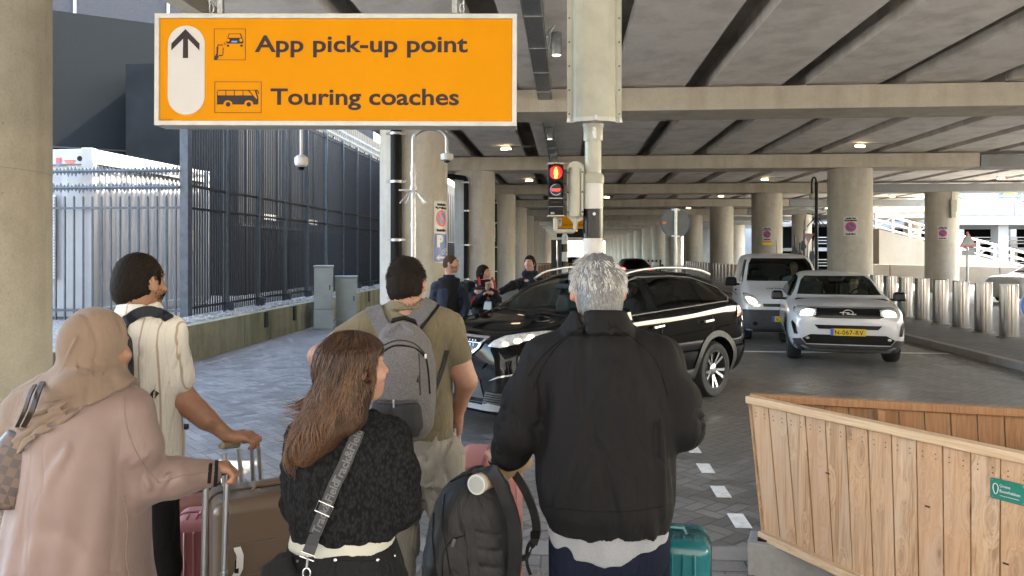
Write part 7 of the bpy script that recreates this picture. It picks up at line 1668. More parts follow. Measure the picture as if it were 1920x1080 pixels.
for px, py in ((629, 1050), (708, 1050), (558, 1052), (740, 1042)):
    h = onsurf(btr, px, py, Yw)
    if h[0]: mb = MB(); mb.lathe([(0, -.001), (.004, 0), (.0045, .002), (0, .0035)], h[0], 12, mat=h[1].to_track_quat('Z', 'Y').to_matrix()); kw(mb.build("rivet", M['chrome'], None))
for q in (-1, 1): kid(shoes(base[0] + q * .10, Yw, R(-8) * q, M['black'], None, .9), wom_w)
# hair: inner mass and long locks
M['brown_hair'] = m_hair("brown_balayage_hair", [(0, (.014, .007, .004)), (.5, (.035, .017, .009)), (1, (.075, .036, .018))], tips=(.22, .115, .06), rough=.42, spec=.35)
t = NT("brown_hair_mass"); sx = t.n("ShaderNodeSeparateXYZ"); t.l(t.tc.outputs["Object"], sx.inputs[0]); st_ = t.noise(28, 3, .6, t.mapping(scale=(5, 5, .5)))
gz = t.ramp(sx.outputs[2], [(1.15, 1), (1.45, 0)]); gz = t.m('SUBTRACT', 1.0, t.m('MULTIPLY', t.m('SUBTRACT', sx.outputs[2], 1.17), 3.6), clamp=True)
t.base(t.mix(t.m('MULTIPLY', gz, st_, clamp=True), (.012, .006, .004), (.13, .058, .026))).set(Roughness=.6, Specular_IOR_Level=.2); t.bump(st_, .8, .01); M['brown_mass'] = t.mat
F = Field((base[0] - .32, Yw - .28, 1.08), (base[0] + .26, Yw + .2, 1.66), .006)
F.ell(Tw(0, -.012, .018), (.083, .103, .099), .02, Rw); F.trunk(rows(Yw, [(850, 568, 610, .028, -.12), (832, 564, 630, .045, -.12), (808, 568, 660, .065, -.10), (790, 570, 690, .075, -.09), (780, 575, 700, .085, -.075), (740, 592, 700, .085, -.05), (700, 606, 700, .085, -.03), (650, 614, 706, .085, -.01)]), .03)
x, y, z = lxof(hc, Rw)(F.X, F.Y, F.Z); F.d = np.maximum(F.d, np.minimum(np.minimum(y - .030 - np.clip(z, 0, .1) * .3, .052 - z), z + .16))
F.d = np.maximum(F.d, np.minimum(.026 - np.sqrt((y + .008) ** 2 + (z + .012) ** 2), np.minimum(x - .04, 1)))
F.add(lambda X, Y, Z: .004 * np.sin(X * 110 + 2.5 * np.sin(Z * 18) + 1) * np.clip((1.56 - Z) * 6, 0, 1)); hm = kw(F.obj("hair", M['brown_mass']))
bhm = bvh_of([hm]); r_ = np.random.RandomState(4); roots = []
while len(roots) < 4300:
    d = Vector(r_.normal(size=3)).normalized(); l = Rw.inverted() @ d
    if l.z < -.25 or (l.y > .35 and l.z < .45 + .3 * l.y): continue
    if l.x > 0 and l.z < .1 and l.y > -.15: continue
    h = bhm.ray_cast(hc + d * .4, -d)
    if h[0] is None or (h[0] - hc).length > .14: continue
    drop = h[0].z - (1.395 - .215 * min(1, max(0, (.06 - (h[0].x - base[0]) * 1.0) / .12)) + .10 * r_.rand() ** 2); roots.append((h[0], h[1], max(.12, drop * 1.16)))
cx_, cy_ = hc.x, hc.y
def dir_w(p, n, f, d, r_):
    q = Vector(p); h = bhm.find_nearest(q); nn = np.array(h[1]); off = (q - h[0]).dot(h[1]); g = np.array((-.10 - .12 * f, -.02, -1.0)); t_ = g - nn * max(-1, min(1, g.dot(nn))) * (1 if f < .75 else .3); t_ /= np.linalg.norm(t_)
    v = t_ - nn * (off - .004) * 9; ph = n[0] * 9 + n[1] * 7 + n[2] * 4; amp = .08 + .38 * f
    return v + np.array((math.sin(f * 13 + ph), .5 * math.cos(f * 11 + ph), 0)) * amp * .95 + r_.normal(size=3) * .035
kw(strands("hair_locks", M['brown_hair'], None, roots, 0, 15, .0015, dir_w, 8, taper=.12))
wl = []
for i in range(150):
    p0 = Vector(P(596 + 18 * r_.rand(), 730 + 90 * r_.rand(), Yw - .06)); wl.append((p0, Vector((-.3, -.9, .1)), .07 + .075 * r_.rand()))
kw(strands("blown_locks", M['brown_hair'], None, wl, 0, 9, .0020, lambda p, n, f, d, r_: np.array((-.9, -.05, -.30 + .7 * f)) + r_.normal(size=3) * .07 + np.array((0, 0, math.sin(f * 7 + p[2] * 60) * .45)), 9, taper=.1))
ep = Tw(.080, -.002, -.052); mb = MB(); c_ = Vector(ep)
for k in range(7): a = k * math.pi * 2 / 7; mb.lathe([(0, -.0035), (.0035, 0), (0, .0035)], c_ + Vector((.0065 * math.cos(a), .002, .0065 * math.sin(a) - .006)), 8)
mb.tube([c_ + Vector((0, 0, 0)), c_ + Vector((0, 0, .016))], .0012, 6); kw(mb.build("earring", m_plain("gold", (.7, .4, .16), .2, 1, var=0), None))
# ------------------------------------------------------------------ luggage
def m_shell(name, c, rough=.3): return m_plain(name, c, rough, 0, spec=.5, var=.02, nscale=5, bump=.15, bscale=160, bdist=.001)
M['sh_brown'] = m_shell("brown_shell", (.12, .085, .060)); M['sh_rose'] = m_shell("rose_shell", (.42, .155, .155)); M['sh_rust'] = m_shell("rust_shell", (.17, .07, .055)); M['sh_green'] = m_shell("sage_shell", (.15, .165, .12)); M['sh_pink'] = m_shell("pink_shell", (.50, .20, .19)); M['sh_teal'] = m_shell("teal_shell", (.004, .11, .13), .25); M['sh_dark'] = m_shell("dark_shell", (.02, .02, .022))
def suitcase(label, x, y, rz, w, d, h, mat, ribs='v', zip_=None, top=None, name="suitcase"):
    t = thing(name, label, "suitcase", (x, y, 0)); z0 = .045; Mr = Matrix.Rotation(rz, 3, 'Z'); T = lambda a, b, c_: Vector((x, y, 0)) + Mr @ Vector((a, b, c_))
    H = h - z0
    mb = MB(); mb.box(T(0, 0, z0 + H / 2), (w, d, H), rz=rz); o = mb.build("shell", mat, t, smooth=60, bevel=.05, seg=5)
    mb = MB()
    if ribs == 'v':
        n = int(w / .048)
        for i in range(n):
            u = -w / 2 + .06 + (w - .12) * i / (n - 1)
            mb.tube([T(u, -d / 2 - .001, z0 + .07), T(u, -d / 2 - .001, h - .05), T(u, -d / 2 + .045, h + .001), T(u, -.03, h + .001)], .0065, 6); mb.tube([T(u, d / 2 + .001, z0 + .07), T(u, d / 2 + .001, h - .05)], .0065, 6)
    elif ribs == 'h':
        for zz_ in (.30, .46, .62, .78):
            for s in (-1, 1): mb.tube([T(-w / 2 + .05, s * d / 2, z0 + H * zz_), T(w / 2 - .05, s * (d / 2), z0 + H * zz_ + (.01 if s < 0 else 0))], .004, 6)
    mb.build("ribs", mat, t)
    mb = MB(); e = .0015; pr = rrect(-w / 2 - e, w / 2 + e, z0 - e, h + e, .05)
    ring_ = [T(a, .006, b) for a, b in pr]; mb.strap(ring_ + [ring_[0]], .018, .005, Mr @ Vector((0, 1, 0))); mb.build("zip", zip_ or M['black'], t)
    for sx in (-1, 1):
        for sy in (-1, 1):
            mb = MB(); mb.lathe([(.0, -.012), (.022, -.011), (.024, 0), (.022, .011), (0, .012)], T(sx * (w / 2 - .05), sy * (d / 2 - .05), .025), 16, mat=Mr @ Matrix.Rotation(R(90), 3, 'Y')); mb.box(T(sx * (w / 2 - .05), sy * (d / 2 - .05), .048), (.04, .04, .02), rz=rz); mb.build("wheel", M['black'], t)
    mb = MB(); mb.tube([T(-.09, -.03, h), T(-.08, -.03, h + .022), T(.08, -.03, h + .022), T(.09, -.03, h)], .009, 8); mb.build("carry_handle", top or mat, t)
    return t, T
def pull(t, pts, grip, gmat, r=.0095):
    for a, b in pts:
        a, b = Vector(a), Vector(b); mid = a.lerp(b, .45); mb = MB(); mb.tube([a, mid], r * 1.2, 10); mb.tube([mid, b], r, 10); mb.tube([mid - (b - a).normalized() * .012, mid + (b - a).normalized() * .004], r * 1.35, 10); mb.build("pull_rod", M['alu'], t)
    mb = MB(); mb.tube(grip, .0155, 12, flat=(1.0, 1.15)); mb.build("grip", gmat, t, bevel=.003)
t, T = suitcase("large brown hard suitcase with a white luggage tag beside the striped shirt man", -1.02, 3.20, R(27), .52, .31, .83, M['sh_brown'], 'h', m_plain("brown_zip", (.05, .03, .02), .6))
a_, b_ = P(421, 843, 3.20), P(441, 838, 3.26)
pull(t, [((a_.x, a_.y, .80), tuple(a_ - Vector((0, 0, .015)))), ((b_.x + .02, b_.y + .03, .80), tuple(b_ + Vector((.01, .01, -.01))))], [tuple(P(415, 836, 3.18)), tuple(P(446, 833, 3.27))], m_plain("beige_grip", (.24, .18, .12), .5))
mb = MB(); q0 = P(446, 1035, 2.92); mb.strap([q0 + Vector((0, 0, 0)), q0 + Vector((.008, -.03, .03)), q0 + Vector((.022, -.035, .0)), q0 + Vector((.018, -.03, -.05)), q0 + Vector((-.01, -.03, -.11))], .026, .001, (1, .2, 0)); mb.build("luggage_tag", M['signw'], t)
mb = MB(); mb.strap([q0 + Vector((.0095, -.0325, -.02)), q0 + Vector((.006, -.032, -.07))], .016, .0008, (1, .2, 0)); mb.build("tag_print", M['black'], t)
t, T = suitcase("rose pink hard suitcase half hidden behind the brown suitcase", -1.36, 3.50, R(14), .40, .26, .62, M['sh_rose'], 'v', m_plain("rose_zip", (.18, .04, .04), .6))
g0, g1 = P(452, 826, 3.30), P(489, 822, 3.36); k0, k1 = P(472, 838, 3.33), P(484, 836, 3.36)
pull(t, [((k0.x - .01, k0.y + .06, .60), tuple(k0)), ((k1.x + .0, k1.y + .07, .60), tuple(k1))], [tuple(g0), tuple(g1)], M['sh_rose'])
t, T = suitcase("rust brown suitcase with a black top panel behind the striped shirt man", -1.68, 3.80, R(10), .44, .27, .62, M['sh_rust'], 'h')
mb = MB(); mb.box(T(0, .03, .625), (.34, .15, .018), rz=R(10)); mb.build("top_panel", M['black'], t, bevel=.006)
q = P(345, 800, 3.82); pull(t, [((q.x, q.y, .62), tuple(q)), ((q.x + .0 - .20, q.y + .01, .62), (q.x - .20, q.y + .01, q.z))], [(q.x + .02, q.y, q.z), (q.x - .22, q.y, q.z)], M['black'])
t, T = suitcase("sage green suitcase peeping out behind the long haired woman", -.96, 3.95, R(4), .48, .28, .78, M['sh_green'], 'h', M['black'])
mb = MB(); mb.box(T(-.245, -.02, .52), (.012, .03, .20), rz=R(4)); mb.build("side_handle", M['signw'], t, bevel=.004)
t, T = suitcase("pale pink ribbed suitcase in front of the olive shirt man", -.12, 3.68, R(86), .50, .31, .83, M['sh_pink'], 'v', m_plain("pink_zip", (.3, .09, .09), .6))
q = P(852, 798, 3.47); pull(t, [((q.x, q.y, .80), tuple(q)), ((q.x + .015, q.y + .13, .80), (q.x + .01, q.y + .13, q.z))], [(q.x, q.y - .02, q.z + .005), (q.x + .01, q.y + .15, q.z + .005)], m_plain("pink_grip", (.35, .11, .11), .5))
t, T = suitcase("teal ribbed hard suitcase beside the grey haired man's leg", .575, 2.86, R(-14), .36, .24, .77, M['sh_teal'], 'v', m_plain("teal_zip", (.0, .03, .035), .5))
q = P(1243, 1010, 2.76); pull(t, [((q.x, q.y + .02, .74), (q.x, q.y + .02, 1.02)), ((q.x + .18, q.y - .02, .74), (q.x + .02, q.y + .16, 1.02))][:1], [(q.x - .01, q.y + .02, 1.03), (q.x - .01, q.y + .14, 1.03)], M['black'])
t, T = suitcase("dark cabin suitcase under the black backpack", P(900, 0, 2.86).x, 2.90, R(-12), .36, .23, .54, M['sh_dark'], 'h')
q = P(934, 866, 2.72); pull(t, [((q.x + .0, q.y + .05, .53), (q.x - .004, q.y + .03, q.z - .01)), ((q.x + .035, q.y + .17, .53), (q.x + .03, q.y + .14, q.z - .01))], [(q.x - .02, q.y - .0, q.z), (q.x + .035, q.y + .16, q.z)], M['black'])
t, T = suitcase("small dark cabin suitcase held by the woman in the headscarf", P(395, 0, 2.42).x, 2.46, R(6), .36, .22, .54, M['sh_dark'], 'h')
w1, w2 = P(386, 900, 2.36), P(426, 886, 2.42)
pull(t, [((P(369, 0, 2.36).x, 2.40, .52), tuple(w1)), ((P(411, 0, 2.42).x, 2.44, .52), tuple(w2))], [tuple(w1 + Vector((-.005, 0, .012))), tuple(P(400, 888, 2.38)), tuple(P(432, 878, 2.42))], M['black'])

# ---- black backpack on the suitcase with the cardboard tube
Yb = 2.66; bx = P(888, 0, Yb).x; base = (bx, Yb, .54)
pk = thing("backpack", "bulky black backpack hung on a suitcase handle with loose straps", "backpack", base)
M['nylon'] = m_cloth("black_ballistic_nylon", (.010, .010, .011), rough=.6, sheen=.03, spec=.3, weave=1600, bump=.3, wr=.2, wscale=9)
F = Field((bx - .26, Yb - .20, .50), (bx + .22, Yb + .20, 1.10), .006)
F.trunk([(.54, bx - .01, Yb, .165, .10), (.62, bx - .012, Yb - .01, .172, .115), (.80, bx - .008, Yb - .005, .162, .11), (.93, bx + .002, Yb, .140, .10), (1.0, bx + .015, Yb + .01, .112, .08), (1.035, bx + .03, Yb + .02, .07, .05)], .02, rot=R(12), p=3.2)
F.trunk([(.54, bx - .10, Yb - .055, .075, .075), (.76, bx - .10, Yb - .058, .072, .075), (.86, bx - .085, Yb - .05, .055, .055)], .015, rot=R(20), p=3)
for k in range(6): zz_ = .60 + .055 * k; F.add(lambda X, Y, Z, z_=zz_: .006 * np.exp(-((Z - z_ + (X - bx) * .25) / .006) ** 2) * (X > bx - .01) * (X < bx + .10) * (Y < Yb))
F.add(wrink(31, .0018, 40, .6)); bb = F.obj("bag_body", M['nylon'], None); kid(bb, pk); bbv = bvh_of([bb])
def surfline(bv, pts, Y, w, t_, nm, mat, par, off=.003, side=None, n=7, tube=False):
    q = []; nn = []
    for a_, b_, _ in catmull([(a_, b_, 0) for a_, b_ in pts], n):
        h = onsurf(bv, a_, b_, Y)
        if h[0]: q.append(h[0] + h[1] * off); nn.append(h[1])
    if len(q) < 2: return None, None, None
    for _ in range(2):
        q = [(q[max(i - 1, 0)] + q[i] * 2 + q[min(i + 1, len(q) - 1)]) / 4 for i in range(len(q))]; nn = [(nn[max(i - 1, 0)] + nn[i] * 2 + nn[min(i + 1, len(q) - 1)]).normalized() for i in range(len(q))]
    mb = MB()
    if tube: mb.tube(q, w, 6)
    else:
        sds = [((q[min(i + 1, len(q) - 1)] - q[max(i - 1, 0)]).cross(nn[i])) for i in range(len(q))]; mb.strap(q, w, t_, sds)
    o = mb.build(nm, mat, None); kid(o, par); return o, q, nn
for pts_ in ([(835, 925), (830, 980), (838, 1030), (845, 1080)], [(815, 960), (812, 1020), (820, 1080)], [(878, 1002), (850, 1012), (832, 1035), (830, 1080)], [(845, 905), (870, 893), (900, 888)]): surfline(bbv, pts_, Yb, .0022, 0, "zip", M['black'], pk, tube=True)
surfline(bbv, [(866, 905), (872, 960), (884, 1020), (890, 1078)], Yb, .034, .008, "webbing", M['nylon'], pk, .004)
mb = MB(); q = P(850, 1018, Yb - .135); mb.box(q, (.012, .006, .03), mat=Matrix.Rotation(R(20), 3, 'Y')); kid(mb.build("zip_pull", m_plain("grey_pull", (.08, .08, .085), .4), None, bevel=.003), pk)
def free_strap(pts, w, nm, side=(1, .3, 0), t_=.010): mb = MB(); mb.strap([tuple(P(*p)) for p in catmull(pts, 6)], w, t_, side); o = mb.build(nm, M['nylon'], None, 60); kid(o, pk); return o
free_strap([(895, 890, 2.70), (905, 880, 2.58), (925, 888, 2.52), (948, 930, 2.50), (964, 985, 2.51), (966, 1040, 2.53), (962, 1085, 2.56)], .046, "shoulder_strap", (1, -.4, .3), .014)
free_strap([(965, 888, 2.72), (985, 920, 2.70), (1001, 960, 2.70), (1006, 995, 2.70), (1000, 1020, 2.70)], .030, "shoulder_strap", (1, -.2, 0), .012)
free_strap([(1000, 1012, 2.70), (996, 1030, 2.70), (988, 1044, 2.68), (965, 1050, 2.62)], .022, "strap_tail", (.3, 0, 1), .004)
free_strap([(1004, 1005, 2.70), (990, 1025, 2.71), (988, 1055, 2.70), (995, 1078, 2.70)], .012, "strap_tail", (1, 0, 0), .003)
free_strap([(872, 900, 2.66), (880, 882, 2.66), (900, 876, 2.67), (915, 884, 2.68)], .022, "top_handle", (0, 1, 0), .008)
for b__ in ((1003, 1003, 2.69), (963, 1062, 2.55)): mb = MB(); mb.box(P(*b__), (.034, .012, .026)); kid(mb.build("buckle", M['black'], None, bevel=.003), pk)
tb = thing("cardboard_tube", "cardboard poster tube with a white end cap lying across the black backpack", "tube", P(940, 890, 2.7))
p0_, p1_ = P(895, 908, 2.50), P(985, 864, 2.86); mb = MB(); mb.tube([p0_, p1_], .0315, 32); kid(mb.build("tube_body", m_plain("kraft_cardboard", (.40, .27, .155), .7, var=.08, nscale=20), None), tb)
dd = (p0_ - p1_).normalized(); mb = MB(); mb.tube([p0_ + dd * .006, p0_ - dd * .012], .0335, 32); mb.tube([p0_ + dd * .0075, p0_ + dd * .006], .0335, 32); kid(mb.build("end_cap", m_plain("cap_white", (.48, .48, .45), .4, var=.05), None), tb)
mb = MB(); mb.tube([p0_ + dd * .0085, p0_ + dd * .004], .027, 32); kid(mb.build("cap_recess", m_plain("cap_grey", (.33, .34, .32), .4, var=.1), None), tb)

# ---- grey backpack on the man in olive
M['melange'] = m_cloth("grey_melange_canvas", (.115, .11, .115), rough=.85, sheen=.05, melange=.6, weave=700, bump=.4, wr=.15, wscale=8); M['melange_d'] = m_cloth("dark_grey_canvas", (.028, .028, .031), rough=.8, sheen=.02, weave=700, bump=.4, wr=.2)
Yp = 3.06; c_ = P(760, 0, Yp).x; gb = thing("backpack", "grey melange backpack with a dark lower pocket worn over the olive T-shirt", "backpack", (c_, Yp, 1.0))
F = Field((c_ - .22, Yp - .20, .93), (c_ + .22, Yp + .20, 1.60), .006)
F.trunk(rows(Yp, [(818, 715, 800, .07), (800, 702, 812, .10), (740, 696, 818, .115), (680, 700, 816, .11), (640, 706, 806, .10), (618, 716, 790, .075), (606, 730, 775, .05)]), .02, p=2.8)
F.trunk(rows(Yp - .07, [(745, 700, 790, .07), (690, 702, 790, .075), (650, 708, 785, .07), (630, 716, 772, .045)]), .015, p=3)
F.add(wrink(33, .0022, 34, .7)); bb = F.obj("bag_body", M['melange'], None); kid(bb, gb); bgv = bvh_of([bb])
F = Field((c_ - .22, Yp - .24, .93), (c_ + .22, Yp + .2, 1.28), .006); F.trunk(rows(Yp - .03, [(815, 712, 790, .075), (795, 704, 800, .10), (758, 700, 798, .112), (748, 702, 796, .108)]), .02, p=2.8); F.add(wrink(35, .003, 30, .8)); kid(F.obj("lower_pocket", M['melange_d'], None), gb)
surfline(bgv, [(715, 662), (740, 648), (775, 652), (796, 668), (802, 690), (806, 740)], Yp, .004, 0, "zip", M['black'], gb, .001, tube=True); surfline(bgv, [(714, 650), (745, 638), (778, 645), (800, 668)], Yp, .003, 0, "zip", M['melange_d'], gb, .001, tube=True)
surfline(bgv, [(725, 625), (750, 608), (778, 625)], Yp, .012, 0, "top_roll", M['melange'], gb, .0, tube=True)
surfline(bgv, [(785, 660), (788, 745)], Yp, .0028, 0, "seam", M['melange_d'], gb, .001, tube=True)
mb = MB(); q = P(738, 757, Yp - .16); mb.box(q, (.007, .006, .032)); mb.box(P(798, 668, Yp - .11), (.01, .008, .02)); kid(mb.build("zip_pull", M['chrome'], None, bevel=.002), gb)
mb = MB(); mb.box(P(779, 710, Yp - .115), (.022, .006, .03)); kid(mb.build("port_patch", M['black'], None, bevel=.003), gb)
surfline(bso, [(810, 568), (796, 582), (778, 602), (762, 622)], Yo, .070, .016, "shoulder_strap", M['melange'], gb, .007); surfline(bso, [(700, 576), (708, 596), (722, 618), (735, 634)], Yo, .070, .016, "shoulder_strap", M['melange'], gb, .007)
surfline(bso, [(824, 572), (805, 596), (786, 622), (780, 632)], Yo, .012, .012, "strap_piping", M['black'], gb, .010)
surfline(bso, [(838, 655), (826, 700), (808, 745), (795, 765)], Yo, .020, .004, "lower_strap", M['melange_d'], gb, .004)
mb = MB(); mb.tube([tuple(P(*p)) for p in ((733, 612, Yp + .02), (738, 600, Yp + .0), (758, 596, Yp - .01), (776, 602, Yp + .0), (780, 614, Yp + .02))], .010, 8); kid(mb.build("top_handle", M['black'], None), gb)

# ---- dark backpack of the man in the striped shirt
Yq = 2.86; c_ = P(205, 0, Yq).x; db = thing("backpack", "dark blue backpack on the striped shirt man, mostly hidden by the headscarf", "backpack", (c_, Yq, 1.1))
F = Field((c_ - .22, Yq - .14, .95), (c_ + .16, Yq + .18, 1.62), .008); F.trunk(rows(Yq, [(800, 150, 236, .07), (760, 145, 242, .09), (690, 145, 242, .09), (640, 150, 240, .08), (618, 160, 230, .05)]), .02, p=3); M['navy_nyl'] = m_cloth("navy_nylon", (.012, .016, .024), rough=.6, sheen=.02, wr=.2); kid(F.obj("bag_body", M['navy_nyl'], None), db)
bms = bvh_of([c for c in man_m.children if c.name.startswith("shirt")]) 
surfline(bms, [(228, 640), (232, 612), (248, 592), (275, 584), (300, 588), (318, 600)], Ym, .042, .010, "shoulder_strap", M['navy_nyl'], db, .006)
surfline(bms, [(294, 733), (282, 748), (270, 763)], Ym, .026, .004, "lower_strap", M['navy_nyl'], db, .004)

# ---- chequered handbag
hb = thing("handbag", "brown chequered leather handbag on the headscarf woman's arm", "handbag", tuple(P(20, 880, 2.12)))
t = NT("chequered_leather"); ck = t.n("ShaderNodeTexChecker"); ck.inputs["Scale"].default_value = 42; ck.inputs["Color1"].default_value = (.075, .035, .022, 1); ck.inputs["Color2"].default_value = (.024, .013, .010, 1); t.l(t.mapping(rot=(0, R(-18), 0)), ck.inputs["Vector"]); t.base(ck.outputs[0]).set(Roughness=.45); t.bump(t.noise(500, 2), .2, .001)
q = P(8, 880, 2.12); F = Field((q.x - .18, q.y - .12, q.z - .20), (q.x + .12, q.y + .12, q.z + .20), .006)
F.trunk([(q.z - .10, q.x + .0, q.y, .085, .055), (q.z - .04, q.x + .0, q.y, .095, .05), (q.z + .04, q.x + .018, q.y, .070, .035), (q.z + .11, q.x + .040, q.y + .01, .035, .02)], .02, p=2.6); kid(F.obj("bag_body", t.mat, None), hb)
mb = MB(); mb.strap([tuple(P(*p)) for p in catmull([(44, 800, 2.06), (60, 770, 2.03), (72, 735, 2.08), (82, 712, 2.2)], 5)], .014, .005, (1, 0, .2)); mb.strap([tuple(P(*p)) for p in catmull([(32, 800, 2.04), (46, 770, 2.0), (56, 740, 2.04), (66, 722, 2.14)], 5)], .010, .005, (1, 0, .2)); kid(mb.build("handles", m_plain("dark_leather", (.03, .016, .010), .5), None), hb)

# ---- crossbody strap with lettering and small bag
sb = thing("shoulder_bag", "black crossbody bag with a wide lettered strap worn by the long haired woman", "bag", tuple(P(520, 1090, 2.2)))
M['strap'] = m_cloth("charcoal_webbing", (.045, .045, .048), rough=.8, sheen=.02, weave=500, bump=.5)
path = [(672, 808), (662, 835), (642, 880), (622, 925), (606, 965), (592, 1000), (581, 1034)]
o_, q, nn = surfline(bkj, path[:6], Yw, .037, .0035, "strap", M['strap'], sb, .007, n=6)
L = [0]
for i in range(1, len(q)): L.append(L[-1] + (q[i] - q[i - 1]).length)
def along(s):
    s = min(max(s, 0), L[-1] - 1e-4)
    for i in range(1, len(q)):
        if L[i] >= s: break
    f = (s - L[i - 1]) / (L[i] - L[i - 1]); tg = (q[i] - q[i - 1]).normalized(); n_ = nn[i - 1].lerp(nn[i], f).normalized(); return q[i - 1].lerp(q[i], f), tg, n_
def strap_text(s_end, s0=None):
    tm = text_mesh("Track&Field", .034, lambda x, y, z: (x, y, z), bold=.0008); mx = max(v[0] for v in tm.v); out = []
    for v in tm.v:
        p, tg, n_ = along(s_end - v[0]); sd_ = tg.cross(n_).normalized(); out.append(p + n_ * .0030 + sd_ * (v[1] - .012))
    mb = MB(); mb.add(out, tm.f); kid(mb.build("lettering", m_plain("strap_print", (.10, .10, .103), .7, var=0), None, 0), sb)
strap_text(L[-1] - .005); strap_text(L[-1] * .5)
free = [P(592, 1000, Yw - .15), P(584, 1022, Yw - .155), P(577, 1040, Yw - .155)]
mb = MB(); mb.strap([q[-1], free[1], free[2]], .037, .0035, (1, 0, .35)); kid(mb.build("strap_end", M['strap'], None), sb)
def rect_ring(c, w, h, ang, r, nm): 
    mb = MB(); pts = [c + Matrix.Rotation(ang, 3, 'Y') @ Vector((a_ * w / 2, 0, b_ * h / 2)) for a_, b_ in ((-1, -1), (1, -1), (1, 1), (-1, 1), (-1, -1), (1, -1))]; mb.tube(pts, r, 8); kid(mb.build(nm, M['chrome'], None), sb)
i = int(len(q) * .72); rect_ring(q[i] + nn[i] * .006, .046, .030, R(24), .002, "buckle")
rect_ring(free[2] + Vector((0, -.002, -.004)), .044, .014, R(20), .002, "ring")
mb = MB(); c0 = free[2] + Vector((-.002, -.004, -.016)); mb.tube([c0 + Vector((.003, 0, .008)), c0 + Vector((.0, 0, -.02))], .0035, 8); mb.tube([c0 + Vector((.011 * math.cos(a_), 0, -.036 + .015 * math.sin(a_))) for a_ in [k * math.pi / 8 for k in range(17)]], .0022, 6); kid(mb.build("clasp", M['chrome'], None), sb)
q1 = P(520, 1085, 2.18); F = Field((q1.x - .14, q1.y - .1, q1.z - .2), (q1.x + .12, q1.y + .1, q1.z + .14), .007); F.trunk([(q1.z - .16, q1.x + .02, q1.y, .07, .04), (q1.z - .02, q1.x + .01, q1.y, .065, .04), (q1.z + .04, q1.x + .0, q1.y, .04, .03), (q1.z + .07, q1.x + .02, q1.y, .02, .02)], .02, p=2.6); F.add(wrink(37, .004, 40, .8)); kid(F.obj("bag_body", M['blk'], None), sb)

# ------------------------------------------------------------------ timber planter
t = NT("larch_boards"); at = t.n("ShaderNodeAttribute"); at.attribute_name = "board"; at.attribute_type = 'GEOMETRY'
sx = t.n("ShaderNodeSeparateXYZ"); t.l(t.tc.outputs["Object"], sx.inputs[0]); cb = t.n("ShaderNodeCombineXYZ")
t.l(t.m('ADD', sx.outputs[0], t.m('MULTIPLY', at.outputs["Fac"], 17.0)), cb.inputs[0]); t.l(sx.outputs[1], cb.inputs[1]); t.l(t.m('ADD', sx.outputs[2], t.m('MULTIPLY', at.outputs["Fac"], 9.0)), cb.inputs[2])
vo = t.n("ShaderNodeTexVoronoi"); vo.inputs["Scale"].default_value = 1.0; t.l(t.mapping(cb.outputs[0], scale=(9, 9, 3.2)), vo.inputs["Vector"]); kn = t.ramp(vo.outputs["Distance"], [(.04, 1), (.12, .3), (.22, 0)])
dist = t.m('MULTIPLY', t.ramp(vo.outputs["Distance"], [(.0, 1), (.45, 0)]), .10)
cb2 = t.n("ShaderNodeCombineXYZ"); s2 = t.n("ShaderNodeSeparateXYZ"); t.l(cb.outputs[0], s2.inputs[0]); t.l(t.m('ADD', s2.outputs[0], dist), cb2.inputs[0]); t.l(t.m('ADD', s2.outputs[1], dist), cb2.inputs[1]); t.l(s2.outputs[2], cb2.inputs[2])
gr = t.noise(1.0, 5, .6, t.mapping(cb2.outputs[0], scale=(95, 95, 2.2)), dist=.6); g2 = t.noise(1.0, 3, .5, t.mapping(cb2.outputs[0], scale=(24, 24, .9)), dist=.8)
b_ = t.ramp(t.m('ADD', t.m('MULTIPLY', gr, .55), t.m('MULTIPLY', g2, .45)), [(.36, (.25, .125, .055)), (.5, (.47, .285, .15)), (.62, (.58, .38, .225))])
b_ = t.mix(t.ramp(at.outputs["Fac"], [(0, .0), (1, .7)]), b_, (.46, .255, .14)); b_ = t.mix(t.ramp(t.noise(1.0, 4, .6, t.mapping(cb.outputs[0], scale=(7, 7, 1.6))), [(.5, 0), (.75, .5)]), b_, (.50, .39, .30)); b_ = t.mix(kn, b_, (.16, .07, .032)); t.base(t.mix(t.ramp(t.noise(2.5, 4, .6), [(.5, 0), (.8, .35)]), b_, (.32, .26, .2))).set(Roughness=.75); t.bump(t.m('SUBTRACT', gr, kn), .35, .003); M['wood'] = t.mat
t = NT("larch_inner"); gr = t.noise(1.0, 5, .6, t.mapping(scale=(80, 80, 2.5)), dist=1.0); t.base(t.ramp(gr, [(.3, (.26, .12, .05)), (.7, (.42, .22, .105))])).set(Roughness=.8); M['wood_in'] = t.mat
tp = thing("timber_planter", "big open timber planter of vertical larch boards on concrete feet", "planter", (1.42, 4.30, 0))
TA, TB = Vector((1.392, 4.352, .955)), Vector((1.392, 4.352, .955)) + Vector((.517, -.856, 0)) * 1.72
BA, BB = Vector((1.452, 4.300, .215)), Vector((1.452, 4.300, .215)) + Vector((.44, -.898, 0)) * 1.68
nb = 14; r_ = random.Random(3)
def attr_boards(o, vals, per):
    a_ = o.data.attributes.new("board", 'FLOAT', 'FACE'); v_ = []
    for x in vals: v_ += [x] * per
    a_.data.foreach_set("value", (v_ + [0] * len(o.data.polygons))[:len(o.data.polygons)])
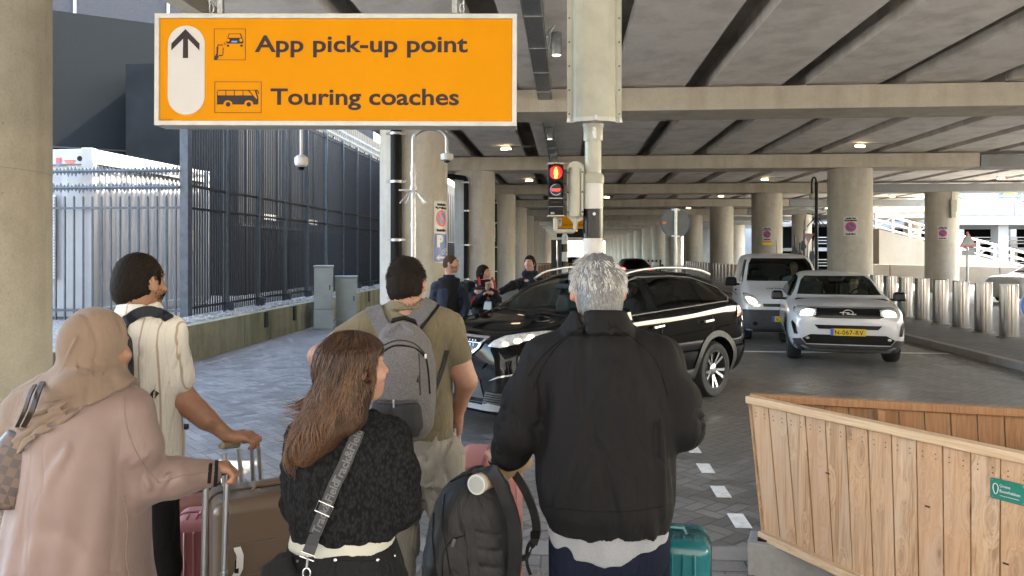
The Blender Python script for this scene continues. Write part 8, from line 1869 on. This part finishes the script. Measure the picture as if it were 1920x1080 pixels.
def panel(a0, a1, b0, b1, n, th, nrm, nm, mat, gap=.006):
    mb = MB(); nrm = Vector(nrm).normalized(); vals = []
    for i in range(n):
        f0 = i / n + gap / 2 / (a1 - a0).length; f1 = (i + 1) / n - gap / 2 / (a1 - a0).length; off = nrm * (r_.random() - .5) * .004
        c = [b0.lerp(b1, f0) + off, b0.lerp(b1, f1) + off, a0.lerp(a1, f1) + off, a0.lerp(a1, f0) + off]
        mb.add(c + [q_ - nrm * th for q_ in c], [(0, 1, 2, 3), (7, 6, 5, 4), (0, 4, 5, 1), (1, 5, 6, 2), (2, 6, 7, 3), (3, 7, 4, 0)]); vals.append(r_.random())
    o = mb.build(nm, mat, tp, smooth=0, bevel=.0015, seg=1); attr_boards(o, vals, 6); return o
nf_ = (-.87, -.49, 0); panel(TA, TB, BA, BB, nb, .022, nf_, "front_boards", M['wood'])
def rail(a, b, w, h, up=.0, nm="top_rail", mat=None, nrm=(0, 0, 0)):
    d = (b - a); c = (a + b) / 2 + Vector(nrm); mb = MB(); mb.box(c, (d.length + .03, w, h), mat=Matrix.Rotation(math.atan2(d.y, d.x), 3, 'Z') @ Matrix.Rotation(-math.asin(d.z / d.length), 3, 'Y')); o = mb.build(nm, mat or M['wood_rail'], tp, smooth=0, bevel=.004); return o
t = NT("larch_rail"); gr = t.noise(1.0, 5, .6, t.mapping(t.mapping(rot=(0, 0, R(58.9))), scale=(2.5, 90, 90)), dist=.8); t.base(t.ramp(gr, [(.3, (.42, .26, .14)), (.5, (.55, .38, .23)), (.7, (.64, .47, .31))])).set(Roughness=.75); t.bump(gr, .3, .003); M['wood_rail'] = t.mat
rail(TA + Vector((0, 0, .018)), TB + Vector((0, 0, .018)), .062, .042); rail(BA + Vector((0, 0, -.012)), BB + Vector((0, 0, -.012)), .05, .045, nm="bottom_rail", nrm=Vector(nf_) * .012)
CA, CB = Vector((1.43, 4.425, .955)), Vector((1.43, 4.425, .955)) + Vector((.953, -.303, 0)) * 2.45
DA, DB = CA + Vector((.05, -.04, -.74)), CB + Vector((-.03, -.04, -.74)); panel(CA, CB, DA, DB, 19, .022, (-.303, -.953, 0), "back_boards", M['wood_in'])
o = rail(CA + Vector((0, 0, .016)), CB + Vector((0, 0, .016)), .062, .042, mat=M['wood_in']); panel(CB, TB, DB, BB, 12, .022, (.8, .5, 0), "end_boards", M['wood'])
panel(CA + Vector((-.03, -.02, 0)), TA + Vector((-.012, .01, 0)), DA + Vector((-.02, -.01, 0)), BA + Vector((-.012, .01, 0)), 1, .02, (-1, 0, 0), "corner_board", M['wood'])
mb = MB()
for f in (.28, .62, .95): q0 = CA.lerp(CB, f); mb.box((q0.x - .02, q0.y - .05, .58), (.045, .045, .74), rz=-.3)
mb.build("posts", M['wood_in'], tp, smooth=0)
mb = MB()
for i in range(nb):
    for dz in (.93, .90):
        for du in (.25, .75): f = (i + du) / nb; q0 = BA.lerp(BB, f).lerp(TA.lerp(TB, f), dz); mb.lathe([(.003, 0), (.003, .002)], q0 + Vector(nf_) * .001, 6, mat=Vector(nf_).to_track_quat('Z', 'Y').to_matrix())
for f, z_ in ((.285, .62), (.60, .60), (.80, .42)):
    q0 = BA.lerp(BB, f).lerp(TA.lerp(TB, f), z_); mb.box(q0 + Vector(nf_) * .001, (.022, .004, .007), rz=math.atan2(-.856, .517))
mb.build("screw_heads", m_plain("screws", (.05, .03, .02), .5), tp)
# green plate
du_ = Vector((.517, -.856, 0)); f_ = 1.385 / 1.72; q0 = BA.lerp(BB, f_).lerp(TA.lerp(TB, f_), .82) + Vector(nf_) * .006; S = lambda a_, b_, t_: q0 + du_ * a_ + Vector((0, 0, b_)) + Vector(nf_) * (.002 + t_)
mb = MB(); mb.prism(rrect(-.068, .068, -.044, .044, .006), S, 0, .003); pl_ = mb.build("green_plate", m_plain("green_enamel", (.008, .17, .12), .35, var=.1), tp, smooth=0)
for tx, x0, x1, y0_, cp in (("Groene", -.030, .012, .012, .013), ("Bouwhekken", -.030, .050, -.010, .013), ("www.groenebouwhekken", -.030, .046, -.026, .006)):
    tm = text_mesh(tx, 1, lambda x, y, z: (x, y, z), bold=.02); xs = [v[0] for v in tm.v]; k = (x1 - x0) / (max(xs) - min(xs)); mb = MB(); mb.add([S(x0 + (v[0] - min(xs)) * k, y0_ + v[1] * cp / .73, .0045) for v in tm.v], tm.f); mb.build("lettering", M['signw'], pl_, smooth=0)
mb = MB(); mb.tube([S(-.046 + .010 * math.sin(a_) * (1 - .25 * math.cos(a_)), .0 + .022 * -math.cos(a_) * 1, .004) for a_ in [k * math.pi / 10 for k in range(21)]], .0022, 6); mb.build("leaf_mark", M['signw'], pl_)
mb = MB(); [mb.lathe([(.004, 0), (.003, .003)], S(a_, b_, .003), 8, mat=Vector(nf_).to_track_quat('Z', 'Y').to_matrix()) for a_ in (-.060, .060) for b_ in (-.036, .036)]; mb.build("screws", M['chrome'], pl_)
def foot(cx, cy, rz, label):
    o = thing("concrete_block", label, "block", (cx, cy, 0), group="concrete feet under the planter"); Mr = Matrix.Rotation(rz, 3, 'Z')
    prof = [(-.105, 0), (-.075, 0), (-.070, .10), (-.055, .13), (.055, .13), (.070, .10), (.075, 0), (.105, 0), (.105, .185), (-.105, .185)]
    mb = MB(); mb.prism(prof, lambda a_, b_, t_: Vector((cx, cy, 0)) + Mr @ Vector((t_, a_, b_)), 0, .62); kid(mb.build("block", M['conc_pale'], None, smooth=0, bevel=.008), o)
    mb = MB(); mb.prism([(-.065, .186), (.045, .186), (.045, .196), (-.065, .196)], lambda a_, b_, t_: Vector((cx, cy, 0)) + Mr @ Vector((t_, a_, b_)), .05, .5); kid(mb.build("rubber_pad", M['black'], None, smooth=0), o)
foot(1.375, 4.33, R(-22), "u-shaped concrete foot under the corner of the timber planter"); foot(2.1, 3.05, R(-22), "concrete foot under the outer end of the timber planter")
# small dark stones and leaves on the ground near the foot
far = thing("timber_planter", "far brown timber planter between the thin striped pole and the couple", "planter", P(1045, 560, 38))
mb = MB()
for i in range(16):
    q0 = P(1012 + i * 5.2, 0, 38); mb.box((q0.x, 38 + .4 * abs(i - 8) / 8, .62), (.125, .05, 1.2 - .02 * abs(i - 6)))
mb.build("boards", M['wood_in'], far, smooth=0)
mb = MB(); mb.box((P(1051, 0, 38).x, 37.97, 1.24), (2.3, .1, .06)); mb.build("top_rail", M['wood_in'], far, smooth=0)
# ------------------------------------------------------------------ people further off and drivers
def cloth_shape(h=.012): pass
M['navy_j'] = m_cloth("navy_jacket", (.014, .020, .034), sheen=.05, wr=.4, wscale=9); M['black_t'] = m_cloth("black_tee", (.006, .006, .007), sheen=.02); M['greyt'] = m_cloth("grey_work_trousers", (.06, .06, .062), wr=.4); M['dcoat'] = m_cloth("black_puffer", (.012, .012, .016), sheen=.04, wr=.7, wscale=16); M['redstrap'] = m_plain("red_strap", (.40, .012, .015), .6, var=.1)
M['brownh'] = m_hair("light_brown_hair", [(0, (.04, .022, .012)), (.6, (.10, .058, .032)), (1, (.18, .11, .065))], rough=.85, spec=.1); M['darkbr'] = m_hair("dark_brown_hair", [(0, (.010, .005, .003)), (.6, (.025, .014, .009)), (1, (.05, .028, .018))], rough=.85, spec=.1)
def standing(label, px, py_head, Y, yaw, skin, s=1.0, dress=None):
    hc = P(px, py_head, Y); x0 = hc.x; F = Field((x0 - .75, Y - .45, -.01), (x0 + .75, Y + .45, hc.z + .16), .009); return hc, x0, F
# bearded man in the navy jacket
hc, x0, F = standing("", 846, 494, 10.4, 0, None); Y = 10.4; Rr, T = head(F, hc, R(-100), 1.04); zt = hc.z
def sk(F, x0, Y, zt, lean=0.0, w=.17):
    F.trunk([(.86, x0, Y, .13, .10), (1.05, x0, Y, .13, .10), (1.30, x0 + lean * .5, Y, w - .02, .11), (1.43, x0 + lean * .8, Y, w - .03, .09), (zt - .22, x0 + lean, Y, .06, .06)], .03)
    F.chain([(x0 + lean, Y, zt - .06), (x0 + lean, Y, zt - .24)], [.055, .062], .03)
    for q in (-1, 1): F.chain([(x0 + q * .09, Y, .88), (x0 + q * .11, Y + .02, .48), (x0 + q * .11, Y, .10)], [.085, .062, .045], .04)
sk(F, x0 - .03, Y, zt); 
for q in (-1, 1): F.chain([(x0 + q * .17 - .03, Y, zt - .30), (x0 + q * .22 - .03, Y + .03, 1.12), (x0 + q * .20 - .02, Y - .08, .90)], [.055, .042, .028], .03); fingers(F, (x0 + q * .20 - .02, Y - .09, .86), (0, -.2, -1), (q, 0, 0), (0, -1, 0), .3)
pf1, bv = body_obj(F, SK['l'], "person", "bearded man in an open navy jacket and black T-shirt standing by the column", "person", (x0, Y, 0))
def jacket(F, x0, Y, zt, w, zb, open_=False, arms=None, bulk=0):
    F.trunk([(zb, x0, Y, w - .01 + bulk, .135 + bulk), (zb + .2, x0, Y, w - .01 + bulk, .14 + bulk), (1.30, x0, Y, w + bulk, .145 + bulk), (1.43, x0, Y, w - .02, .12), (zt - .25, x0, Y, .085, .085), (zt - .20, x0, Y, .072, .075)], .03)
    F.chain([(x0 - w * .6, Y, zt - .30), (x0 - w, Y, zt - .33)], [.06, .07], .05); F.chain([(x0 + w * .6, Y, zt - .30), (x0 + w, Y, zt - .33)], [.06, .07], .05)
    for a_ in arms: F.chain(a_, [.072, .066, .052], .03)
F = Field((x0 - .4, Y - .3, .78), (x0 + .4, Y + .3, zt), .009); jacket(F, x0 - .03, Y, zt, .175, .84, arms=[[(x0 + q * .175 - .03, Y, zt - .32), (x0 + q * .23 - .03, Y + .03, 1.12), (x0 + q * .205 - .02, Y - .07, .93)] for q in (-1, 1)])
F.d = np.maximum(F.d, -np.maximum(np.abs(F.X - (x0 + .035 + (F.Z - 1.2) * .02)) - .055 - np.clip(1.25 - F.Z, 0, .3) * .15, F.Y - (Y - .04))); F.add(wrink(51, .005, 28, .6)); kid(F.obj("jacket", M['navy_j'], None), pf1)
F = Field((x0 - .3, Y - .25, .84), (x0 + .3, Y + .25, zt), .009); F.trunk([(.90, x0 - .03, Y, .15, .115), (1.3, x0 - .03, Y, .17, .13), (1.47, x0 - .03, Y, .155, .115), (1.52, x0 - .03, Y, .09, .085), (zt - .19, x0 - .03, Y, .072, .075)], .03); kid(F.obj("shirt", M['black_t'], None), pf1)
F = Field((x0 - .3, Y - .25, .03), (x0 + .3, Y + .25, 1.0), .012); F.trunk([(.82, x0 - .03, Y, .155, .12), (.94, x0 - .03, Y, .155, .12)], .03); [F.chain([(x0 + q * .09 - .03, Y, .85), (x0 + q * .11 - .03, Y + .02, .48), (x0 + q * .11 - .03, Y, .08)], [.095, .075, .062], .03) for q in (-1, 1)]; kid(F.obj("trousers", M['greyt'], None), pf1)
for q in (-1, 1): kid(shoes(x0 + q * .11 - .03, Y, R(180) + q * .15, M['black'], None), pf1)
mb = MB(); mb.tube([(x0 - .03 + .075 * math.cos(a_), Y + .075 * math.sin(a_), zt - .185 + .012 * math.sin(a_)) for a_ in [k * math.pi / 8 for k in range(17)]], .014, 8); kid(mb.build("scarf", m_plain("purple_scarf", (.16, .04, .14), .8), None), pf1)
def farhair(par, bv, hc, Rm, T, seed, mat, L, s=1.0, n=700, long_=0):
    F = Field(Vector(hc) - Vector((.16, .16, .30)), Vector(hc) + Vector((.16, .16, .17)), .007)
    F.ell(T(0, -.012, .018), (.084 * s, .102 * s, .103 * s), .02, Rm); F.ell(T(0, -.04, -.03), (.074 * s, .068 * s, .070 * s), .03, Rm)
    if long_:
        F.ell(T(0, -.035, -.06), (.094 * s, .075 * s, .09 * s + long_), .03, Rm)
    x, y, z = lxof(hc, Rm)(F.X, F.Y, F.Z); F.d = np.maximum(F.d, np.minimum(y - .040 - np.clip(z, 0, .06) * .4, .055 - z)); F.d = np.maximum(F.d, (-.085 - long_ * 1.3) - z)
    F.add(lambda X, Y, Z: .003 * np.sin(X * 150 + 2 * np.sin(Z * 60)) * np.sin(Y * 130)); kid(F.obj("hair", mat, None), par)
farhair(pf1, bv, hc, Rr, T, 3, M['brownh'], .03); face_bits(T, 1.0, pf1, M['brownh']); [setattr(c, "matrix_parent_inverse", pf1.matrix_basis.inverted()) for c in pf1.children if c.name.split(".")[0] in ("eyes", "irises", "eyebrows", "lips")]
beard(pf1, bv, hc, Rr, 61, 500, M['brownh'], .014)
# woman with the bob
Y = 10.95; hc, x0, F = standing("", 907, 511, Y, 0, None); Rr, T = head(F, hc, R(-115), .95, jaw=.92); zt = hc.z; sk(F, x0 - .02, Y, zt, w=.15)
hnd = Vector(P(914, 536, Y - .22)); F.chain([(x0 - .16, Y, zt - .28), (x0 - .13, Y - .14, 1.12), tuple(hnd + Vector((0, .03, -.06)))], [.045, .038, .026], .03); fingers(F, hnd, (.1, 0, 1), (0, 1, 0), (1, 0, 0), 1.1, grip=.4, sc=.95)
F.chain([(x0 + .14, Y, zt - .28), (x0 + .20, Y - .06, 1.13), tuple(P(921, 548, Y - .22))], [.045, .038, .026], .03); fingers(F, P(917, 549, Y - .24), (-1, 0, .2), (0, 0, 1), (0, 1, 0), .5, sc=.95)
pf2, bv = body_obj(F, SK['l'], "person", "smiling woman with a dark bob and red straps clasping her hands", "person", (x0, Y, 0))
F = Field((x0 - .4, Y - .35, .75), (x0 + .42, Y + .3, zt), .009); jacket(F, x0 - .02, Y, zt, .155, .80, bulk=.015, arms=[[(x0 - .165, Y, zt - .30), (x0 - .14, Y - .13, 1.10), tuple(hnd + Vector((-.01, .04, -.09)))], [(x0 + .14, Y, zt - .30), (x0 + .20, Y - .06, 1.12), tuple(P(926, 549, Y - .19))]]); F.add(lambda X, Y_, Z: .005 * np.sin(Z * 75 + X * 8)); F.add(wrink(53, .004, 30, .6)); kid(F.obj("jacket", M['dcoat'], None), pf2)
F = Field((x0 - .3, Y - .25, .03), (x0 + .3, Y + .25, .95), .012); F.trunk([(.78, x0 - .02, Y, .15, .12), (.9, x0 - .02, Y, .15, .12)], .03); [F.chain([(x0 + q * .085 - .02, Y, .82), (x0 + q * .10 - .02, Y + .02, .46), (x0 + q * .10 - .02, Y, .08)], [.09, .07, .058], .03) for q in (-1, 1)]; kid(F.obj("trousers", M['blk'], None), pf2)
for q in (-1, 1): kid(shoes(x0 + q * .10 - .02, Y, R(180) + q * .15, M['black'], None, .9), pf2)
farhair(pf2, bv, hc, Rr, T, 4, M['darkbr'], .03, .98, long_=.035); face_bits(T, .95, pf2, M['darkbr'])
bp = thing("backpack", "black backpack with red straps on the woman with the bob", "backpack", (x0 - .2, Y + .05, 1.1))
mb = MB(); mb.box((x0 - .22, Y + .06, 1.20), (.16, .24, .42), rz=.3); kid(mb.build("bag_body", M['dcoat'], None, bevel=.05, seg=3), bp)
for pts_ in ([(897, 520), (900, 535)], [(922, 520), (927, 530), (929, 545)], [(881, 572), (890, 556)]):
    mb = MB(); mb.strap([tuple(P(a_, b_, Y - .20)) for a_, b_ in pts_], .035, .008, (1, 0, 0)); kid(mb.build("red_strap", M['redstrap'], None), bp)
# woman reaching out
Y = 11.4; hc, x0, F = standing("", 993, 493, Y, 0, None); Rr, T = head(F, hc, R(158), .98, jaw=.94); zt = hc.z; sk(F, x0 + .02, Y, zt, w=.15)
ha = P(938, 546, Y - .25); F.chain([(x0 - .13, Y, zt - .30), tuple(P(962, 535, Y - .12)), tuple(ha)], [.047, .038, .026], .03); fingers(F, ha + Vector((-.05, -.02, -.01)), (-1, 0, -.2), (0, 0, 1), (0, -1, 0), .5); F.chain([(x0 + .17, Y, zt - .28), (x0 + .22, Y + .02, 1.2), (x0 + .20, Y - .1, .98)], [.047, .038, .026], .03)
fingers(F, (x0 + .20, Y - .12, .94), (0, -.2, -1), (1, 0, 0), (0, -1, 0), .3)
pf3, bv = body_obj(F, SK['l'], "person", "laughing dark haired woman in a black coat reaching out one arm", "person", (x0, Y, 0))
F = Field((x0 - .62, Y - .4, .70), (x0 + .42, Y + .3, zt), .009); jacket(F, x0 + .02, Y, zt, .165, .75, bulk=.02, arms=[[(x0 - .13, Y, zt - .30), tuple(P(962, 535, Y - .12)), tuple(ha + Vector((.02, 0, 0)))], [(x0 + .18, Y, zt - .30), (x0 + .23, Y + .02, 1.2), (x0 + .205, Y - .08, 1.02)]]); F.chain([(x0 - .06, Y - .03, zt - .17), (x0 + .08, Y - .03, zt - .17)], [.06, .06], .03); F.add(wrink(57, .005, 30, .6)); x, y, z = lxof(hc, Rr)(F.X, F.Y, F.Z); F.d = np.maximum(F.d, np.minimum(z + .10, y + .2)); kid(F.obj("coat", M['dcoat'], None), pf3)
F = Field((x0 - .3, Y - .25, .03), (x0 + .3, Y + .25, .95), .012); F.trunk([(.74, x0 + .02, Y, .15, .12), (.88, x0 + .02, Y, .15, .12)], .03); [F.chain([(x0 + q * .085 + .02, Y, .82), (x0 + q * .10 + .02, Y + .02, .46), (x0 + q * .10 + .02, Y, .08)], [.09, .07, .058], .03) for q in (-1, 1)]; kid(F.obj("trousers", M['blk'], None), pf3)
for q in (-1, 1): kid(shoes(x0 + q * .10 + .02, Y, R(180) + q * .15, M['black'], None, .9), pf3)
farhair(pf3, bv, hc, Rr, T, 5, M['darkbr'], .03, 1.0, long_=.04); face_bits(T, .98, pf3, M['darkbr'])
for pp in (pf2, pf3):
    for c in pp.children:
        if c.name.split(".")[0] in ("eyes", "irises", "eyebrows", "lips"): c.matrix_parent_inverse = pp.matrix_basis.inverted()
def driver(car, lx_, ly_, lz_, label, shirt, hairm, skin):
    Mw = Matrix.Translation(car.location) @ Matrix.Rotation(car.rotation_euler.z, 4, 'Z'); G_ = lambda a_, b_, c_: tuple(Mw @ Vector((a_, b_, c_))); hc = Vector(G_(lx_, ly_, lz_)); yaw = car.rotation_euler.z - R(90)
    F = Field(hc - Vector((.75, .75, .85)), hc + Vector((.75, .75, .16)), .010); Rr, T = head(F, hc, yaw, .98); F.chain([T(0, -.03, -.05), G_(lx_ - .03, ly_, lz_ - .22)], [.055, .06], .03)
    F.chain([G_(lx_ - .04, ly_ - .12, lz_ - .28), G_(lx_ - .04, ly_ + .12, lz_ - .28)], [.075, .075], .06); F.chain([G_(lx_ - .05, ly_, lz_ - .34), G_(lx_ - .08, ly_, lz_ - .66)], [.14, .14], .06)
    for q in (-1, 1):
        F.chain([G_(lx_ - .03, ly_ + q * .19, lz_ - .30), G_(lx_ + .12, ly_ + q * .23, lz_ - .50), G_(lx_ + .38, ly_ + q * .15, lz_ - .40)], [.055, .045, .03], .03); f_ = Mw.to_3x3(); fingers(F, G_(lx_ + .41, ly_ + q * .14, lz_ - .38), f_ @ Vector((.5, 0, .8)), f_ @ Vector((-1, 0, .3)), f_ @ Vector((0, -q, 0)), 1.1)
        F.chain([G_(lx_ - .08, ly_ + q * .09, lz_ - .68), G_(lx_ + .38, ly_ + q * .12, lz_ - .62), G_(lx_ + .5, ly_ + q * .12, lz_ - .80)], [.085, .07, .05], .04)
    o, bv = body_obj(F, skin, "person", label, "person", tuple(hc - Vector((0, 0, .7))))
    F = Field(hc - Vector((.5, .5, .75)), hc + Vector((.5, .5, .0)), .012); F.chain([G_(lx_ - .04, ly_ - .13, lz_ - .28), G_(lx_ - .04, ly_ + .13, lz_ - .28)], [.085, .085], .06); F.chain([G_(lx_ - .05, ly_, lz_ - .34), G_(lx_ - .08, ly_, lz_ - .64)], [.155, .155], .06)
    for q in (-1, 1): F.chain([G_(lx_ - .03, ly_ + q * .19, lz_ - .30), G_(lx_ + .12, ly_ + q * .23, lz_ - .50), G_(lx_ + .32, ly_ + q * .165, lz_ - .42)], [.066, .058, .044], .03)
    kid(F.obj("shirt", shirt, None), o)
    F = Field(hc - Vector((.14, .14, .14)), hc + Vector((.14, .14, .16)), .008); F.ell(T(0, -.012, .018), (.084, .102, .103), .02, Rr); x, y, z = lxof(hc, Rr)(F.X, F.Y, F.Z); F.d = np.maximum(F.d, np.minimum(y - .03, .055 - z)); F.d = np.maximum(F.d, -.08 - z); kid(F.obj("hair", hairm, None), o)
    face_bits(T, .98, o, hairm)
    for c in o.children:
        if c.name.split(".")[0] in ("eyes", "irises", "eyebrows", "lips"): c.matrix_parent_inverse = o.matrix_basis.inverted()
driver(wsuv, -.02, .36, 1.28, "driver at the wheel of the white SUV, dimly seen behind the windscreen", M['blk'], M['dark_hair'], SK['l'])
driver(van, .42, .36, 1.50, "driver in a pale blue shirt at the wheel of the white van", m_cloth("pale_blue_shirt", (.28, .36, .44)), M['silver_nape'], SK['l'])
driver(suv, -.02, .36, 1.33, "driver dimly visible inside the black SUV", M['blk'], M['dark_hair'], SK['l'])
